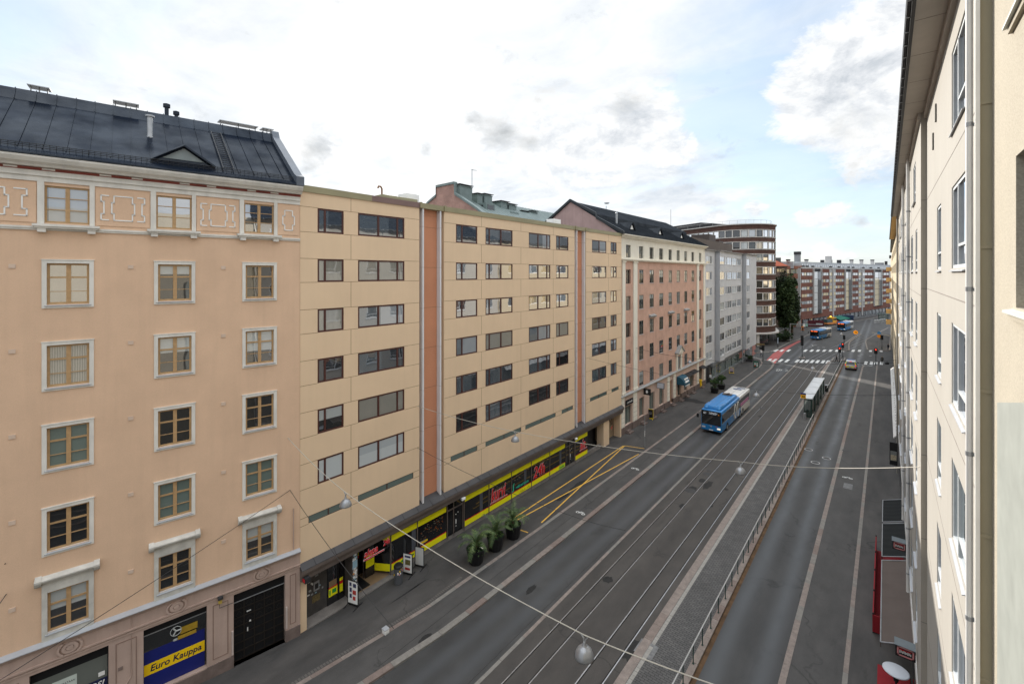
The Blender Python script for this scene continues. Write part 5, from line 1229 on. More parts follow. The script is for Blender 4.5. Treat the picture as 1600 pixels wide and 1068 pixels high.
for a, b, n in red:
    a, b = fs_(a), fs_(b)
    for z0, z1 in FR:
        m = MB(); m.fbox(ff, a, b, -.2, -.14, z0, z1, 3); g = m.build('window', [WHITE, DARKF, DARKF, mat('dim_panel', (.20,.20,.20), .1, 1, .6)], rf_)
        k = MB(); w_ = (b-a)/n
        for i in range(n):
            q = a+w_*i; e = q+w_*rg.choice((.62,.78,.9)); k.fbox(ff, q+.06, e, -.14, -.1, z0+.08, z1-.06, rg.choices((0,1,2,3), (6,2,1,3))[0])
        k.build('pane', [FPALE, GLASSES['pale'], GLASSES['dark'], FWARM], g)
for a, b in pale:
    a, b = fs_(a), fs_(b); c = (a+b)/2
    for z0, z1 in FR:
        for q0, q1 in ((a+.25,c-.6),(c+.6,b-.25)):
            m = MB(); m.fbox(ff, q0, q1, -.05, -.02, z0-.2, z1+.1, 0); g = m.build('window', DARKF, rf_)
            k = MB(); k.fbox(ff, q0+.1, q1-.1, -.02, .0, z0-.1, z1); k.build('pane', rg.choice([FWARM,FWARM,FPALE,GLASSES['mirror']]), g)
for i, (a, b) in enumerate(bay):
    a, b = fs_(a), fs_(b); c = a+(b-a)*.5
    m = MB(); m.fbox(ff, a, b, -.3, -.2, zb+1, zt-.1, 0)
    for q in (a-.1, b-.3): m.fbox(ff, q, q+.4, -.2, .5, zb+1, zt, 1)
    m.fbox(ff, a+.3, b-.3, .35, .5, zb+1, zb+1.15, 0)
    g = m.build('stair_tower', [DARK, PALEC], rf_)
    for r in range(6):
        zl, zh = FR[r][0]-1.2, FR[r][1]+.3
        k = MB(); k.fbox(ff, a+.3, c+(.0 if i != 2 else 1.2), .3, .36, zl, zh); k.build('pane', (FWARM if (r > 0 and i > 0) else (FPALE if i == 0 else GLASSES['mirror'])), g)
        k = MB(); k.fbox(ff, c+(.05 if i != 2 else 1.25), b-.35, .28, .34, zl, zh, 0); k.fbox(ff, a+.3, b-.3, .36, .42, zl-.12, zl, 1); k.fbox(ff, c-.08, c+.08, .36, .42, zl, zh, 1); k.build('spandrel', [GLASSES['dark' if i != 1 else 'room'], DARKF], g)
# attic storey
m = MB(); zA = ff.sz(1300, 411.5)[1]; m.fbox(ff, fs_(1250), x9+6, -12, -2.4, zt, zA+.4, 0); m.fbox(ff, fs_(1252), x9+4, -2.4, .12, zt+.5, zt+.58, 1)
for k in range(70):
    q = fs_(1252)+2.3*k
    if q < x9: m.fbox(ff, q, q+.7, -2.4, -2.37, zt+.7, zt+1.9, 2)
m.build('attic', [TINR, PALEC, GLASSES['mirror']], rf_)
for px in (1256, 1262, 1271, 1299, 1312, 1327, 1334, 1350, 1362, 1374): q = fs_(px); m = MB(); m.fbox(ff, q, q+1.6, -.8, -.2, zt+.58, zt+1.2); m.build('balcony_awning', DARK, rf_)
def rbox(px, w_, y0, y1, mt, nm, o=-6, cap=None):
    f = ff; a, z1 = f.sz(px, y0, o); wm = w_*(f.p(a,o,0).y*.77)/F; q_ = wm*.9; a, b = a-.7, a+.7; z0 = zA+.3; m = MB(); m.fbox(f, a, b, o-q_/2, o+q_/2, z0, z1, 0)
    if cap: m.fbox(f, a-.1, b+.1, o-q_/2-.1, o+q_/2+.1, z1-cap, z1, 1)
    m.build(nm, [mt, DARK], rf_)
rbox(1246, 9, 393, 411, mat('shaft_metal', (.24,.25,.26), .1, .6, .5), 'lift_shaft', -4, 1.2)
rbox(1294.5, 9, 400, 411, PALEC, 'vent_stack')
for px in (1231.5, 1260, 1330.5, 1346, 1363): rbox(px, 4, 405-(px > 1300)*-.5, 411, PALEC, 'chimney', -4, .5)
for px, w_ in ((1285, 5), (1297.5, 4.5), (1311, 5.5)): rbox(px, w_, 406, 411, DARK, 'vent_unit')
rbox(1384.5, 3, 408, 413, DARK, 'vent_unit'); rbox(1374, 12, 410.3, 413, mat('attic_grey', (.2,.2,.21), .1, 1, .6), 'plant_room')
# base storey and shops
m = MB(); m.fbox(ff, fs_(1253), x9+4, -.4, -.1, 0, zb-.6, 0)
for k in range(22):
    q = x0+1+5.6*k; m.fbox(ff, q, q+.6, -.1, .1, 0, zb-.6, 1)
m.fbox(ff, x0, x9, -.1, .5, zb-3.6, zb-2.9, 1); m.build('shopfront', [GLASSES['dark'], mat('concrete_dark', (.16,.16,.165), .15, .8, .8)], rf_)
for k in range(24):
    q = x0+1.8+5.0*k; m = MB(); m.fbox(ff, q, q+3.6, -.1, .04, zb-2.6, zb-1.0); m.build('window', GLASSES[rg.choice(['pale','mirror','pale','dark'])], rf_)
for px, w_, mt, y in ((1310, 16, mat('awning_green', (.01,.14,.10), .1, 1, .7), 495), (1293, 12, mat('awning_red', (.30,.04,.03), .1, 1, .7), 498.5)):
    a, z = ff.sz(px-w_/2, y); b, _ = ff.sz(px+w_/2, y); m = MB(); m.hexa([ff.p(a,.0,z), ff.p(b,.0,z), ff.p(b,2.6,z-1.2), ff.p(a,2.6,z-1.2), ff.p(a,.0,z+.15), ff.p(b,.0,z+.15), ff.p(b,2.6,z-1.05), ff.p(a,2.6,z-1.05)]); m.build('awning', mt, rf_)
# brick wing with wide windows at its left end
fl = Fac(ff.p(fs_(1252), -1.2, 0).x, ff.p(fs_(1252), -1.2, 0).y, radians(76), 1)
rw = thing('brick_wing', tuple(fl.p(-6, 0, 0)), 'narrow brick house with wide dark windows between the tree and the long far block', 'building')
zw = fl.sz(1235, 415.3)[1]; wb = fl.sz(1253, 450)[0]; wa = wb-7.4
REDW = brickmat('orange_brick', (.33,.15,.10), (.28,.12,.085), (.3,.18,.15), 1, .6, .2, .012, .5, axis='wall', ang=radians(76))
lev = [(fl.sz(1245, y1)[1], fl.sz(1245, y0)[1]) for y0, y1 in ((420,427.5),(435,442.5),(450.3,458),(465.4,473.5),(480,488),(497,505))]
m = MB(); m.fbox(fl, wa, wb, -10, -.3, 0, zw); top = zw
for z0, z1 in lev: m.fbox(fl, wa, wb, -.3, 0, z1, top); top = z0
m.fbox(fl, wa, wb, -.3, 0, 3, top); m.build('wall', REDW, rw)
for z0, z1 in lev:
    for k in range(2):
        q = wb-.3-(k+1)*3.5; m = MB(); m.fbox(fl, q, q+3.3, -.25, -.2, z0, z1); g = m.build('window', DARKF, rw)
        p = MB()
        for i in range(2): p.fbox(fl, q+.12+1.6*i, q+1.55+1.6*i, -.2, -.17, z0+.15, z1-.15)
        p.build('pane', GLASSES['warm' if (k == 1 and z0 > 18) else 'green'], g)
m = MB(); m.fbox(fl, wa, wb, -9, -.8, zw, zw+1.0); m.build('attic', TINR, rw)
# small red-roofed house behind the tree
p = gp(1220, 512); p = Vector((p.x*1.02, p.y, 0)); rh = thing('tiled_house', tuple(p), 'dark house with orange tiled roof showing above the tree beside the brown block', 'building')
fh = Fac(p.x, p.y, radians(70), 1)
def hz(y): return fh.sz(1222, y)[1]
m = MB(); m.fbox(fh, -14, 2.6, -10, 0, 0, hz(416)); m.fbox(fh, -14, 2.9, .0, .3, hz(416)-.3, hz(415)); m.build('wall', mat('brown_render', (.16,.12,.10), .1, 1, .85), rh)
m = MB(); zr_ = hz(405.5); m.hexa([fh.p(-14.5,.5,hz(415.5)), fh.p(3.2,.5,hz(415.5)), fh.p(3.2,-10,hz(415.5)), fh.p(-14.5,-10,hz(415.5)), fh.p(-10,-4,zr_+1.4), fh.p(-3.5,-4,zr_+1.4), fh.p(-3.5,-5,zr_+1.4), fh.p(-10,-5,zr_+1.4)]); m.build('roof', mat('clay_tiles', (.40,.11,.06), .15, 3, .8), rh)
for i in range(3):
    s = fh.sz(1216.5+3.2*i, 421)[0]; m = MB(); m.fbox(fh, s-.55, s+.55, .0, .06, hz(424.5), hz(420)); m.build('window', GLASSES['warm'], rh)
m = MB(); s = fh.sz(1215, 405)[0]; m.fbox(fh, s-2.6, s+2.4, -9, -6.5, hz(412), hz(401.5)); m.build('chimney', mat('chimney_slate', (.10,.115,.125), .1, 1, .6), rh)
# ---------------------------------------------------------------- cream house along the right side
X1, X2, X3 = .957, 1.12, 1.296
r1 = Fac(X1, 0, 0, -1); r2 = Fac(X2, 0, 0, -1); r3 = Fac(X3, 0, 0, -1)
CRE = mat('cream_render', (.355,.335,.302), .035, .5, .88, .12, 90, streak=.10, grain=.04)
CRER = mat('cream_return', (.33,.30,.255), .05, .7, .9, .2, 60, streak=.2, grain=.08)
OLIVE = mat('olive_sheet', (.33,.29,.20), .06, .7, .6, .05, 30, streak=.1)
SOFF = mat('soffit_board', (.43,.39,.345), .07, .6, .85, .08, 40, streak=.12)
SOFFJ = mat('soffit_joint', (.20,.18,.16), .1, 2, .9)
LCAN = mat('canopy_white', (.62,.61,.59), .06, 1, .6, streak=.15)
rR = thing('cream_house', (1.2, 35, 0), 'cream rendered house with deep roof overhang and narrow windows above the red restaurant terraces', 'building')
SILLZ = [23.6-2.98*k for k in range(7)]
near = [(11.75,14.02,1.78,'steel2'), (16.56,17.82,1.76,'steel1'), (19.3,20.5,1.76,'steel1')]
near = near[:2]
far = [(24.5,25.9),(28.3,30.6),(34.0,35.6),(37.6,39.8),(43.4,46.3),(48.8,52.2),(56.0,58.5)]
fart = [(25.8,27.9),(31.9,34.7),(35.7,38.1),(43.4,46.3),(48.8,52.5),(56.0,58.5)]
ops2 = [(a, b, z, z+h) for a, b, h, st in near for z in SILLZ if not (st == 'steel1' and z > 23)]
ops1 = [(a, b, z, z+1.7) for z in SILLZ[1:] for a, b in far]+[(a, b, SILLZ[0], SILLZ[0]+1.7) for a, b in fart]
ZS = 26.28
m = MB(); m.wall(r2, 10.46, 22.0, 4.3, ZS, ops2, .09, 0, 0); m.wall(r1, 22.0, 60.2, 4.3, ZS, ops1, .09, 0, 0)
m.quad([(X1,22.0,4.3),(X2+.02,22.0,4.3),(X2+.02,22.0,ZS),(X1,22.0,ZS)], 1)
for z in (19.97, 23.14, 16.99, 14.0, 11.0, 8.0):
    m.fbox(r2, 10.5, 22.0, .0, .003, z-.012, z+.012, 2); m.fbox(r1, 22, 60, .0, .003, z-.26-.012, z-.26+.012, 2); m.box(X1-.0, X2, 21.996, 22.0, z-.012, z+.012, 2)
m.box(X2+.3, 14, 10.6, 60.1, 0, ZS-.1, 1)
m.build('wall', [CRE, CRER, SOFFJ], rR)
m = MB(); m.box(X2+.004, X3+.4, 10.40, 10.46, 0, ZS, 0)
for z in (25.4, 23.2, 20.9, 18.6, 16.3, 14.0, 11.8): m.box(X2+.0, X3+.4, 10.385, 10.40, z, z+.05, 0)
m.build('end_cladding', OLIVE, rR)
m = MB(); m.box(X2-.02, X2+.035, 10.36, 10.42, 0, ZS); m.build('corner_bead', WHITE, rR)
rg = random.Random(71)
for a, b, h, st in near:
    for z in SILLZ:
        if st == 'steel1' and z > 23: continue
        window(rR, r2, a, b, z, z+h, st, rg.choice(['green','pale','mirror']), .08, sill=.07)
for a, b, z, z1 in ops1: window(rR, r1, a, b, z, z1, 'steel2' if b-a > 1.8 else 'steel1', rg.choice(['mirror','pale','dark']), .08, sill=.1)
def pipe(nm, X, s, r, z0, z1, ext=.12):
    m = MB(); m.tube([(X-ext, s, z0), (X-ext, s, z1)], r, 10)
    for k in range(9):
        z = z0+.9+2.3*k*(z1-z0)/22
        if z < z1-.5: m.tube([(X-ext, s, z), (X-ext, s, z+.07)], r*1.12, 10, 1); m.box(X-ext, X+.02, s-.02, s+.02, z, z+.05, 1)
    m.build(nm, [LCAN, GREY], rR)
pipe('drainpipe', X2, 10.62, .045, .3, ZS-.0, .062)
for px in (1418.6, 1411.0): pipe('drainpipe', X1, r1.sz(px, 400, .12)[0], .07, 4.45, ZS)
m = MB()                                                       # eaves
m.box(.49, 2.4, 10.0, 60.2, ZS, ZS+.06, 0)
for k in range(22): m.box(.50, X2, 11.7+2.2*k, 11.72+2.2*k, ZS-.003, ZS, 1)
m.box(X2-.09, X2, 10.46, 22, ZS-.22, ZS, 0); m.box(X1-.09, X1, 22, 60.2, ZS-.22, ZS, 0)
m.build('soffit', [SOFF, SOFFJ], rR)
m = MB(); m.prism([(.42,10.0),(.49,10.0),(.49,60.2),(.42,60.2)], ZS-.04, ZS+.1, 0); m.tube([(.40,10.0,ZS+.08),(.40,60.2,ZS+.08)], .075, 8, 0)
for k in range(60): m.box(.33, .5, 10.3+.83*k, 10.34+.83*k, ZS+.0, ZS+.17, 1)
m.build('gutter', [BLACK, GREY], rR)
m = MB(); m.hexa([(.42,10.0,ZS+.1),(10,10.0,ZS+3.4),(10,60.2,ZS+3.4),(.42,60.2,ZS+.1),(.42,10.0,ZS+.16),(10,10.0,ZS+3.5),(10,60.2,ZS+3.5),(.42,60.2,ZS+.16)]); m.build('roof', ROOFB, rR)
for s, z in ((18.9, 24.3), (17.9, 24.9), (36.4, 25.75), (31.1, 25.8)):
    m = MB(); f = r2 if s < 22 else r1; m.fbox(f, s, s+.16, .0, .035, z, z+.5); m.build('air_vent', mat('vent_slot', (.12,.115,.10), .1, 2, .8), rR)
# street level of the cream house
SHF = mat('shop_stone', (.10,.095,.09), .15, 1, .7)
m = MB(); m.box(1.0, 1.4, 10.46, 60.2, 0, 4.3, 0)
for k in range(12): m.box(.98, 1.0, 12+4*k, 14.6+4*k, .6, 3.4, 1)
m.build('shopfront', [SHF, GLASSES['dark']], rR)
m = MB(); m.prism([(.93,10.46),(1.3,10.46),(1.3,60.2),(.93,60.2)], 4.3, 4.48, 0); m.prism([(.93,10.46),(.95,10.46),(.95,60.2),(.93,60.2)], 3.9, 4.3, 0); m.build('ledge', LCAN, rR)
m = MB(); m.hexa([(.55,62,3.3),(1.0,62,3.75),(1.0,106,3.75),(.55,106,3.3),(.55,62,3.42),(1.0,62,3.9),(1.0,106,3.9),(.55,106,3.42)]); 
for k in range(32): m.box(.78, .9, 62.4+1.35*k, 62.8+1.35*k, 3.6, 3.85)
m.build('canopy', LCAN, rR)
# restaurant awnings and their red terraces
def awning(y0, y1, mt, nm, xo=-.22, zo=2.55, zi=3.0):
    m = MB(); n = 6
    for i in range(n):
        ya, yb = y0+(y1-y0)*i/n, y0+(y1-y0)*(i+1)/n
        for j in range(4):
            u0, u1 = j/4, (j+1)/4; dz = lambda u: zo+(zi-zo)*u-.03*sin(pi*u)
            xa, xb = xo+(1.0-xo)*u0, xo+(1.0-xo)*u1; ym = (ya+yb)/2; s = .012
            m.quad([(xa,ya,dz(u0)),(xb,ya,dz(u1)),(xb,ym,dz(u1)-s),(xa,ym,dz(u0)-s)]); m.quad([(xa,ym,dz(u0)-s),(xb,ym,dz(u1)-s),(xb,yb,dz(u1)),(xa,yb,dz(u0))])
    m.box(xo-.02, xo+.02, y0, y1, zo-.25, zo+.01); m.tube([(xo,y0,zo),(xo,y1,zo)], .03, 6, 1)
    for y in (y0, y1): m.tube([(xo,y,zo),(1.0,y,3.0)], .025, 6, 1)
    return m.build(nm, [mt, GREY], rR, smooth=False)
AWB = mat('awning_black', (.006,.0075,.008), .15, 1, .85); AWG = mat('awning_taupe', (.10,.078,.068), .08, 1, .85)
awning(42.5, 46.6, AWB, 'awning'); awning(37.3, 42.2, AWB, 'awning'); awning(28.6, 36.8, AWG, 'awning')
REDC = mat('red_cloth', (.24,.012,.018), .1, 1.5, .8)
t1 = thing('terrace', (.2, 38, 0), 'red cloth terrace enclosure under the black and taupe awnings', 'terrace')
m = MB(); m.box(-.62, -.56, 33.2, 43.2, .1, 1.05); m.box(-.62, .95, 33.16, 33.22, .1, 1.05); m.build('cloth_screen', REDC, t1)
m = MB(); m.box(-.55, .95, 33.3, 43.2, .0, .05); m.build('carpet', REDC, t1)
for y in (33.2, 35.7, 38.2, 40.7, 43.2): m = MB(); m.tube([(-.59,y,0),(-.59,y,1.15)], .03, 6); m.build('post', BLACK, t1)
t2 = thing('terrace', (0, 22.5, 0), 'red carpeted terrace at the foot of the cream house, lowest in the picture', 'terrace')
ca, cb, cc_ = gp(1371.5, 1038), gp(1424, 1053), None
m = MB(); m.box(-.36, .92, 14, ca.y, .0, .06); m.build('carpet', REDC, t2)
p = gp(1400, 1047, 2.2); m = MB(); m.lathe((p.x,p.y,2.15), [(.30,.0),(.48,.02),(.5,.05),(.45,.08),(.0,.12)], 32); dk_ = thing('patio_heater', (p.x, p.y, 0), 'patio heater with round pale top over the red carpet', 'patio heater')
m.build('reflector', mat('pale_disc', (.50,.52,.56), .05, 1, .45), dk_, smooth=True)
m = MB(); m.tube([(p.x,p.y,.06),(p.x,p.y,2.15)], .035, 8); m.lathe((p.x,p.y,.06), [(.25,0),(.25,.12),(.06,.2)], 14); m.lathe((p.x,p.y,1.72), [(.09,0),(.13,.3),(.1,.42)], 12); m.build('stand', BLACK, dk_)
m = MB(); m.box(p.x-.16, p.x+.16, p.y-.27, p.y-.255, .9, 1.7); m.box(p.x-.05, p.x+.10, p.y-.262, p.y-.25, 1.1, 1.6, 1); m.build('price_board', [BLACK, mat('board_grey', (.35,.35,.35), .4, 12, .7)], dk_)
PINKF = mat('sign_pink', (.50,.20,.20), .06, 1, .5)
def hsign(px0, px1, py0, py1, y):
    # sign standing out from the wall, facing the viewer
    f = Fac(0, y, radians(90), 1); a, zt_ = f.sz(px0, py0); b, _ = f.sz(px1, py0+8); zb_ = f.sz(px0, py1)[1]
    m = MB(); m.box(a, b, y, y+.22, zb_, zt_); m.hexa([(a-.03,y-.06,zt_-.02),(b,y-.06,zt_-.02),(b,y+.3,zt_+.05),(a-.03,y+.3,zt_+.05),(a-.03,y-.06,zt_+.0),(b,y-.06,zt_+.0),(b,y+.3,zt_+.09),(a-.03,y+.3,zt_+.09)], 1)
    s = m.build('hanging_sign', [BLACK, mat('sign_cap', (.13,.15,.16), .1, 3, .5)], rR)
    k = MB(); w_, h_ = b-a, zt_-zb_; t_ = h_*.11; i = .05
    for q in ((a+i,b-i,zb_+i,zb_+i+t_),(a+i,b-i,zt_-i-t_,zt_-i),(a+i,a+i+t_,zb_+i,zt_-i),(b-i-t_,b-i,zb_+i,zt_-i)): k.box(q[0], q[1], y-.012, y, q[2], q[3])
    k.build('sign_border', PINKF, s)
    k = MB(); rgx = random.Random(3)
    for j in range(9):
        x = a+w_*(.2+.066*j); k.box(x, x+w_*.05, y-.014, y, zb_+h_*(.36+.05*(j % 2)), zb_+h_*(.62-.04*(j % 3)), 0); k.box(x, x+w_*.05, y-.012, y, zb_+h_*.62, zb_+h_*.68, 1)
    k.build('sign_script', [mat('script_pale', (.5,.5,.48), .1, 5, .5), RED], s)
hsign(1399, 1431, 1004, 1022, 24.0); hsign(1394.5, 1416, 843, 856, 34.2)
m = MB(); f = Fac(0, 56, radians(90), 1); a, z1 = f.sz(1390, 690); b, _ = f.sz(1402.5, 690); z0 = f.sz(1390, 725)[1]
m.box(a, b, 56, 56.2, z0, z1); s = m.build('menu_case', BLACK, rR); k = MB(); k.box(a+.1*(b-a), b-.1*(b-a), 55.985, 56, z0+.2*(z1-z0), z0+.62*(z1-z0), 0); k.box(a+.15*(b-a), b-.15*(b-a), 55.98, 55.99, z0+.22*(z1-z0), z0+.45*(z1-z0), 1); k.build('sign_face', [mat('glass_grey', (.2,.21,.2), .1, 4, .4), mat('beige_print', (.42,.36,.25), .5, 9, .7)], s)
# yellow house with balconies beyond
YEL = mat('yellow_render', (.46,.385,.27), .04, .5, .88, .1, 60, streak=.1)
YSOF = mat('amber_soffit', (.55,.36,.14), .06, .6, .8)
rY = thing('balcony_house', (1.3, 110, 0), 'pale yellow house with small amber balconies beyond the cream house', 'building')
ry = Fac(1.08, 0, 0, -1); XY = 1.08
cl = [(63+5.2*k, 66.6+5.2*k) for k in range(18)]
opsY = [(a, b, z, z+1.5) for a, b in cl for z in SILLZ]
m = MB(); m.wall(ry, 60.2, 160, 3.9, 26.2, opsY, .12, 0, 0); m.box(1.4, 14, 60.3, 159.9, 0, 26, 0); m.quad([(XY,160,0),(14,160,0),(14,160,26.2),(XY,160,26.2)], 0); m.quad([(X1-.02,60.2,3.9),(XY+.4,60.2,3.9),(XY+.4,60.2,26.2),(X1-.02,60.2,26.2)], 0)
m.box(1.12, 1.3, 60.3, 160, 0, 3.9, 1); m.build('wall', [YEL, SHF], rY)
rg = random.Random(81)
for i, (a, b) in enumerate(cl):
    if i > 12: continue
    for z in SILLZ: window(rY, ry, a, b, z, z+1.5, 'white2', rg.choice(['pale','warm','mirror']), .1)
m = MB(); m.box(.42, 2, 60.22, 100, ZS, ZS+.06, 0); m.box(.36, .44, 60.22, 100, ZS-.02, ZS+.14, 1); m.box(.75, 2, 100, 160, 26.2, 26.35, 1); m.hexa([(.4,60.22,ZS+.07),(10,60.22,ZS+3),(10,160,ZS+3),(.75,160,ZS+.07)]+[(.4,60.22,ZS+.12),(10,60.22,ZS+3.1),(10,160,ZS+3.1),(.75,160,ZS+.12)], 1)
for px, py in ((1393.5, 383), (1390, 404)):
    s, z = ry.sz(px, py, .15); m.box(.8, 1.4, s-.6, s+.6, 26.3, 27.5, 1)
m.build('eaves', [YSOF, BLACK], rY)
for px in (1404.3,): m = MB(); s = 60.35; m.tube([(X1-.11,s,.3),(X1-.11,s,ZS)], .075, 8); m.build('drainpipe', mat('pipe_shadow', (.25,.24,.22), .05, 1, .5), rY)
BAL = mat('amber_balcony', (.58,.37,.15), .07, .8, .7)
for y0, y1 in ((417.5,423.5),(434,440),(451,457.5),(467,473.5),(483,489),(499.5,505.6)):
    f = Fac(-.05, 0, 0, -1); zt_ = H-(y0-VY)/F*128; zb_ = zt_-1.08
    m = MB(); m.box(-.08, -.0, 164.0, 167.6, zb_, zt_); m.box(.0, 1.2, 164.0, 164.08, zb_, zt_); m.box(.0, 1.2, 167.52, 167.6, zb_, zt_); m.box(.0, 1.2, 164.08, 167.52, zb_, zb_+.12)
    m.build('balcony', BAL, rY)
m = MB(); m.box(1.1, 14, 160, 200, 0, 25.4); m.build('rear_wing', YEL, rY)
# the house we look from
OWN = mat('ochre_render', (.40,.36,.29), .05, .6, .92, .5, 120, streak=.1, grain=.14)
rO = thing('ochre_house', (1.5, 5, 0), 'rough ochre rendered wall with tin window sills next to the cream house drainpipe', 'building')
wo_ = [(6.4,8.70,20.06,22.02), (6.4,8.70,23.85,25.8), (6.4,8.70,16.9,18.8), (6.4,8.70,13.7,15.6)]
m = MB(); m.wall(r3, -14, 10.385, 0, 26.4, wo_, .24, 0, 0); m.box(1.8, 12, -14, 10.3, 0, 26.3); m.box(X3, 1.8, -14.0, -13.9, 0, 26.3); m.build('wall', OWN, rO)
for a, b, z0, z1 in wo_: window(rO, r3, a, b, z0, z1, 'white2', 'mirror', .22)
TINS = mat('tin_sill', (.52,.54,.50), .08, 3, .5, streak=.1)
for z in (20.06, 23.85):
    m = MB(); m.hexa([(1.19,6.3,z-.08),(1.205,8.95,z-.08),(1.5,8.95,z-.02),(1.5,6.3,z-.02),(1.19,6.3,z-.045),(1.205,8.95,z-.045),(1.5,8.95,z+.0),(1.5,6.3,z+.0)], 0); m.hexa([(1.24,6.3,z-.16),(1.25,8.9,z-.16),(1.4,8.9,z-.16),(1.4,6.3,z-.16),(1.24,6.3,z-.08),(1.25,8.9,z-.08),(1.4,8.9,z-.08),(1.4,6.3,z-.08)], 1); m.build('sill', [TINS, OWN], rO)
m = MB(); m.hexa([(1.03,4.4,9),(1.29,4.4,9),(1.29,7.95,9),(1.03,7.95,9),(1.03,4.4,19.72),(1.29,4.4,19.72),(1.29,7.95,18.95),(1.03,7.95,18.95)]); m.build('clad_pier', mat('tin_cladding', (.30,.315,.29), .1, 2.5, .55, streak=.15), rO)
m = MB(); m.box(.98, 1.5, 10.0, 10.39, ZS+.0, ZS+.12); m.build('eaves', BLACK, rO)
# ---------------------------------------------------------------- street furniture
SGREEN = mat('stop_green', (.018,.050,.040), .15, 2, .5)
tr = thing('railing', (-7.85, 60, 0), 'long dark railing with pale handrail along the back of the tram stop island', 'railing')
m = MB(); m.tube([(-7.85,12,1.02),(-7.85,75.5,1.02)], .035, 8); m.tube([(-7.85,94.2,1.02),(-7.85,128,1.02)], .035, 8); m.build('handrail', mat('handrail_pale', (.50,.50,.50), .08, 3, .35, metal=.5), tr)
post = MB(); post.tube([(0,0,0),(0,0,1.0)], .028, 6); post.box(-.05,.05,-.05,.05,0,.02); pm_ = post.mesh('post', SGREEN)
y = 18.35; ys = []
while y < 128:
    if not 76 < y < 94: ys.append(y)
    y += 1.55
for y in ys: link('post', pm_, tr, Matrix.Translation((-7.85,y,.01)))
sh = thing('tram_shelter', (-8.8, 85, 0), 'green framed tram stop shelter with pale translucent roof on the island', 'shelter')
m = MB()
for i in range(4):
    ya, yb = 76.9+4.15*i, 76.9+4.15*i+4.0; m.hexa([(-9.5,ya,2.62),(-8.2,ya,2.72),(-8.2,yb,2.72),(-9.5,yb,2.62),(-9.5,ya,2.67),(-8.2,ya,2.77),(-8.2,yb,2.77),(-9.5,yb,2.67)])
m.build('roof_panel', mat('milky_sheet', (.56,.57,.58), .12, 1.2, .35, streak=.2), sh)
m = MB()
for x, z in ((-9.55,2.6),(-8.15,2.7)): m.box(x-.05, x+.05, 76.7, 93.5, z, z+.12)
for i in range(5): y = 76.75+4.15*i; m.hexa([(-9.5,y,2.6),(-8.2,y,2.7),(-8.2,y+.14,2.7),(-9.5,y+.14,2.6),(-9.5,y,2.7),(-8.2,y,2.8),(-8.2,y+.14,2.8),(-9.5,y+.14,2.7)])
m.build('roof_frame', mat('frame_pale', (.50,.52,.52), .06, 2, .4), sh)
for i in range(5): k = MB(); y = 77.0+4.1*i; k.box(-8.32,-8.18,y,y+.25,0,2.7); k.build('post', SGREEN, sh)
m = MB(); m.box(-8.27,-8.25,77.3,93,.3,2.4); g_, t_, o_ = nt('clear_glass'); G0 = N(t_, 'BsdfTransparent'); G1_ = N(t_, 'BsdfGlossy', _Roughness=.05); X_ = N(t_, 'MixShader'); X_.inputs[0].default_value = .16; G0.inputs[0].default_value = (.8,.87,.85,1); L(t_, G0.outputs[0], X_.inputs[1]); L(t_, G1_.outputs[0], X_.inputs[2]); L(t_, X_.outputs[0], o_.inputs[0]); CLEAR = g_
m.build('glass_wall', CLEAR, sh)
m = MB(); m.box(-9.1,-8.25,77.0,77.06,.2,2.5); m.build('end_glass', CLEAR, sh); m = MB(); m.box(-9.15,-9.08,76.98,77.08,0,2.6); m.box(-9.1,-8.3,76.98,77.08,2.45,2.65); m.box(-9.1,-8.35,77.2,77.8,.0,.95); m.build('end_frame', SGREEN, sh)
m = MB(); m.box(-9.5,-8.85,76.55,76.63,2.75,3.25,0); m.box(-9.5,-8.85,76.55,76.63,3.25,3.5,1)
for j in range(3): m.box(-9.3+.14*j,-9.22+.14*j,76.53,76.55,2.92,3.1,2)
m.build('stop_sign', [mat('amber_sign', (.85,.42,.01), .05, 1, .4), mat('stop_blue', (.01,.03,.16), .05, 1, .4), BLACK], sh)
m = MB()
m.box(-8.6,-8.35,80,91,.42,.48)
for y in (80.5,85.5,90.5): m.box(-8.55,-8.4,y,y+.06,0,.42)
m.build('bench', DARK, sh)
def bin_(loc, label, r, h, mt, mt2, stick=False):
    b = thing('litter_bin', loc, label, 'litter bin')
    m = MB(); m.lathe((0,0,0), [(r*.85,0),(r*.9,.04),(r,h*.86)], 20); m.build('bin_body', mt, b, smooth=False, mw=Matrix.Translation(Vector(loc)))
    m = MB(); m.lathe((0,0,0), [(r*1.03,h*.86),(r*1.03,h*.93),(r*.8,h),(r*.4,h*1.01)], 20, 0); m.build('bin_lid', mt2, b, mw=Matrix.Translation(Vector(loc)))
    if stick:
        rg = random.Random(2); m = MB()
        for j in range(12):
            a = rg.uniform(-1.9,.7); z = rg.uniform(.55,.98)*h*.85; w_ = .05
            m.hexa([(rr*cos(a+da),rr*sin(a+da),z+dz) for dz in (0,.09) for rr, da in ((r*.94,-.13),(r*1.01,-.13),(r*1.01,.13),(r*.94,.13))], j % 3)
        m.build('sticker', [WHITE, SYELLOW, mat('sticker_pink', (.5,.25,.25))], b, mw=Matrix.Translation(Vector(loc)))
    return b
bin_(gp(622.5,910), 'dark grey round litter bin covered with stickers outside the grocery entrance', .30, 1.25, mat('bin_grey', (.085,.088,.095), .1, 3, .5), BLACK, True)
bin_((-8.9,75.9,0), 'pale metal litter bin at the near end of the tram shelter', .17, .85, ZINC, GREY)
bin_((-8.05,96.0,.0), 'black litter bin on the island just past the tram shelter', .28, 1.2, BLACK, GREY)
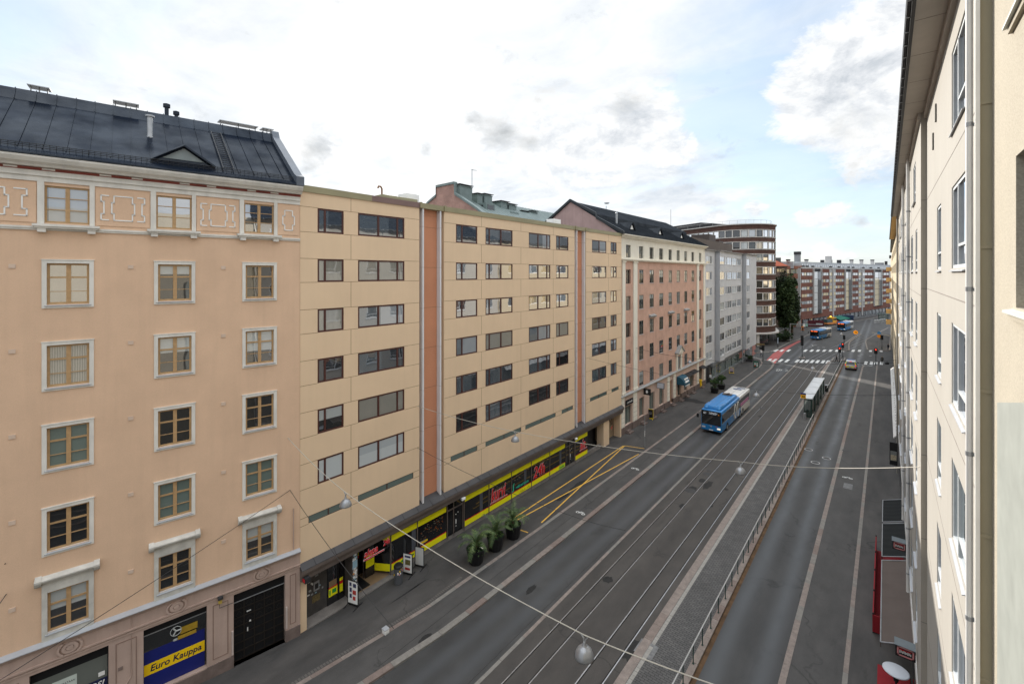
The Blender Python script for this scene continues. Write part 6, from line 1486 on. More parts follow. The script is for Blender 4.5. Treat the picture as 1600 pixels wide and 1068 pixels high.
# sandwich boards
def board(px, py, w_, h_, label, face, art, rz=0.0, fr=BLACK, lean=.0):
    p = gp(px, py); b = thing('sandwich_board', p, label, 'sandwich board', rz=rz); M = b.matrix_basis.copy()
    m = MB(); t_ = .045
    m.box(-w_/2,-w_/2+t_,-.02,.02,.12,.12+h_); m.box(w_/2-t_,w_/2,-.02,.02,.12,.12+h_); m.box(-w_/2+t_,w_/2-t_,-.02,.02,.12,.12+t_); m.box(-w_/2+t_,w_/2-t_,-.02,.02,.12+h_-t_,.12+h_)
    m.build('board_frame', fr, b, mw=M)
    m = MB(); m.box(-w_/2+t_,w_/2-t_,-.012,.012,.12+t_,.12+h_-t_,0)
    for (x0, x1, z0, z1, mi) in art: m.box(x0*w_,x1*w_,-.016,-.012,.12+z0*h_,.12+z1*h_,mi)
    m.build('board_face', face, b, mw=M)
    m = MB()
    for x in (-w_/2+.04, w_/2-.04): m.tube([(x,-.42,.03),(x,0,.07),(x,.42,.03)], .028, 6)
    m.box(-w_/2,w_/2,-.03,.03,.05,.12); m.build('foot', fr, b, mw=M); return b
MENU = [WHITE, mat('print_red', (.45,.05,.04), .3, 9), mat('print_navy', (.05,.05,.11), .3, 9), mat('print_olive', (.15,.13,.05), .5, 14)]
board(551.5, 946, .82, 1.45, 'white sandwich board with small red pictures by the sticker-covered pillar', MENU, [(-.32,-.12,.75,.9,2),(.02,.3,.72,.88,2),(-.3,-.1,.5,.68,2),(-.02,.3,.42,.6,1),(-.3,-.1,.25,.42,2),(0,.25,.18,.34,1)], radians(18))
board(637, 897.5, .75, 1.35, 'sandwich board with a dish picture and red print behind the litter bin', MENU, [(-.25,.28,.42,.68,3),(-.3,.3,.78,.88,2),(-.28,.25,.16,.28,1)], radians(20))
board(655.5, 885.5, .72, 1.3, 'blank white sandwich board nearest the yellow shop windows', [mat('blank_board', (.55,.55,.54), .04, 1, .5)], [], radians(20))
board(1016.5, 654.5, .75, 1.3, 'blackboard with bright yellow frame standing before the salmon brick house', [BLACK, mat('chalk', (.25,.25,.25))], [(-.3,.3,.6,.66,1),(-.3,.2,.45,.5,1)], radians(10), fr=mat('frame_yellow', (.72,.52,.02), .05, 2, .5))
board(1143, 583, .9, 1.1, 'yellow edged sandwich board outside the grey house shopfront', [mat('print_lilac', (.35,.28,.32), .4, 6), BLACK], [(-.3,.3,.1,.3,1)], radians(20), fr=mat('frame_yellow', (.72,.52,.02)))
board(1181.3, 574, 1.0, 1.3, 'green stand with small posters on the corner pavement before the crossing', [mat('poster_green', (.02,.13,.08), .2, 4), WHITE, RED], [(-.3,-.08,.35,.75,1),(.1,.32,.1,.75,1),(-.3,-.1,.1,.3,2)], 0, fr=SGREEN)
# palms in tubs
LEAF = [mat('leaf_mid', (.040,.085,.022), .3, 3, .6), mat('leaf_light', (.075,.125,.035), .3, 3, .6), mat('leaf_dark', (.022,.052,.016), .3, 3, .6)]
PLEAF = [mat('palm_mid', (.075,.12,.04), .25, 3, .55), mat('palm_light', (.13,.17,.06), .25, 3, .55), mat('palm_dark', (.04,.075,.025), .25, 3, .55)]
POT = mat('planter_black', (.010,.010,.011), .2, 2, .5)
def palm_tub(px, py, label, seed, flower):
    rg = random.Random(seed); p = gp(px, py); b = thing('palm_planter', p, label, 'planter', 'palm tubs outside the grocery'); M = Matrix.Translation(p)
    m = MB(); prof = [(.46,0),(.49,.06),(.66,.95),(.69,.98),(.69,1.04),(.60,1.04),(.58,.94)]; m.lathe((0,0,0), prof, 12)
    m.build('tub', POT, b, mw=M)
    m = MB(); m.tube([(0,0,.85),(.02,0,1.1),(0,.02,1.35)], .09, 8, 0, .07); m.build('trunk', mat('palm_trunk', (.10,.07,.04), .3, 8, .9), b, mw=M)
    m = MB()
    for k in range(14):
        a = 2*pi*k/14+rg.uniform(-.25,.25); el = rg.uniform(.45,1.4); ln = rg.uniform(1.45,1.95); prev = Vector((0,0,1.3)); d = Vector((cos(a)*cos(el),sin(a)*cos(el),sin(el))); pts = [prev]
        for i in range(9): prev = prev+d*(ln/9); d = (d+Vector((0,0,-.15-.03*i))).normalized(); pts.append(prev)
        m.tube(pts, .014, 4, 2, .005)
        for i in range(1, 10):
            q = pts[i]; dr = (pts[i]-pts[i-1]).normalized(); side = dr.cross(Vector((0,0,1))); side = side.normalized() if side.length > .05 else Vector((1,0,0))
            for sgn in (-1, 1):
                for u in (0,.5):
                    q0 = pts[i-1].lerp(pts[i], u); l2 = .33*(1-abs(i-4.5)/9)*rg.uniform(.8,1.2); tip = q0+side*sgn*l2*.8+dr*l2*.6+Vector((0,0,-.07*rg.random()-.02)); w_ = dr*.034
                    m.quad([q0-w_, q0+w_, tip+w_*.3, tip-w_*.3], rg.choice((0,0,1,2)))
    m.build('fronds', PLEAF, b, mw=M)
    m = MB()
    for k in range(260):
        a = rg.uniform(0,2*pi); r = .62*sqrt(rg.random()); c = Vector((r*cos(a), r*sin(a), 1.0+rg.uniform(0,.28)*(1.1-r))); 
        if rg.random() < .3 and a > pi: c += Vector((cos(a)*.08, sin(a)*.08, -.3*rg.random()))
        u = Vector((rg.uniform(-1,1),rg.uniform(-1,1),rg.uniform(-.3,1))).normalized()*.07; v = u.cross(Vector((rg.uniform(-1,1),rg.uniform(-1,1),1))).normalized()*.045
        m.quad([c-u, c+v, c+u, c-v], rg.choices((0,1,2,3), (4,3,2,flower))[0])
    m.build('underplanting', LEAF+[mat('petal', (.75,.72,.62), .05, 3)], b, mw=M)
palm_tub(743.5, 878, 'black tub with young palm and white flowers, nearest the viewer of the three', 1, 1.2)
palm_tub(774, 857, 'black tub with young palm and silvery underplanting, middle of the three', 2, .0)
palm_tub(801.5, 838.5, 'black tub with young palm at the end of the yellow ground lines', 3, .1)
# foliage helper
def foliage(c, rad, n, size, seed, clumps=26, flat=1.0, mats=LEAF, name='crown', parent=None, thin=.35):
    rg = random.Random(seed); m = MB(); c = Vector(c); cl = []
    for _ in range(clumps):
        d = Vector((rg.gauss(0,1),rg.gauss(0,1),rg.gauss(0,1))).normalized(); r = rg.uniform(.35,.95)
        cl.append((c+Vector((d.x*rad[0]*r, d.y*rad[1]*r, d.z*rad[2]*r)), rg.uniform(.24,.48), rg.choices((0,1,2), (4,3,4))[0]))
    for k in range(clumps//5 if thin < .3 else 0):
        a = rg.uniform(0, 2*pi); zf = rg.uniform(-.7,.8); cl[k*4] = (c+Vector((cos(a)*rad[0]*(1.05-.35*abs(zf)), sin(a)*rad[1]*(1.05-.35*abs(zf)), rad[2]*zf)), rg.uniform(.16,.26), 1)
    for i in range(n):
        q, s, mi = cl[i % clumps]; d = Vector((rg.gauss(0,1),rg.gauss(0,1),rg.gauss(0,1))); d = d.normalized()*rg.random()**.45
        p = q+Vector((d.x*rad[0]*s, d.y*rad[1]*s, d.z*rad[2]*s*.8))
        u = Vector((rg.uniform(-1,1),rg.uniform(-1,1),rg.uniform(-.6,.6))).normalized()*size*rg.uniform(.6,1.3); v = u.cross(Vector((rg.uniform(-1,1),rg.uniform(-1,1),rg.uniform(-1,1)))).normalized()*size*.6
        m.quad([p-u, p+v, p+u*1.1, p-v], mi if rg.random() < .75 else rg.randrange(3))
    return m.build(name, mats, parent)
def shrub_tub(px, py, label, seed, r):
    p = gp(px, py); b = thing('shrub_planter', p, label, 'planter', 'shrub tubs beside the blue bus')
    m = MB(); m.lathe(p, [(.5,0),(.55,.05),(.66,.75),(.7,.8),(.7,.85),(.6,.85)], 14); m.build('tub', POT, b)
    m = MB(); m.tube([p+Vector((0,0,.7)), p+Vector((0,0,1.6))], .06, 6); m.build('stem', mat('bark', (.09,.065,.045), .3, 6, .9), b)
    foliage(p+Vector((0,0,1.05)), (.62,.62,.25), 260, .07, seed+9, 14, name='underplanting', parent=b)
    foliage(p+Vector((0,0,1.95)), (r,r,r*.85), 1500, .085, seed, 30, name='crown', parent=b)
shrub_tub(1116.5, 613.5, 'clipped round shrub in a black tub, the one nearer the viewer beside the bus', 5, .72)
shrub_tub(1127, 607.5, 'clipped round shrub in a black tub, the one half hidden behind its twin', 6, .70)
# trees by the round block
TL = [mat('tree_leaf_mid', (.026,.048,.016), .3, .8, .7), mat('tree_leaf_light', (.045,.075,.025), .3, .8, .7), mat('tree_leaf_dark', (.014,.028,.011), .3, .8, .7)]
def tree(p, h, rad, cz, n, seed, label, size=.3, clumps=60):
    t = thing('broadleaf_tree', p, label, 'tree'); rg = random.Random(seed); p = Vector(p)
    m = MB(); m.tube([p, p+Vector((.1,0,h*.3)), p+Vector((.2,.1,h*.62))], .42, 8, 0, .16)
    for k in range(7):
        a = k*2*pi/7+rg.random(); z = h*rg.uniform(.25,.5); q = p+Vector((.1,0,z)); e = q+Vector((cos(a)*rad[0]*.7, sin(a)*rad[1]*.7, h*.22)); m.tube([q, (q+e)/2+Vector((0,0,.3)), e], .14, 6, 0, .04)
    m.build('trunk', mat('bark', (.09,.065,.045)), t)
    foliage(p+Vector((0,0,cz)), rad, n, size, seed, clumps, mats=TL, name='crown', parent=t, thin=.2)
bt = gp(1229, 528)
tree((bt.x-.3, bt.y, 0), 22, (3.5,3.6,9.6), 11.4, 13000, 3, 'tall dark green tree between the round brown block and the brick wing', .36, 90)
b2 = gp(1243, 522); tree((b2.x-1.6, b2.y+4, 0), 12, (2.4,2.6,4.6), 7.0, 4000, 4, 'lower dark tree beside the tall tree by the brick wing', .32, 44)
b3 = gp(1224, 532); fb3 = foliage((b3.x, b3.y, 1.6), (2.6,3.5,1.7), 2600, .22, 8, 24, mats=TL, name='hedge_shrub'); tag(fb3, 'low green shrubs at the foot of the tall tree by the far pavement', 'shrub')
b4 = gp(1171.5, 564.5); b5 = thing('shrub', (b4.x, b4.y, 0), 'dark bushy shrub in a box by the corner of the grey house', 'shrub'); m = MB(); m.box(b4.x-.7, b4.x+.7, b4.y-.7, b4.y+.7, 0, .5); m.build('plant_box', DARK, b5); foliage((b4.x,b4.y,1.0), (.95,.95,.75), 1200, .1, 9, 20, mats=TL, name='leaves', parent=b5)
# poles, signs, mailbox
p = gp(1007.4, 697.7); b = thing('sign_pole', p, 'thin grey pole with small stickers beside the end of the yellow lines', 'pole'); m = MB(); m.tube([p, p+Vector((0,0,3.7))], .04, 7); m.build('pole', GREY, b); m = MB()
for j in range(6): m.tube([p+Vector((0,0,1.25+.12*j+.02*(j % 2))), p+Vector((0,0,1.33+.12*j))], .043, 7)
m.build('stickers', WHITE, b)
p = gp(1093.5, 605); b = thing('mailbox', p, 'bright yellow post box against the salmon brick house', 'mailbox'); m = MB(); m.box(p.x-.3, p.x+.3, p.y-.35, p.y+.35, .12, 1.45); bo = m.bevelled('box_body', mat('post_yellow', (.80,.50,.01), .05, 2, .45), b, .05); m = MB(); m.box(p.x-.2, p.x+.2, p.y-.372, p.y-.35, .95, 1.05, 0); m.box(p.x-.12, p.x+.14, p.y-.37, p.y-.35, .4, .75, 1); m.box(p.x+.3, p.x+.315, p.y-.2, p.y+.2, .9, 1.0, 0); m.build('slot', [BLACK, ORANGE], bo); m = MB(); m.box(p.x-.22, p.x+.22, p.y-.28, p.y+.28, 0, .12); m.build('base', DARK, b)
p = gp(602.5, 988); b = thing('utility_box', p, 'small white box on the ground at the edge of the left cycle lane', 'box'); m = MB(); m.box(p.x-.16, p.x+.16, p.y-.14, p.y+.14, 0, .24); m.bevelled('box_body', WHITE, b, .015); m = MB(); m.box(p.x-.17, p.x+.17, p.y-.15, p.y+.15, .24, .27); m.build('lid', SILL, b)
def lightmat(n, c, s): return mat(n, c, .02, 1, .4, emit=(c, s))
LRED = lightmat('lamp_red', (1,.06,.03), 1.1); LOFF = mat('lamp_off', (.02,.02,.02), .1, 2, .3)
def signal(px, py, ytop, label, red=True, rz=0, heads=1, extra=None):
    p = gp(px, py); h = (py-ytop)*(p.length and (H*F/(py-VY)))/F; b = thing('traffic_light', p, label, 'traffic light'); M = Matrix.Translation(p)
    m = MB(); m.tube([(0,0,0),(0,0,h-.1)], .07, 8); m.lathe((0,0,0), [(.12,0),(.12,.5),(.08,.55)], 10); m.build('pole', mat('signal_pole', (.06,.065,.065), .1, 2, .5), b, mw=M)
    for q in range(heads):
        z = h-1.05-1.25*q; k = MB(); k.box(-.2,.2,-.32,-.08,z,z+1.05); k.box(-.3,.3,-.1,-.07,z-.1,z+1.15); hd = k.build('signal_head', BLACK, b, mw=M)
        for j, zz in enumerate((z+.86, z+.53, z+.2)):
            k = MB(); k.tube([(0,-.36,zz),(0,-.3,zz)], .14, 12); k.build('lens', LRED if (red and j == 0) else LOFF, hd, mw=M)
    if extra: 
        k = MB(); k.box(-.75,-.25,-.2,-.16,h-.9,h-.4); k.build('sign_plate', extra, b, mw=M)
signal(1312, 566.3, 542.5, 'traffic light showing red at the end of the island railing', True)
signal(1316.8, 557.8, 536, 'traffic light showing red with a blue sign, behind the one on the island end', True, extra=mat('sign_sky', (.03,.20,.45), .05, 1, .4))
signal(1368.5, 570.3, 544.5, 'traffic light showing red at the right side of the near crossing', True)
signal(1253.4, 557.3, 524.5, 'black double traffic light turned away on the small island mid-road', False, heads=2)
signal(1192.3, 563.2, 540, 'dark traffic light at the left end of the near crossing', False, extra=DARK)
signal(1319, 535, 524, 'grey traffic signal seen from behind on the far traffic island', False)
signal(1378, 545, 524, 'slim dark signal post on the far right pavement beyond the crossing', False)
p = gp(1181.4, 562.6); b = thing('road_sign', p, 'round road sign seen from behind near the corner of the grey house', 'road sign'); m = MB(); m.tube([p, p+Vector((0,0,2.5))], .035, 6); m.build('pole', GREY, b); m = MB(); m.tube([p+Vector((0,-.05,2.2)), p+Vector((0,-.03,2.2))], .42, 18); m.build('plate', mat('plate_grey2', (.22,.24,.25), .05, 1, .5), b)
p = gp(1373.5, 540); b = thing('road_sign', p, 'blue round sign above an orange one on a pole at the far right', 'road sign'); m = MB(); m.tube([p, p+Vector((0,0,4.0))], .05, 6); m.build('pole', GREY, b)
for z, mt in ((3.6, mat('sign_sky', (.03,.20,.45))), (2.75, ORANGE)): m = MB(); m.tube([p+Vector((0,-.1,z)), p+Vector((0,-.06,z))], .46, 18); m.build('plate', mt, b)
r = Vector(ray(1337, 519)); q = Vector((0,0,H))+r*100; b = thing('hanging_sign', q, 'round bright orange sign with an arrow hanging over the tram tracks', 'road sign'); m = MB(); m.tube([q+Vector((0,0,0)), q+Vector((0,.05,0))], .42, 20, 0); m.build('plate', mat('sign_orange', (.95,.32,.01), .03, 1, .4, emit=((.95,.32,.01), .25)), b); m = MB(); m.hexa([(q.x+a,q.y+o,q.z+z) for o in (-.02,.0) for a, z in ((-.2,-.05),(.05,-.05),(.05,.03),(-.2,.03))], 0); m.hexa([(q.x+a,q.y+o,q.z+z) for o in (-.02,.0) for a, z in ((.0,-.18),(.25,-.01),(.0,.16),(.02,0))], 0); m.build('arrow', BLACK, b); m = MB(); m.tube([q+Vector((0,.02,.4)), q+Vector((0,.02,1.3))], .02, 4); m.build('hanger', GREY, b)  # plate given a faint glow of its own, though no lamp
# gantry over the far lane
p = gp(1234.6, 533.5); hh = (533.5-505)*(H*F/(533.5-VY))/F; b = thing('signal_gantry', p, 'tall grey gantry pole with a long arm reaching over the far bus lane', 'gantry'); e = p+Vector((8.0,1.5,hh)); m = MB(); m.tube([p, p+Vector((0,0,hh))], .12, 8); m.tube([p+Vector((0,0,hh-.2)), e], .07, 7); m.tube([p+Vector((-.4,0,hh-1.6)), p+Vector((-4.2,-.5,hh-1.7)), p+Vector((-4.3,-.5,0))], .06, 6); m.build('pole', GREY, b); m = MB(); m.box(e.x-1.6,e.x,e.y-.1,e.y+.1,e.z-.1,e.z+.35); m.build('lamp_box', mat('box_pale', (.4,.42,.43), .05, 1, .5), b)
p = gp(1215.5, 543.5); b = thing('marker_post', p, 'slim pale topped post at the kerb before the round brown block', 'post'); m = MB(); m.tube([p, p+Vector((0,0,1.2))], .1, 7); m.build('pole', DARK, b); m = MB(); m.tube([p+Vector((0,0,1.2)), p+Vector((0,0,2.9))], .09, 7); m.build('top', mat('post_pale', (.38,.45,.52), .1, 1, .5), b)
# overhead cable lamps and wires
def at_z(px, py, z): r = Vector(ray(px, py)); t_ = (z-H)/r.z; return Vector((r.x*t_, r.y*t_, z))
LAMPM = mat('lamp_dome', (.27,.275,.285), .12, 3, .3, metal=.5)
LAMPS = [((913,1003), 9.62, 'dome street lamp hanging on the nearest cable, lowest in the picture'), ((540,776), 9.75, 'dome street lamp on a cable in front of the yellow block near the peach house'), ((805,679), 9.6, 'dome street lamp on a cable above the yellow shop windows'), ((1157,727), 9.6, 'dome street lamp on a cable above the tram tracks before the island'), ((1182,612), 9.6, 'dome street lamp on a cable above the tracks just right of the blue bus'), ((1270,571.5), 9.6, 'dome street lamp on a cable beyond the tram shelter roof'), ((1077.5,562), 9.6, 'dome street lamp on a cable before the salmon brick house'), ((1314.5,519.5), 9.6, 'dome street lamp on a cable beyond the near crossing')]
lm = MB(); lm.lathe((0,0,0), [(.03,.05),(.05,.0),(.07,-.1),(.09,-.12),(.17,-.155),(.25,-.23),(.30,-.33),(.33,-.42),(.335,-.46),(.31,-.47)], 24); lm.v = [(x*.86, y*.86, z*.9) for x, y, z in lm.v]; LM = lm.mesh('shade', LAMPM, True)
gm_ = MB(); gm_.lathe((0,0,0), [(.30,-.465),(.22,-.50),(.1,-.52),(.02,-.525)], 20); gm_.v = [(x*.86, y*.86, z*.9) for x, y, z in gm_.v]; GM = gm_.mesh('bowl', mat('lamp_bowl', (.42,.40,.34), .05, 2, .3), True)
hk = MB(); hk.tube([(-.12,0,.22),(-.02,0,.12),(.0,0,.0)], .022, 5); hk.tube([(.10,0,.2),(.04,0,.1),(.02,0,.0)], .02, 5); HK = hk.mesh('bracket', GREY)
LP = []
for (px, py), z, lb in LAMPS:
    q = at_z(px, py, z); LP.append(q); b = thing('street_lamp', q, lb, 'street lamp', 'lamps hung on cables over the street'); M = Matrix.Translation(q)
    s = link('shade', LM, b, M); link('bowl', GM, s, M); link('bracket', HK, b, M)
WIRE = mat('wire_pale', (.42,.39,.33), .1, 5, .5); WIRED = mat('wire_dark', (.035,.034,.034), .1, 5, .6)
def wire(pts, r, mt, label, sag=.25, cat='cable'):
    m = MB(); out = []
    for a, b in zip(pts, pts[1:]):
        a, b = Vector(a), Vector(b); s = sag*min(1, (b-a).length/12)
        out += [a.lerp(b, i/10)-Vector((0,0,4*s*(i/10)*(1-i/10))) for i in range(10)]
    out.append(Vector(pts[-1])); m.tube(out, r, 5); o = m.build('suspension_wire', mt); tag(o, label, cat, 'wires spanning the street')
def wallpt(f, px, py): s, z = f.sz(px, py); return f.p(s, .02, z)
up = Vector((0,0,.22))
wire([wallpt(fa, 449.8, 683.6), LP[1]+up, LP[0]+up, (X2,12.2,11.2)], .016, WIRE, 'pale cable from the peach house through the two nearest dome lamps')
wire([wallpt(fb, 652, 634), LP[2]+up, LP[3]+up, wallpt(r1, 1438.7, 729.4)], .017, WIRE, 'pale cable crossing the street through the lamp above the shop windows', .2)
wire([(-26.0,57.5,10.6), LP[6]+up, LP[5]+up, (1.0,66,11)], .02, WIRED, 'thin dark cable crossing past the salmon brick house and the shelter')
wire([(-26.0,45,11), LP[4]+up, (.95,47,11)], .013, WIRED, 'thin dark cable holding the lamp right of the bus')
CWZ = 5.8
d1 = at_z(892, 805, CWZ+.35); d2 = at_z(978, 828, CWZ+.3); d3 = at_z(615, 981, CWZ+.5)
wire([wallpt(fb, 652, 699), d1, d2], .013, WIRED, 'thin dark span wire from the lower terracotta strip to the tram wires')
wire([wallpt(fa, 453, 765), d3], .014, WIRED, 'thin dark wire slanting from the peach house corner down over the shop entrance')
wire([wallpt(fa, 453, 765), at_z(-10, 1068, 6.5)], .013, WIRED, 'dark wire running left along the lower windows of the peach house', .1)
for px, py, ex, ey, lb in ((8.6,879,-30,935,'short dark wire leaving the peach house at the left edge, upper one'), (10,927,-30,985,'short dark wire leaving the peach house at the left edge, lower one')): wire([wallpt(fa, px, py), at_z(ex, ey, 7.0)], .016, WIRED, lb, 0)
wire([(-14.7,10,CWZ), (-14.7,60,CWZ), (-14.7,118,CWZ)], .009, WIRED, 'tram contact wire over the left hand track', 0, 'tram wire')
wire([(-11.6,10,CWZ), (-11.6,60,CWZ), (-11.6,118,CWZ)], .009, WIRED, 'tram contact wire over the right hand track', 0, 'tram wire')
wire([(1.1,118,8), at_z(1362,519,11.5)], .03, WIRE, 'short pale cable slanting out from the right hand houses at the crossing', 0)
m = MB()
for q in (d1, d2, d3, at_z(575,926,7.0)): m.tube([q-Vector((.12,.0,.0)), q+Vector((.12,0,.0))], .04, 6)
for q in (wallpt(fa,449.8,683.6), wallpt(fa,453,765), wallpt(fb,652,634), wallpt(fb,652,699), wallpt(fa,8.6,879), wallpt(fa,10,927)): pass
# far works area beyond the crossing
def fbox3(px0, px1, py0, py1, dep, mt, name, label, cat, bev=.05):
    a, b = gp(px0, py1), gp(px1, py1); h = (py1-py0)*(H*F/(py1-VY))/F; b = thing(name, (a+b)/2, label, cat) if True else None; return a, gp(px1, py1), h, b
a, e, h, b = fbox3(1262.5, 1287, 499.5, 510, 2, None, 'hoarding', 'dark red hoarding beside the works in front of the far block', 'hoarding')
m = MB()
for i in range(8): u, v = a.lerp(e, i/8), a.lerp(e, (i+.94)/8); m.hexa([(u.x,u.y,0),(v.x,v.y,0),(v.x,v.y+.15,0),(u.x,u.y+.15,0),(u.x,u.y,h*(.86+.05*(i % 3))),(v.x,v.y,h*(.86+.05*(i % 3))),(v.x,v.y+.15,h*.9),(u.x,u.y+.15,h*.9)])
m.build('panel', mat('hoarding_red', (.085,.012,.02), .2, .5, .7), b); m = MB()
for i in range(9): u = a.lerp(e, i/8); m = MB(); m.box(u.x-.06, u.x+.06, u.y+.16, u.y+.28, 0, h*.95); m.build('post', DARK, b)
a, e, h, b = fbox3(1315.5, 1334, 492.5, 501, 2.4, None, 'site_container', 'dark blue site container in front of the far block past the farther bus', 'container')
d = (e-a).normalized(); n = Vector((-d.y, d.x, 0)); m = MB(); P = [a, e, e+n*2.6, a+n*2.6]; m.hexa([(q.x,q.y,.1) for q in P]+[(q.x,q.y,h) for q in P]); m.bevelled('box_body', mat('container_blue', (.012,.03,.075), .2, .5, .5), b, .06); m = MB()
for i in range(1, 12): q = a.lerp(e, i/12)-n*.03; m.box(q.x-.04, q.x+.04, q.y-.03, q.y+.03, .3, h-.2)
m.build('rib', BLACK, b)
p0 = gp(1293, 508.5); p1 = gp(1308, 507); b = thing('works_truck', (p0+p1)/2, 'orange and grey works truck with amber beacon before the far block', 'truck'); d = (p1-p0).normalized(); n = Vector((-d.y, d.x, 0)); Ln = (p1-p0).length
def tbox(m, s0, s1, w0, w1, z0, z1, mi=0): P = [p0+d*s0+n*w0, p0+d*s1+n*w0, p0+d*s1+n*w1, p0+d*s0+n*w1]; m.hexa([(q.x,q.y,z0) for q in P]+[(q.x,q.y,z1) for q in P], mi)
m = MB(); tbox(m, 0, Ln*.98, 0, 2.3, .5, 1.1); m.build('chassis', mat('works_orange', (.62,.22,.05), .15, .8, .5), b)
m = MB(); tbox(m, .1, Ln*.55, .1, 2.2, 1.1, 2.3); m.build('cargo_box', mat('works_teal', (.06,.10,.11), .15, .8, .5), b)
m = MB(); tbox(m, Ln*.58, Ln*.95, .05, 2.25, 1.1, 2.9, 0); tbox(m, Ln*.62, Ln*.95, -.0, .05, 1.9, 2.6, 1); m.build('cab', [mat('works_amber', (.70,.36,.03), .1, .8, .5), GLASSES['dark']], b)
for s in (.8, Ln*.75): m = MB(); q = p0+d*s; m.tube([q-n*.05, q+n*.25], .45, 12); m.build('wheel', BLACK, b)
m = MB(); tbox(m, Ln*.3, Ln*.9, .8, 1.1, 2.9, 3.15, 0); q = p0+d*Ln*.6+n*1; m.lathe((q.x,q.y,3.15), [(.2,0),(.2,.3),(.05,.35)], 10, 1); m.build('beacon', [mat('works_amber', (.70,.36,.03)), lightmat('beacon_amber', (1,.5,.05), 5)], b)
for px0, px1, y0, y1, mt, lb in ((1254.5,1258,505.5,512.5,WHITE,'white poster stand on the far pavement beside the works'), (1258.5,1262,505.5,511.5,mat('poster_mint', (.25,.5,.42), .1, 1),'pale green poster stand on the far pavement beside the works')):
    a, e = gp(px0, y1), gp(px1, y1); h = (y1-y0)*(H*F/(y1-VY))/F; b = thing('poster_stand', (a+e)/2, lb, 'poster stand'); m = MB(); m.hexa([(a.x,a.y,.5),(e.x,e.y,.5),(e.x,e.y+.15,.5),(a.x,a.y+.15,.5),(a.x,a.y,h),(e.x,e.y,h),(e.x,e.y+.15,h),(a.x,a.y+.15,h)]); m.build('poster', mt, b); m = MB(); m.box(a.x+.2,a.x+.35,a.y,a.y+.12,0,.5); m.build('leg', DARK, b); m = MB(); m.box(e.x-.35,e.x-.2,e.y,e.y+.12,0,.5); m.build('leg', DARK, b)
p = gp(1254, 515.5); b = thing('traffic_barrel', p, 'orange traffic barrel on the far pavement below the poster stands', 'barrel'); m = MB(); m.lathe(p, [(.5,0),(.5,.1),(.4,.15),(.36,1.3),(.3,1.35)], 14); m.build('drum', mat('barrel_orange', (.65,.20,.02), .1, 1, .6), b); m = MB(); m.lathe(p, [(.395,.5),(.405,.5),(.395,.75),(.385,.75)], 14); m.build('stripe', WHITE, b)
# bench group in front of the round block
a, e = gp(1181, 541.5), gp(1196, 541.5); b = thing('bench', (a+e)/2, 'long wooden bench before the shopfront of the round brown block', 'bench'); m = MB(); m.hexa([(a.x,a.y,.42),(e.x,a.y,.42),(e.x,a.y+.5,.42),(a.x,a.y+.5,.42),(a.x,a.y,.5),(e.x,a.y,.5),(e.x,a.y+.5,.5),(a.x,a.y+.5,.5)]); m.build('seat', mat('bench_wood', (.16,.11,.05), .2, 2, .7), b); m = MB(); m.box(a.x,e.x,a.y+.48,a.y+.54,.6,.95); m.build('backrest', mat('bench_wood', (.16,.11,.05)), b)
for u in (.05, .95): q = a.lerp(e, u); m = MB(); m.box(q.x-.05,q.x+.05,a.y+.05,a.y+.5,0,.42); m.build('leg', DARK, b)
# far tram stop
a, e = gp(1366, 505), gp(1383, 502.5); b = thing('stop_railing', (a+e)/2, 'pale railing on the far tram platform at the bend', 'railing'); m = MB(); m.tube([a+Vector((0,0,1.3)), e+Vector((0,0,1.3))], .07, 5); m.build('handrail', WHITE, b)
for i in range(9): q = a.lerp(e, i/8); m = MB(); m.tube([q, q+Vector((0,0,1.3))], .06, 5); m.build('post', WHITE, b)
p = gp(1382.5, 500.5); b = thing('stop_shelter', p, 'dark green tram shelter on the far platform beside the right hand houses', 'shelter'); m = MB(); m.box(p.x-2.6,p.x+1.6,p.y-.8,p.y+1.2,2.7,2.95); m.build('roof', mat('roof_teal', (.07,.11,.10), .1, .6, .5), b); 
for x_ in (-2.2, 1.0): m = MB(); m.box(p.x+x_,p.x+x_+.2,p.y,p.y+1,0,2.7); m.build('post', SGREEN, b)
m = MB(); m.box(p.x-2.0,p.x+1.0,p.y+.9,p.y+.95,.3,2.5); m.build('glass_wall', CLEAR, b)
p = gp(1386, 567.5, 3.0); b = thing('hanging_lantern', (p.x, p.y, 3), 'round black lantern sticking out from the right hand houses at the crossing', 'lantern'); m = MB(); m.tube([(p.x,p.y,3.2),(1.1,p.y,3.2)], .03, 5); m.build('bracket', BLACK, b); m = MB(); m.lathe((p.x,p.y,3.0), [(.08,.35),(.3,.2),(.34,.0),(.3,-.15),(.1,-.2)], 14); m.build('shade', BLACK, b)
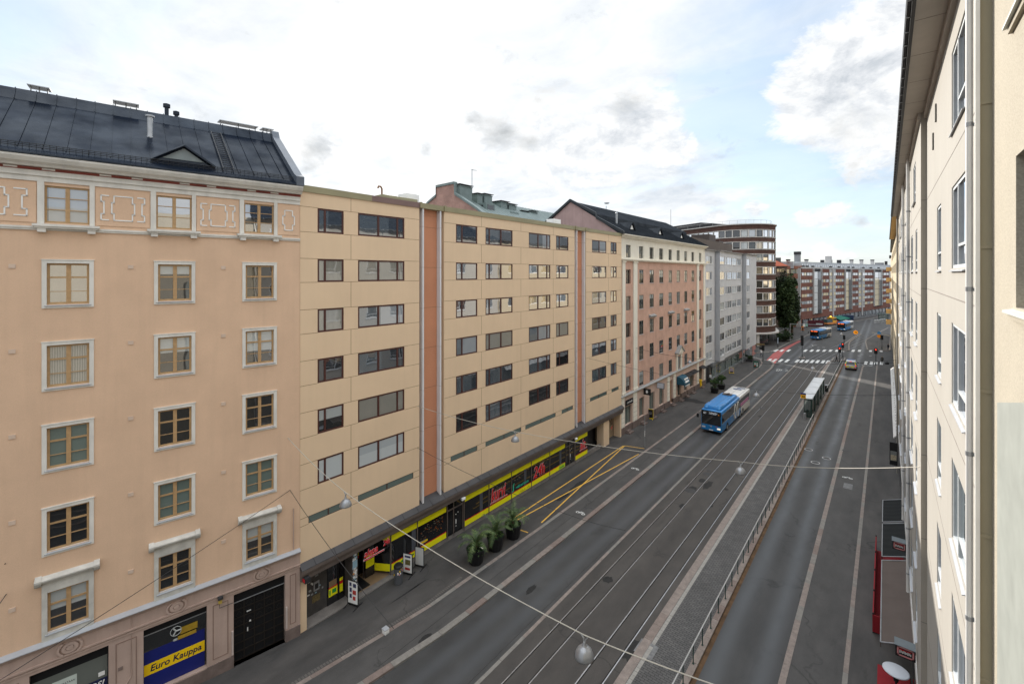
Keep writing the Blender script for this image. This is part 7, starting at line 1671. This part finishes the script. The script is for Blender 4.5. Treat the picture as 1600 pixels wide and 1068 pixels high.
# ---------------------------------------------------------------- buses
BUSB = mat('bus_blue', (.02,.20,.50), .04, .5, .32, coat=.4)
BUSW = mat('bus_white', (.66,.65,.62), .05, .5, .35, coat=.3)
BUSK = glass('bus_glass', (.008,.009,.010), None, .09)
TYRE = mat('tyre', (.016,.016,.016), .2, 5, .8)
HEADL = mat('headlight_lit', (1,.92,.75), .02, 1, .3, emit=((1,.9,.7), .35)); HEADO = mat('headlight', (.55,.56,.58), .05, 2, .2)
LOOP = mat('ribbon_cream', (.60,.56,.50), .04, 1, .4); PINKR = mat('ribbon_pink', (.50,.22,.36), .05, 1, .4)
def bus(loc, rz, label, Ln, axles, route=None, gas=True, led=WHITE):
    b = thing('city_bus', loc, label, 'bus', 'blue city buses on the street', rz=rz); M = b.matrix_basis.copy(); W = 1.26; Ht = 3.02
    m = MB(); cut = Ln*.60; ys = [0, cut, Ln]; 
    P = lambda y0, y1, z0, z1, mi: m.box(-W, W, y0, y1, z0, z1, mi)
    P(0, cut, .32, Ht, 0); bo = m.bevelled('body', [BUSB], b, .13, 3, mw=M)
    m = MB(); m.box(-W, W, cut-.28, Ln, .32, Ht); m.bevelled('rear_body', [BUSW], b, .13, 3, mw=M)
    m = MB()                                                     # slanting blue/cream edge
    for s in (-1, 1):
        x = s*(W+.008); m.quad([(x, cut-.3,.45),(x, cut-.05,.45),(x, cut+.7,1.45),(x, cut-.3,1.45)])
    m.build('livery_edge', BUSB, b, mw=M)
    for s in (-1, 1):
        m = MB(); x0, x1 = (W, W+.014) if s > 0 else (-W-.014, -W)
        m.box(x0, x1, .16, Ln*.995-.25, 1.42, 2.62); g = m.build('side_window', BUSK, b, mw=M)
        m = MB()
        for k in range(1, 9): y = Ln*k/9; m.box(min(x0,x1)-.003*(s < 0), max(x0,x1)+.003*(s > 0), y-.02, y+.02, 1.44, 2.6)
        m.build('mullion', BLACK, g, mw=M)
    m = MB(); m.hexa([(-1.18,-.02,1.15),(1.18,-.02,1.15),(1.18,.1,1.15),(-1.18,.1,1.15),(-1.16,-.015,2.35),(1.16,-.015,2.35),(1.16,.1,2.35),(-1.16,.1,2.35)]); m.build('windscreen', BUSK, b, mw=M)
    m = MB(); m.box(-1.2, 1.2, -.03, .1, 2.33, 2.92); ds = m.build('destination_display', BLACK, b, mw=M)
    FT = Matrix(((1,0,0,0),(0,0,-1,-.045),(0,1,0,0),(0,0,0,1)))
    if route:
        text_mesh('lettering', route, .40, led, ds, M @ Matrix.Translation((-.95,0,2.47)) @ FT, .004, .004, sx=1.0)
        k = MB(); rg = random.Random(4)
        for j in range(12): k.box(-.25+.085*j, -.19+.085*j, -.045, -.03, 2.66, 2.72+.07*rg.random()); k.box(-.25+.075*j, -.195+.075*j, -.045, -.03, 2.52, 2.56+.05*rg.random())
        k.build('display_text', led, ds, mw=M); k = MB(); k.box(.85,.98,-.045,-.03,2.5,2.62); k.build('ticket_lamp', ORANGE, ds, mw=M)
    else:
        k = MB(); k.box(-.95,-.4,-.045,-.03,2.5,2.78); k.box(-.2,.8,-.045,-.03,2.52,2.76); k.build('display_text', led, ds, mw=M)
    for x, mt in ((-.92, HEADO), (.92, HEADL)):
        m = MB(); m.hexa([(x-.22,-.03,.68),(x+.22,-.03,.68),(x+.22,.06,.68),(x-.22,.06,.68),(x-.18,-.03,.86),(x+.2,-.03,.9),(x+.2,.06,.9),(x-.18,.06,.86)]); m.build('headlight', mt, b, mw=M)
    m = MB(); m.box(-.25,.25,-.025,.02,.45,.56); m.build('number_plate', WHITE, b, mw=M)
    m = MB(); m.tube([(.0,-.03,.98),(.0,-.01,.98)], .11, 12, 0); m.box(-.28,-.2,-.022,0,1.0,1.06,0); m.box(.55,.75,-.022,0,1.0,1.05,1)
    m.build('badge', [ZINC, RED], b, mw=M)
    m = MB(); m.box(-W+.06, W-.06, -.04, .05, .34, .42); m.build('bumper', BLACK, b, mw=M)
    for s in (-1, 1):
        m = MB(); m.tube([(s*1.1,-.05,2.75),(s*1.5,-.35,2.6),(s*1.55,-.38,2.4)], .03, 6); m.box(s*1.55-.12, s*1.55+.12, -.46, -.32, 1.95, 2.42); m.build('mirror', BLACK, b, mw=M)
        for y in axles:
            m = MB(); m.tube([(s*(W-.32),y,.48),(s*(W+.005),y,.48)], .48, 20); wh = m.build('wheel', TYRE, b, mw=M)
            m = MB(); m.tube([(s*(W-.3),y,.48),(s*(W+.015),y,.48)], .27, 16); m.build('rim', GREY, wh, mw=M)
            m = MB(); n = 12; pts = [(s*(W+.004), y+.6*cos(pi*i/n), .45+.62*sin(pi*i/n)) for i in range(n+1)]; m.quad(pts+[(s*(W+.004), y-.6, .32), (s*(W+.004), y+.6, .32)]); m.build('wheel_arch', BLACK, b, mw=M)
    # roof equipment
    if gas:
        m = MB(); m.hexa([(-1.08,.55,Ht-.02),(1.08,.55,Ht-.02),(1.08,cut-.3,Ht-.02),(-1.08,cut-.3,Ht-.02),(-.98,.75,Ht+.42),(.98,.75,Ht+.42),(.98,cut-.7,Ht+.42),(-.98,cut-.7,Ht+.42)]); m.bevelled('roof_fairing', [BUSB], b, .12, 3, mw=M)
        m = MB()
        for x in (-.78, .78): m.hexa([(x-.26,.35,Ht+.05),(x+.26,.35,Ht+.05),(x+.26,2.4,Ht+.05),(x-.26,2.4,Ht+.05),(x-.2,.7,Ht+.5),(x+.2,.7,Ht+.5),(x+.2,2.4,Ht+.47),(x-.2,2.4,Ht+.47)])
        m.bevelled('fairing_horn', [BUSB], b, .09, 3, mw=M)
        m = MB(); m.box(-.6,.6,cut*.78,cut*.78+.9,Ht+.42,Ht+.5,0); m.tube([(-.3,cut*.78+.4,Ht+.5),(.3,cut*.78+.5,Ht+.62)], .08, 6, 0); m.build('roof_vent', [mat('vent_brown', (.08,.06,.05), .2, 2, .7)], b, mw=M)
    m = MB(); m.box(-1.0,1.0,cut+.1,Ln-.5,Ht-.02,Ht+.12); rb_ = m.bevelled('roof_pod', [BUSW], b, .06, 2, mw=M); m = MB(); m.box(-.5,.6,Ln-2.6,Ln-2.3,Ht+.12,Ht+.2); m.box(-.2,.9,Ln-1.6,Ln-1.4,Ht+.12,Ht+.18); m.build('roof_hatch', [mat('hatch_blue', (.10,.14,.25), .1, 2, .5)], rb_, mw=M)
    if route:
        m = MB(); x = W+.022
        for y in (cut-2.6, cut-1.15):
            pts = [(x, y+.48*cos(2*pi*i/18)+.12*sin(2*pi*i/18), 1.55+.95*sin(2*pi*i/18)) for i in range(19)]; m.tube(pts, .055, 5)
        m.tube([(x,cut-3.5,1.45),(x,cut-3.4,.95),(x,cut-3.0,.62),(x,cut-2.6,.62)], .055, 5); m.tube([(x,cut-3.7,1.5),(x,cut-3.5,1.3),(x,cut-3.3,1.5)], .05, 5); m.build('ribbon_loop', LOOP, b, mw=M)
        m = MB(); m.box(W+.015, W+.024, cut+.35, Ln*.93, 1.55, 2.0, 0)
        for j in range(14): m.box(W+.02, W+.027, cut+.7+.3*j, cut+.9+.3*j, 1.72, 1.83+.03*(j % 3), 1)
        m.build('ribbon_band', [PINKR, mat('ribbon_text', (.35,.12,.24), .05, 1)], b, mw=M)
    return b
LEDW = mat('led_white', (.62,.66,.7), .02, 1, .5, emit=((.85,.92,1), .12)); LEDO = mat('led_orange', (.9,.16,.03), .02, 1, .5, emit=((1,.16,.03), .8))
bus((-17.45, 61.6, RZ), 0, 'blue route 61 bus with white rear and cream loops, nearest of the buses', 15.6, (2.75, 9.6, 11.1), '61', True, LEDW)
p = gp(1272.6, 530.6, RZ); bus((p.x, p.y, RZ), -radians(11), 'blue bus with orange display waiting just beyond the far crossing', 12.0, (2.6, 8.5, 9.9), None, False, LEDO)
p = gp(1314.4, 517.2, RZ); bus((p.x, p.y, RZ), -radians(8), 'blue bus with orange display, farthest of the buses, near the site container', 12.5, (2.6, 8.7), None, False, LEDO)
# ---------------------------------------------------------------- police estate seen from behind
p = gp(1329, 578.3, RZ); cv_ = thing('emergency_car', (p.x, p.y, RZ), 'silver emergency car with yellow reflective back and lit tail lights waiting at the crossing', 'car'); M = cv_.matrix_basis.copy()
SILV = mat('car_silver', (.46,.47,.48), .04, 1, .3, coat=.4)
def prof_body(name, prof, w0, w1, mt, zsplit):
    m = MB(); n = len(prof); v0 = [(-(w0 if z < zsplit else w1), y, z) for y, z in prof]; v1 = [(-x, y, z) for x, y, z in v0]; k = len(m.v); m.v += v0+v1
    for i in range(n): j = (i+1) % n; m.f.append((k+i,k+j,k+n+j,k+n+i)); m.m.append(0)
    m.f.append(tuple(k+i for i in range(n))[::-1]); m.m.append(0); m.f.append(tuple(k+n+i for i in range(n))); m.m.append(0); return m
m = prof_body('b', [(0,.38),(0,1.0),(.03,1.12),(.22,1.86),(.45,1.93),(2.4,1.95),(3.1,1.75),(3.75,1.2),(4.75,1.05),(4.95,.8),(4.95,.38)], .98, .80, SILV, 1.2); bd = m.bevelled('body', [SILV], cv_, .07, 2, mw=M)
m = MB(); m.hexa([(-.74,.04,1.2),(.74,.04,1.2),(.74,.1,1.2),(-.74,.1,1.2),(-.66,.17,1.78),(.66,.17,1.78),(.66,.25,1.78),(-.66,.25,1.78)]); m.build('rear_window', BUSK, cv_, mw=M)
for s in (-1, 1):
    m = MB(); m.hexa([(s*.93,.5,1.2),(s*.93,3.5,1.2),(s*.8,3.5,1.2),(s*.8,.5,1.2),(s*.815,.6,1.8),(s*.815,2.7,1.8),(s*.7,2.7,1.8),(s*.7,.6,1.8)]); m.build('side_window', BUSK, cv_, mw=M)
    m = MB(); m.box(s*.88-.09, s*.88+.09, -.025, .06, .92, 1.18); m.build('tail_light', lightmat('tail_red', (1,.04,.03), .45), cv_, mw=M)
    m = MB(); m.hexa([(s*.86-.07,-.01,1.2),(s*.86+.07,-.01,1.2),(s*.86+.07,.05,1.2),(s*.86-.07,.05,1.2),(s*.74-.06,.14,1.78),(s*.74+.06,.14,1.78),(s*.74+.06,.2,1.78),(s*.74-.06,.2,1.78)]); m.build('pillar_marking', YELLOW, cv_, mw=M)
    m = MB(); m.box(s*1.0, s*1.25, 3.1, 3.25, 1.2, 1.4); m.build('mirror', BLACK, cv_, mw=M)
    m = MB(); m.box(s*.75-.14, s*.75+.14, -.03, .02, .45, .56); m.build('reflector', RED, cv_, mw=M)
    for y in (.95, 3.95):
        m = MB(); m.tube([(s*.74,y,.36),(s*1.0,y,.36)], .36, 16); w_ = m.build('wheel', TYRE, cv_, mw=M); m = MB(); m.tube([(s*.75,y,.36),(s*1.01,y,.36)], .2, 12); m.build('rim', GREY, w_, mw=M)
m = MB()
for j in range(6): x = -.84+.28*j; m.hexa([(x,-.02,.62),(x+.26,-.02,.62),(x+.26,.02,.62),(x,.02,.62),(x+.06,-.02,.88),(x+.30,-.02,.88),(x+.30,.02,.88),(x+.06,.02,.88)], 0 if j % 3 != 2 else 1)
m.build('rear_marking', [YELLOW, SILV], cv_, mw=M)
m = MB(); m.box(-.26,.26,-.015,.02,.92,1.04); m.build('number_plate', WHITE, cv_, mw=M)
m = MB(); m.box(-.18,.18,.16,.24,1.82,1.90,0); m.build('brake_light', lightmat('tail_red', (1,.04,.03), .45), cv_, mw=M)
m = MB(); m.box(-.6,.6,1.9,2.2,1.95,2.07); m.build('light_bar', mat('beacon_blue', (.06,.12,.35), .05, 1, .3), cv_, mw=M)
# ---------------------------------------------------------------- people
def person(loc, rz, label, top, legs, hair, stride=.25, arms=.12, seat=False, hood=False):
    me = bpy.data.meshes.new('person'); bm = bmesh.new(); sk = bm.verts.layers.skin.verify(); V = {}
    def v(n, x, y, z, r): q = bm.verts.new((x,y,z)); q[sk].radius = (r, r*.85 if n in ('chest','hip','belly') else r); V[n] = q
    s = stride
    v('hip',0,0,.95,.155); v('belly',0,0,1.12,.15); v('chest',0,0,1.34,.175); v('neck',0,0,1.50,.06); v('head',0,.015,1.60,.09); v('crown',0,.01,1.70,.085)
    for k, q in (('l',-1),('r',1)):
        d = q*s
        v('h'+k,.1*q,0,.9,.095); v('k'+k,.11*q,d*.55+.03,.5,.065); v('a'+k,.11*q,d-.03,.09,.045); v('t'+k,.12*q,d+.13,.04,.035)
        v('s'+k,.185*q,0,1.42,.065); v('e'+k,.25*q,-d*.35-.02,1.13,.048); v('w'+k,.24*q,-d*.8+.08,.9,.036); v('f'+k,.235*q,-d*.85+.11,.80,.03)
    E = [('hip','belly'),('belly','chest'),('chest','neck'),('neck','head'),('head','crown')]
    for k in 'lr': E += [('hip','h'+k),('h'+k,'k'+k),('k'+k,'a'+k),('a'+k,'t'+k),('chest','s'+k),('s'+k,'e'+k),('e'+k,'w'+k),('w'+k,'f'+k)]
    for a, c in E: bm.edges.new((V[a], V[c]))
    V['hip'][sk].use_root = True
    bm.to_mesh(me); bm.free(); o = bpy.data.objects.new('tmp', me); COL.objects.link(o); o.modifiers.new('s', 'SKIN'); sb = o.modifiers.new('u', 'SUBSURF'); sb.levels = 2; sb.render_levels = 2
    dg = bpy.context.evaluated_depsgraph_get(); dg.update(); nm = bpy.data.meshes.new_from_object(o.evaluated_get(dg)); bpy.data.objects.remove(o); nm.name = 'person'
    skin = mat('skin', (.45,.28,.20), .05, 5, .6); nm.materials.clear()
    for x in (skin, top, legs, hair, BLACK): nm.materials.append(x)
    for f in nm.polygons:
        c = f.center; z = c.z
        f.material_index = (4 if z < .1 else 2 if (z < .92 and abs(c.x) < .2) else 0 if (z < .86) else 1 if z < 1.5 else (3 if (z > 1.66 or c.y < -.01) else 0)); f.use_smooth = True
    o = link('person', nm, None, Matrix.Translation(Vector(loc)) @ Matrix.Rotation(rz, 4, 'Z')); tag(o, label, 'person')
    hb = bpy.data.meshes.new('hair'); bm = bmesh.new(); bmesh.ops.create_uvsphere(bm, u_segments=12, v_segments=8, radius=.108); bmesh.ops.delete(bm, geom=[q for q in bm.verts if q.co.z < -.05 or (q.co.y > .055 and q.co.z < .04)], context='VERTS'); bmesh.ops.translate(bm, vec=(0,-.0,1.675), verts=bm.verts); bm.to_mesh(hb); bm.free(); hb.materials.append(hair)
    h_ = bpy.data.objects.new('hair', hb); COL.objects.link(h_); h_.parent = o; return o
CLB = mat('cloth_black', (.012,.012,.014), .2, 5, .9); CLO = mat('cloth_olive', (.045,.043,.032), .2, 5, .9); CLW = mat('cloth_white', (.62,.62,.62), .1, 5, .9); CLN = mat('cloth_navy', (.02,.022,.035), .2, 5, .9); HB = mat('hair_brown', (.05,.028,.016), .2, 8, .8); HF = mat('hair_fair', (.25,.17,.09), .2, 8, .8)
person(gp(1307, 566.6), -1.2, 'person in long black clothes walking across the near crossing by the island', CLB, CLB, HB, .34)
person(gp(1378.3, 568.5), .3, 'person in dark olive jacket standing on the right pavement at the crossing', CLO, CLB, HF, .1)
person(gp(1189.6, 556.5), 2.5, 'person in white top and dark trousers on the far left corner', CLW, CLN, HB, .2)
person(gp(1388, 547), 2.8, 'person in black against the right hand houses beyond the crossing', CLB, CLN, HB, .15)
person(gp(1110, 597.5), 1.2, 'person in white shirt at the gateway of the grey house behind the tubs', CLW, CLB, HF, .12)
person(gp(1254.5, 518.5), .5, 'person in dark clothes on the far pavement beside the orange barrel', CLN, CLB, HB, .15)
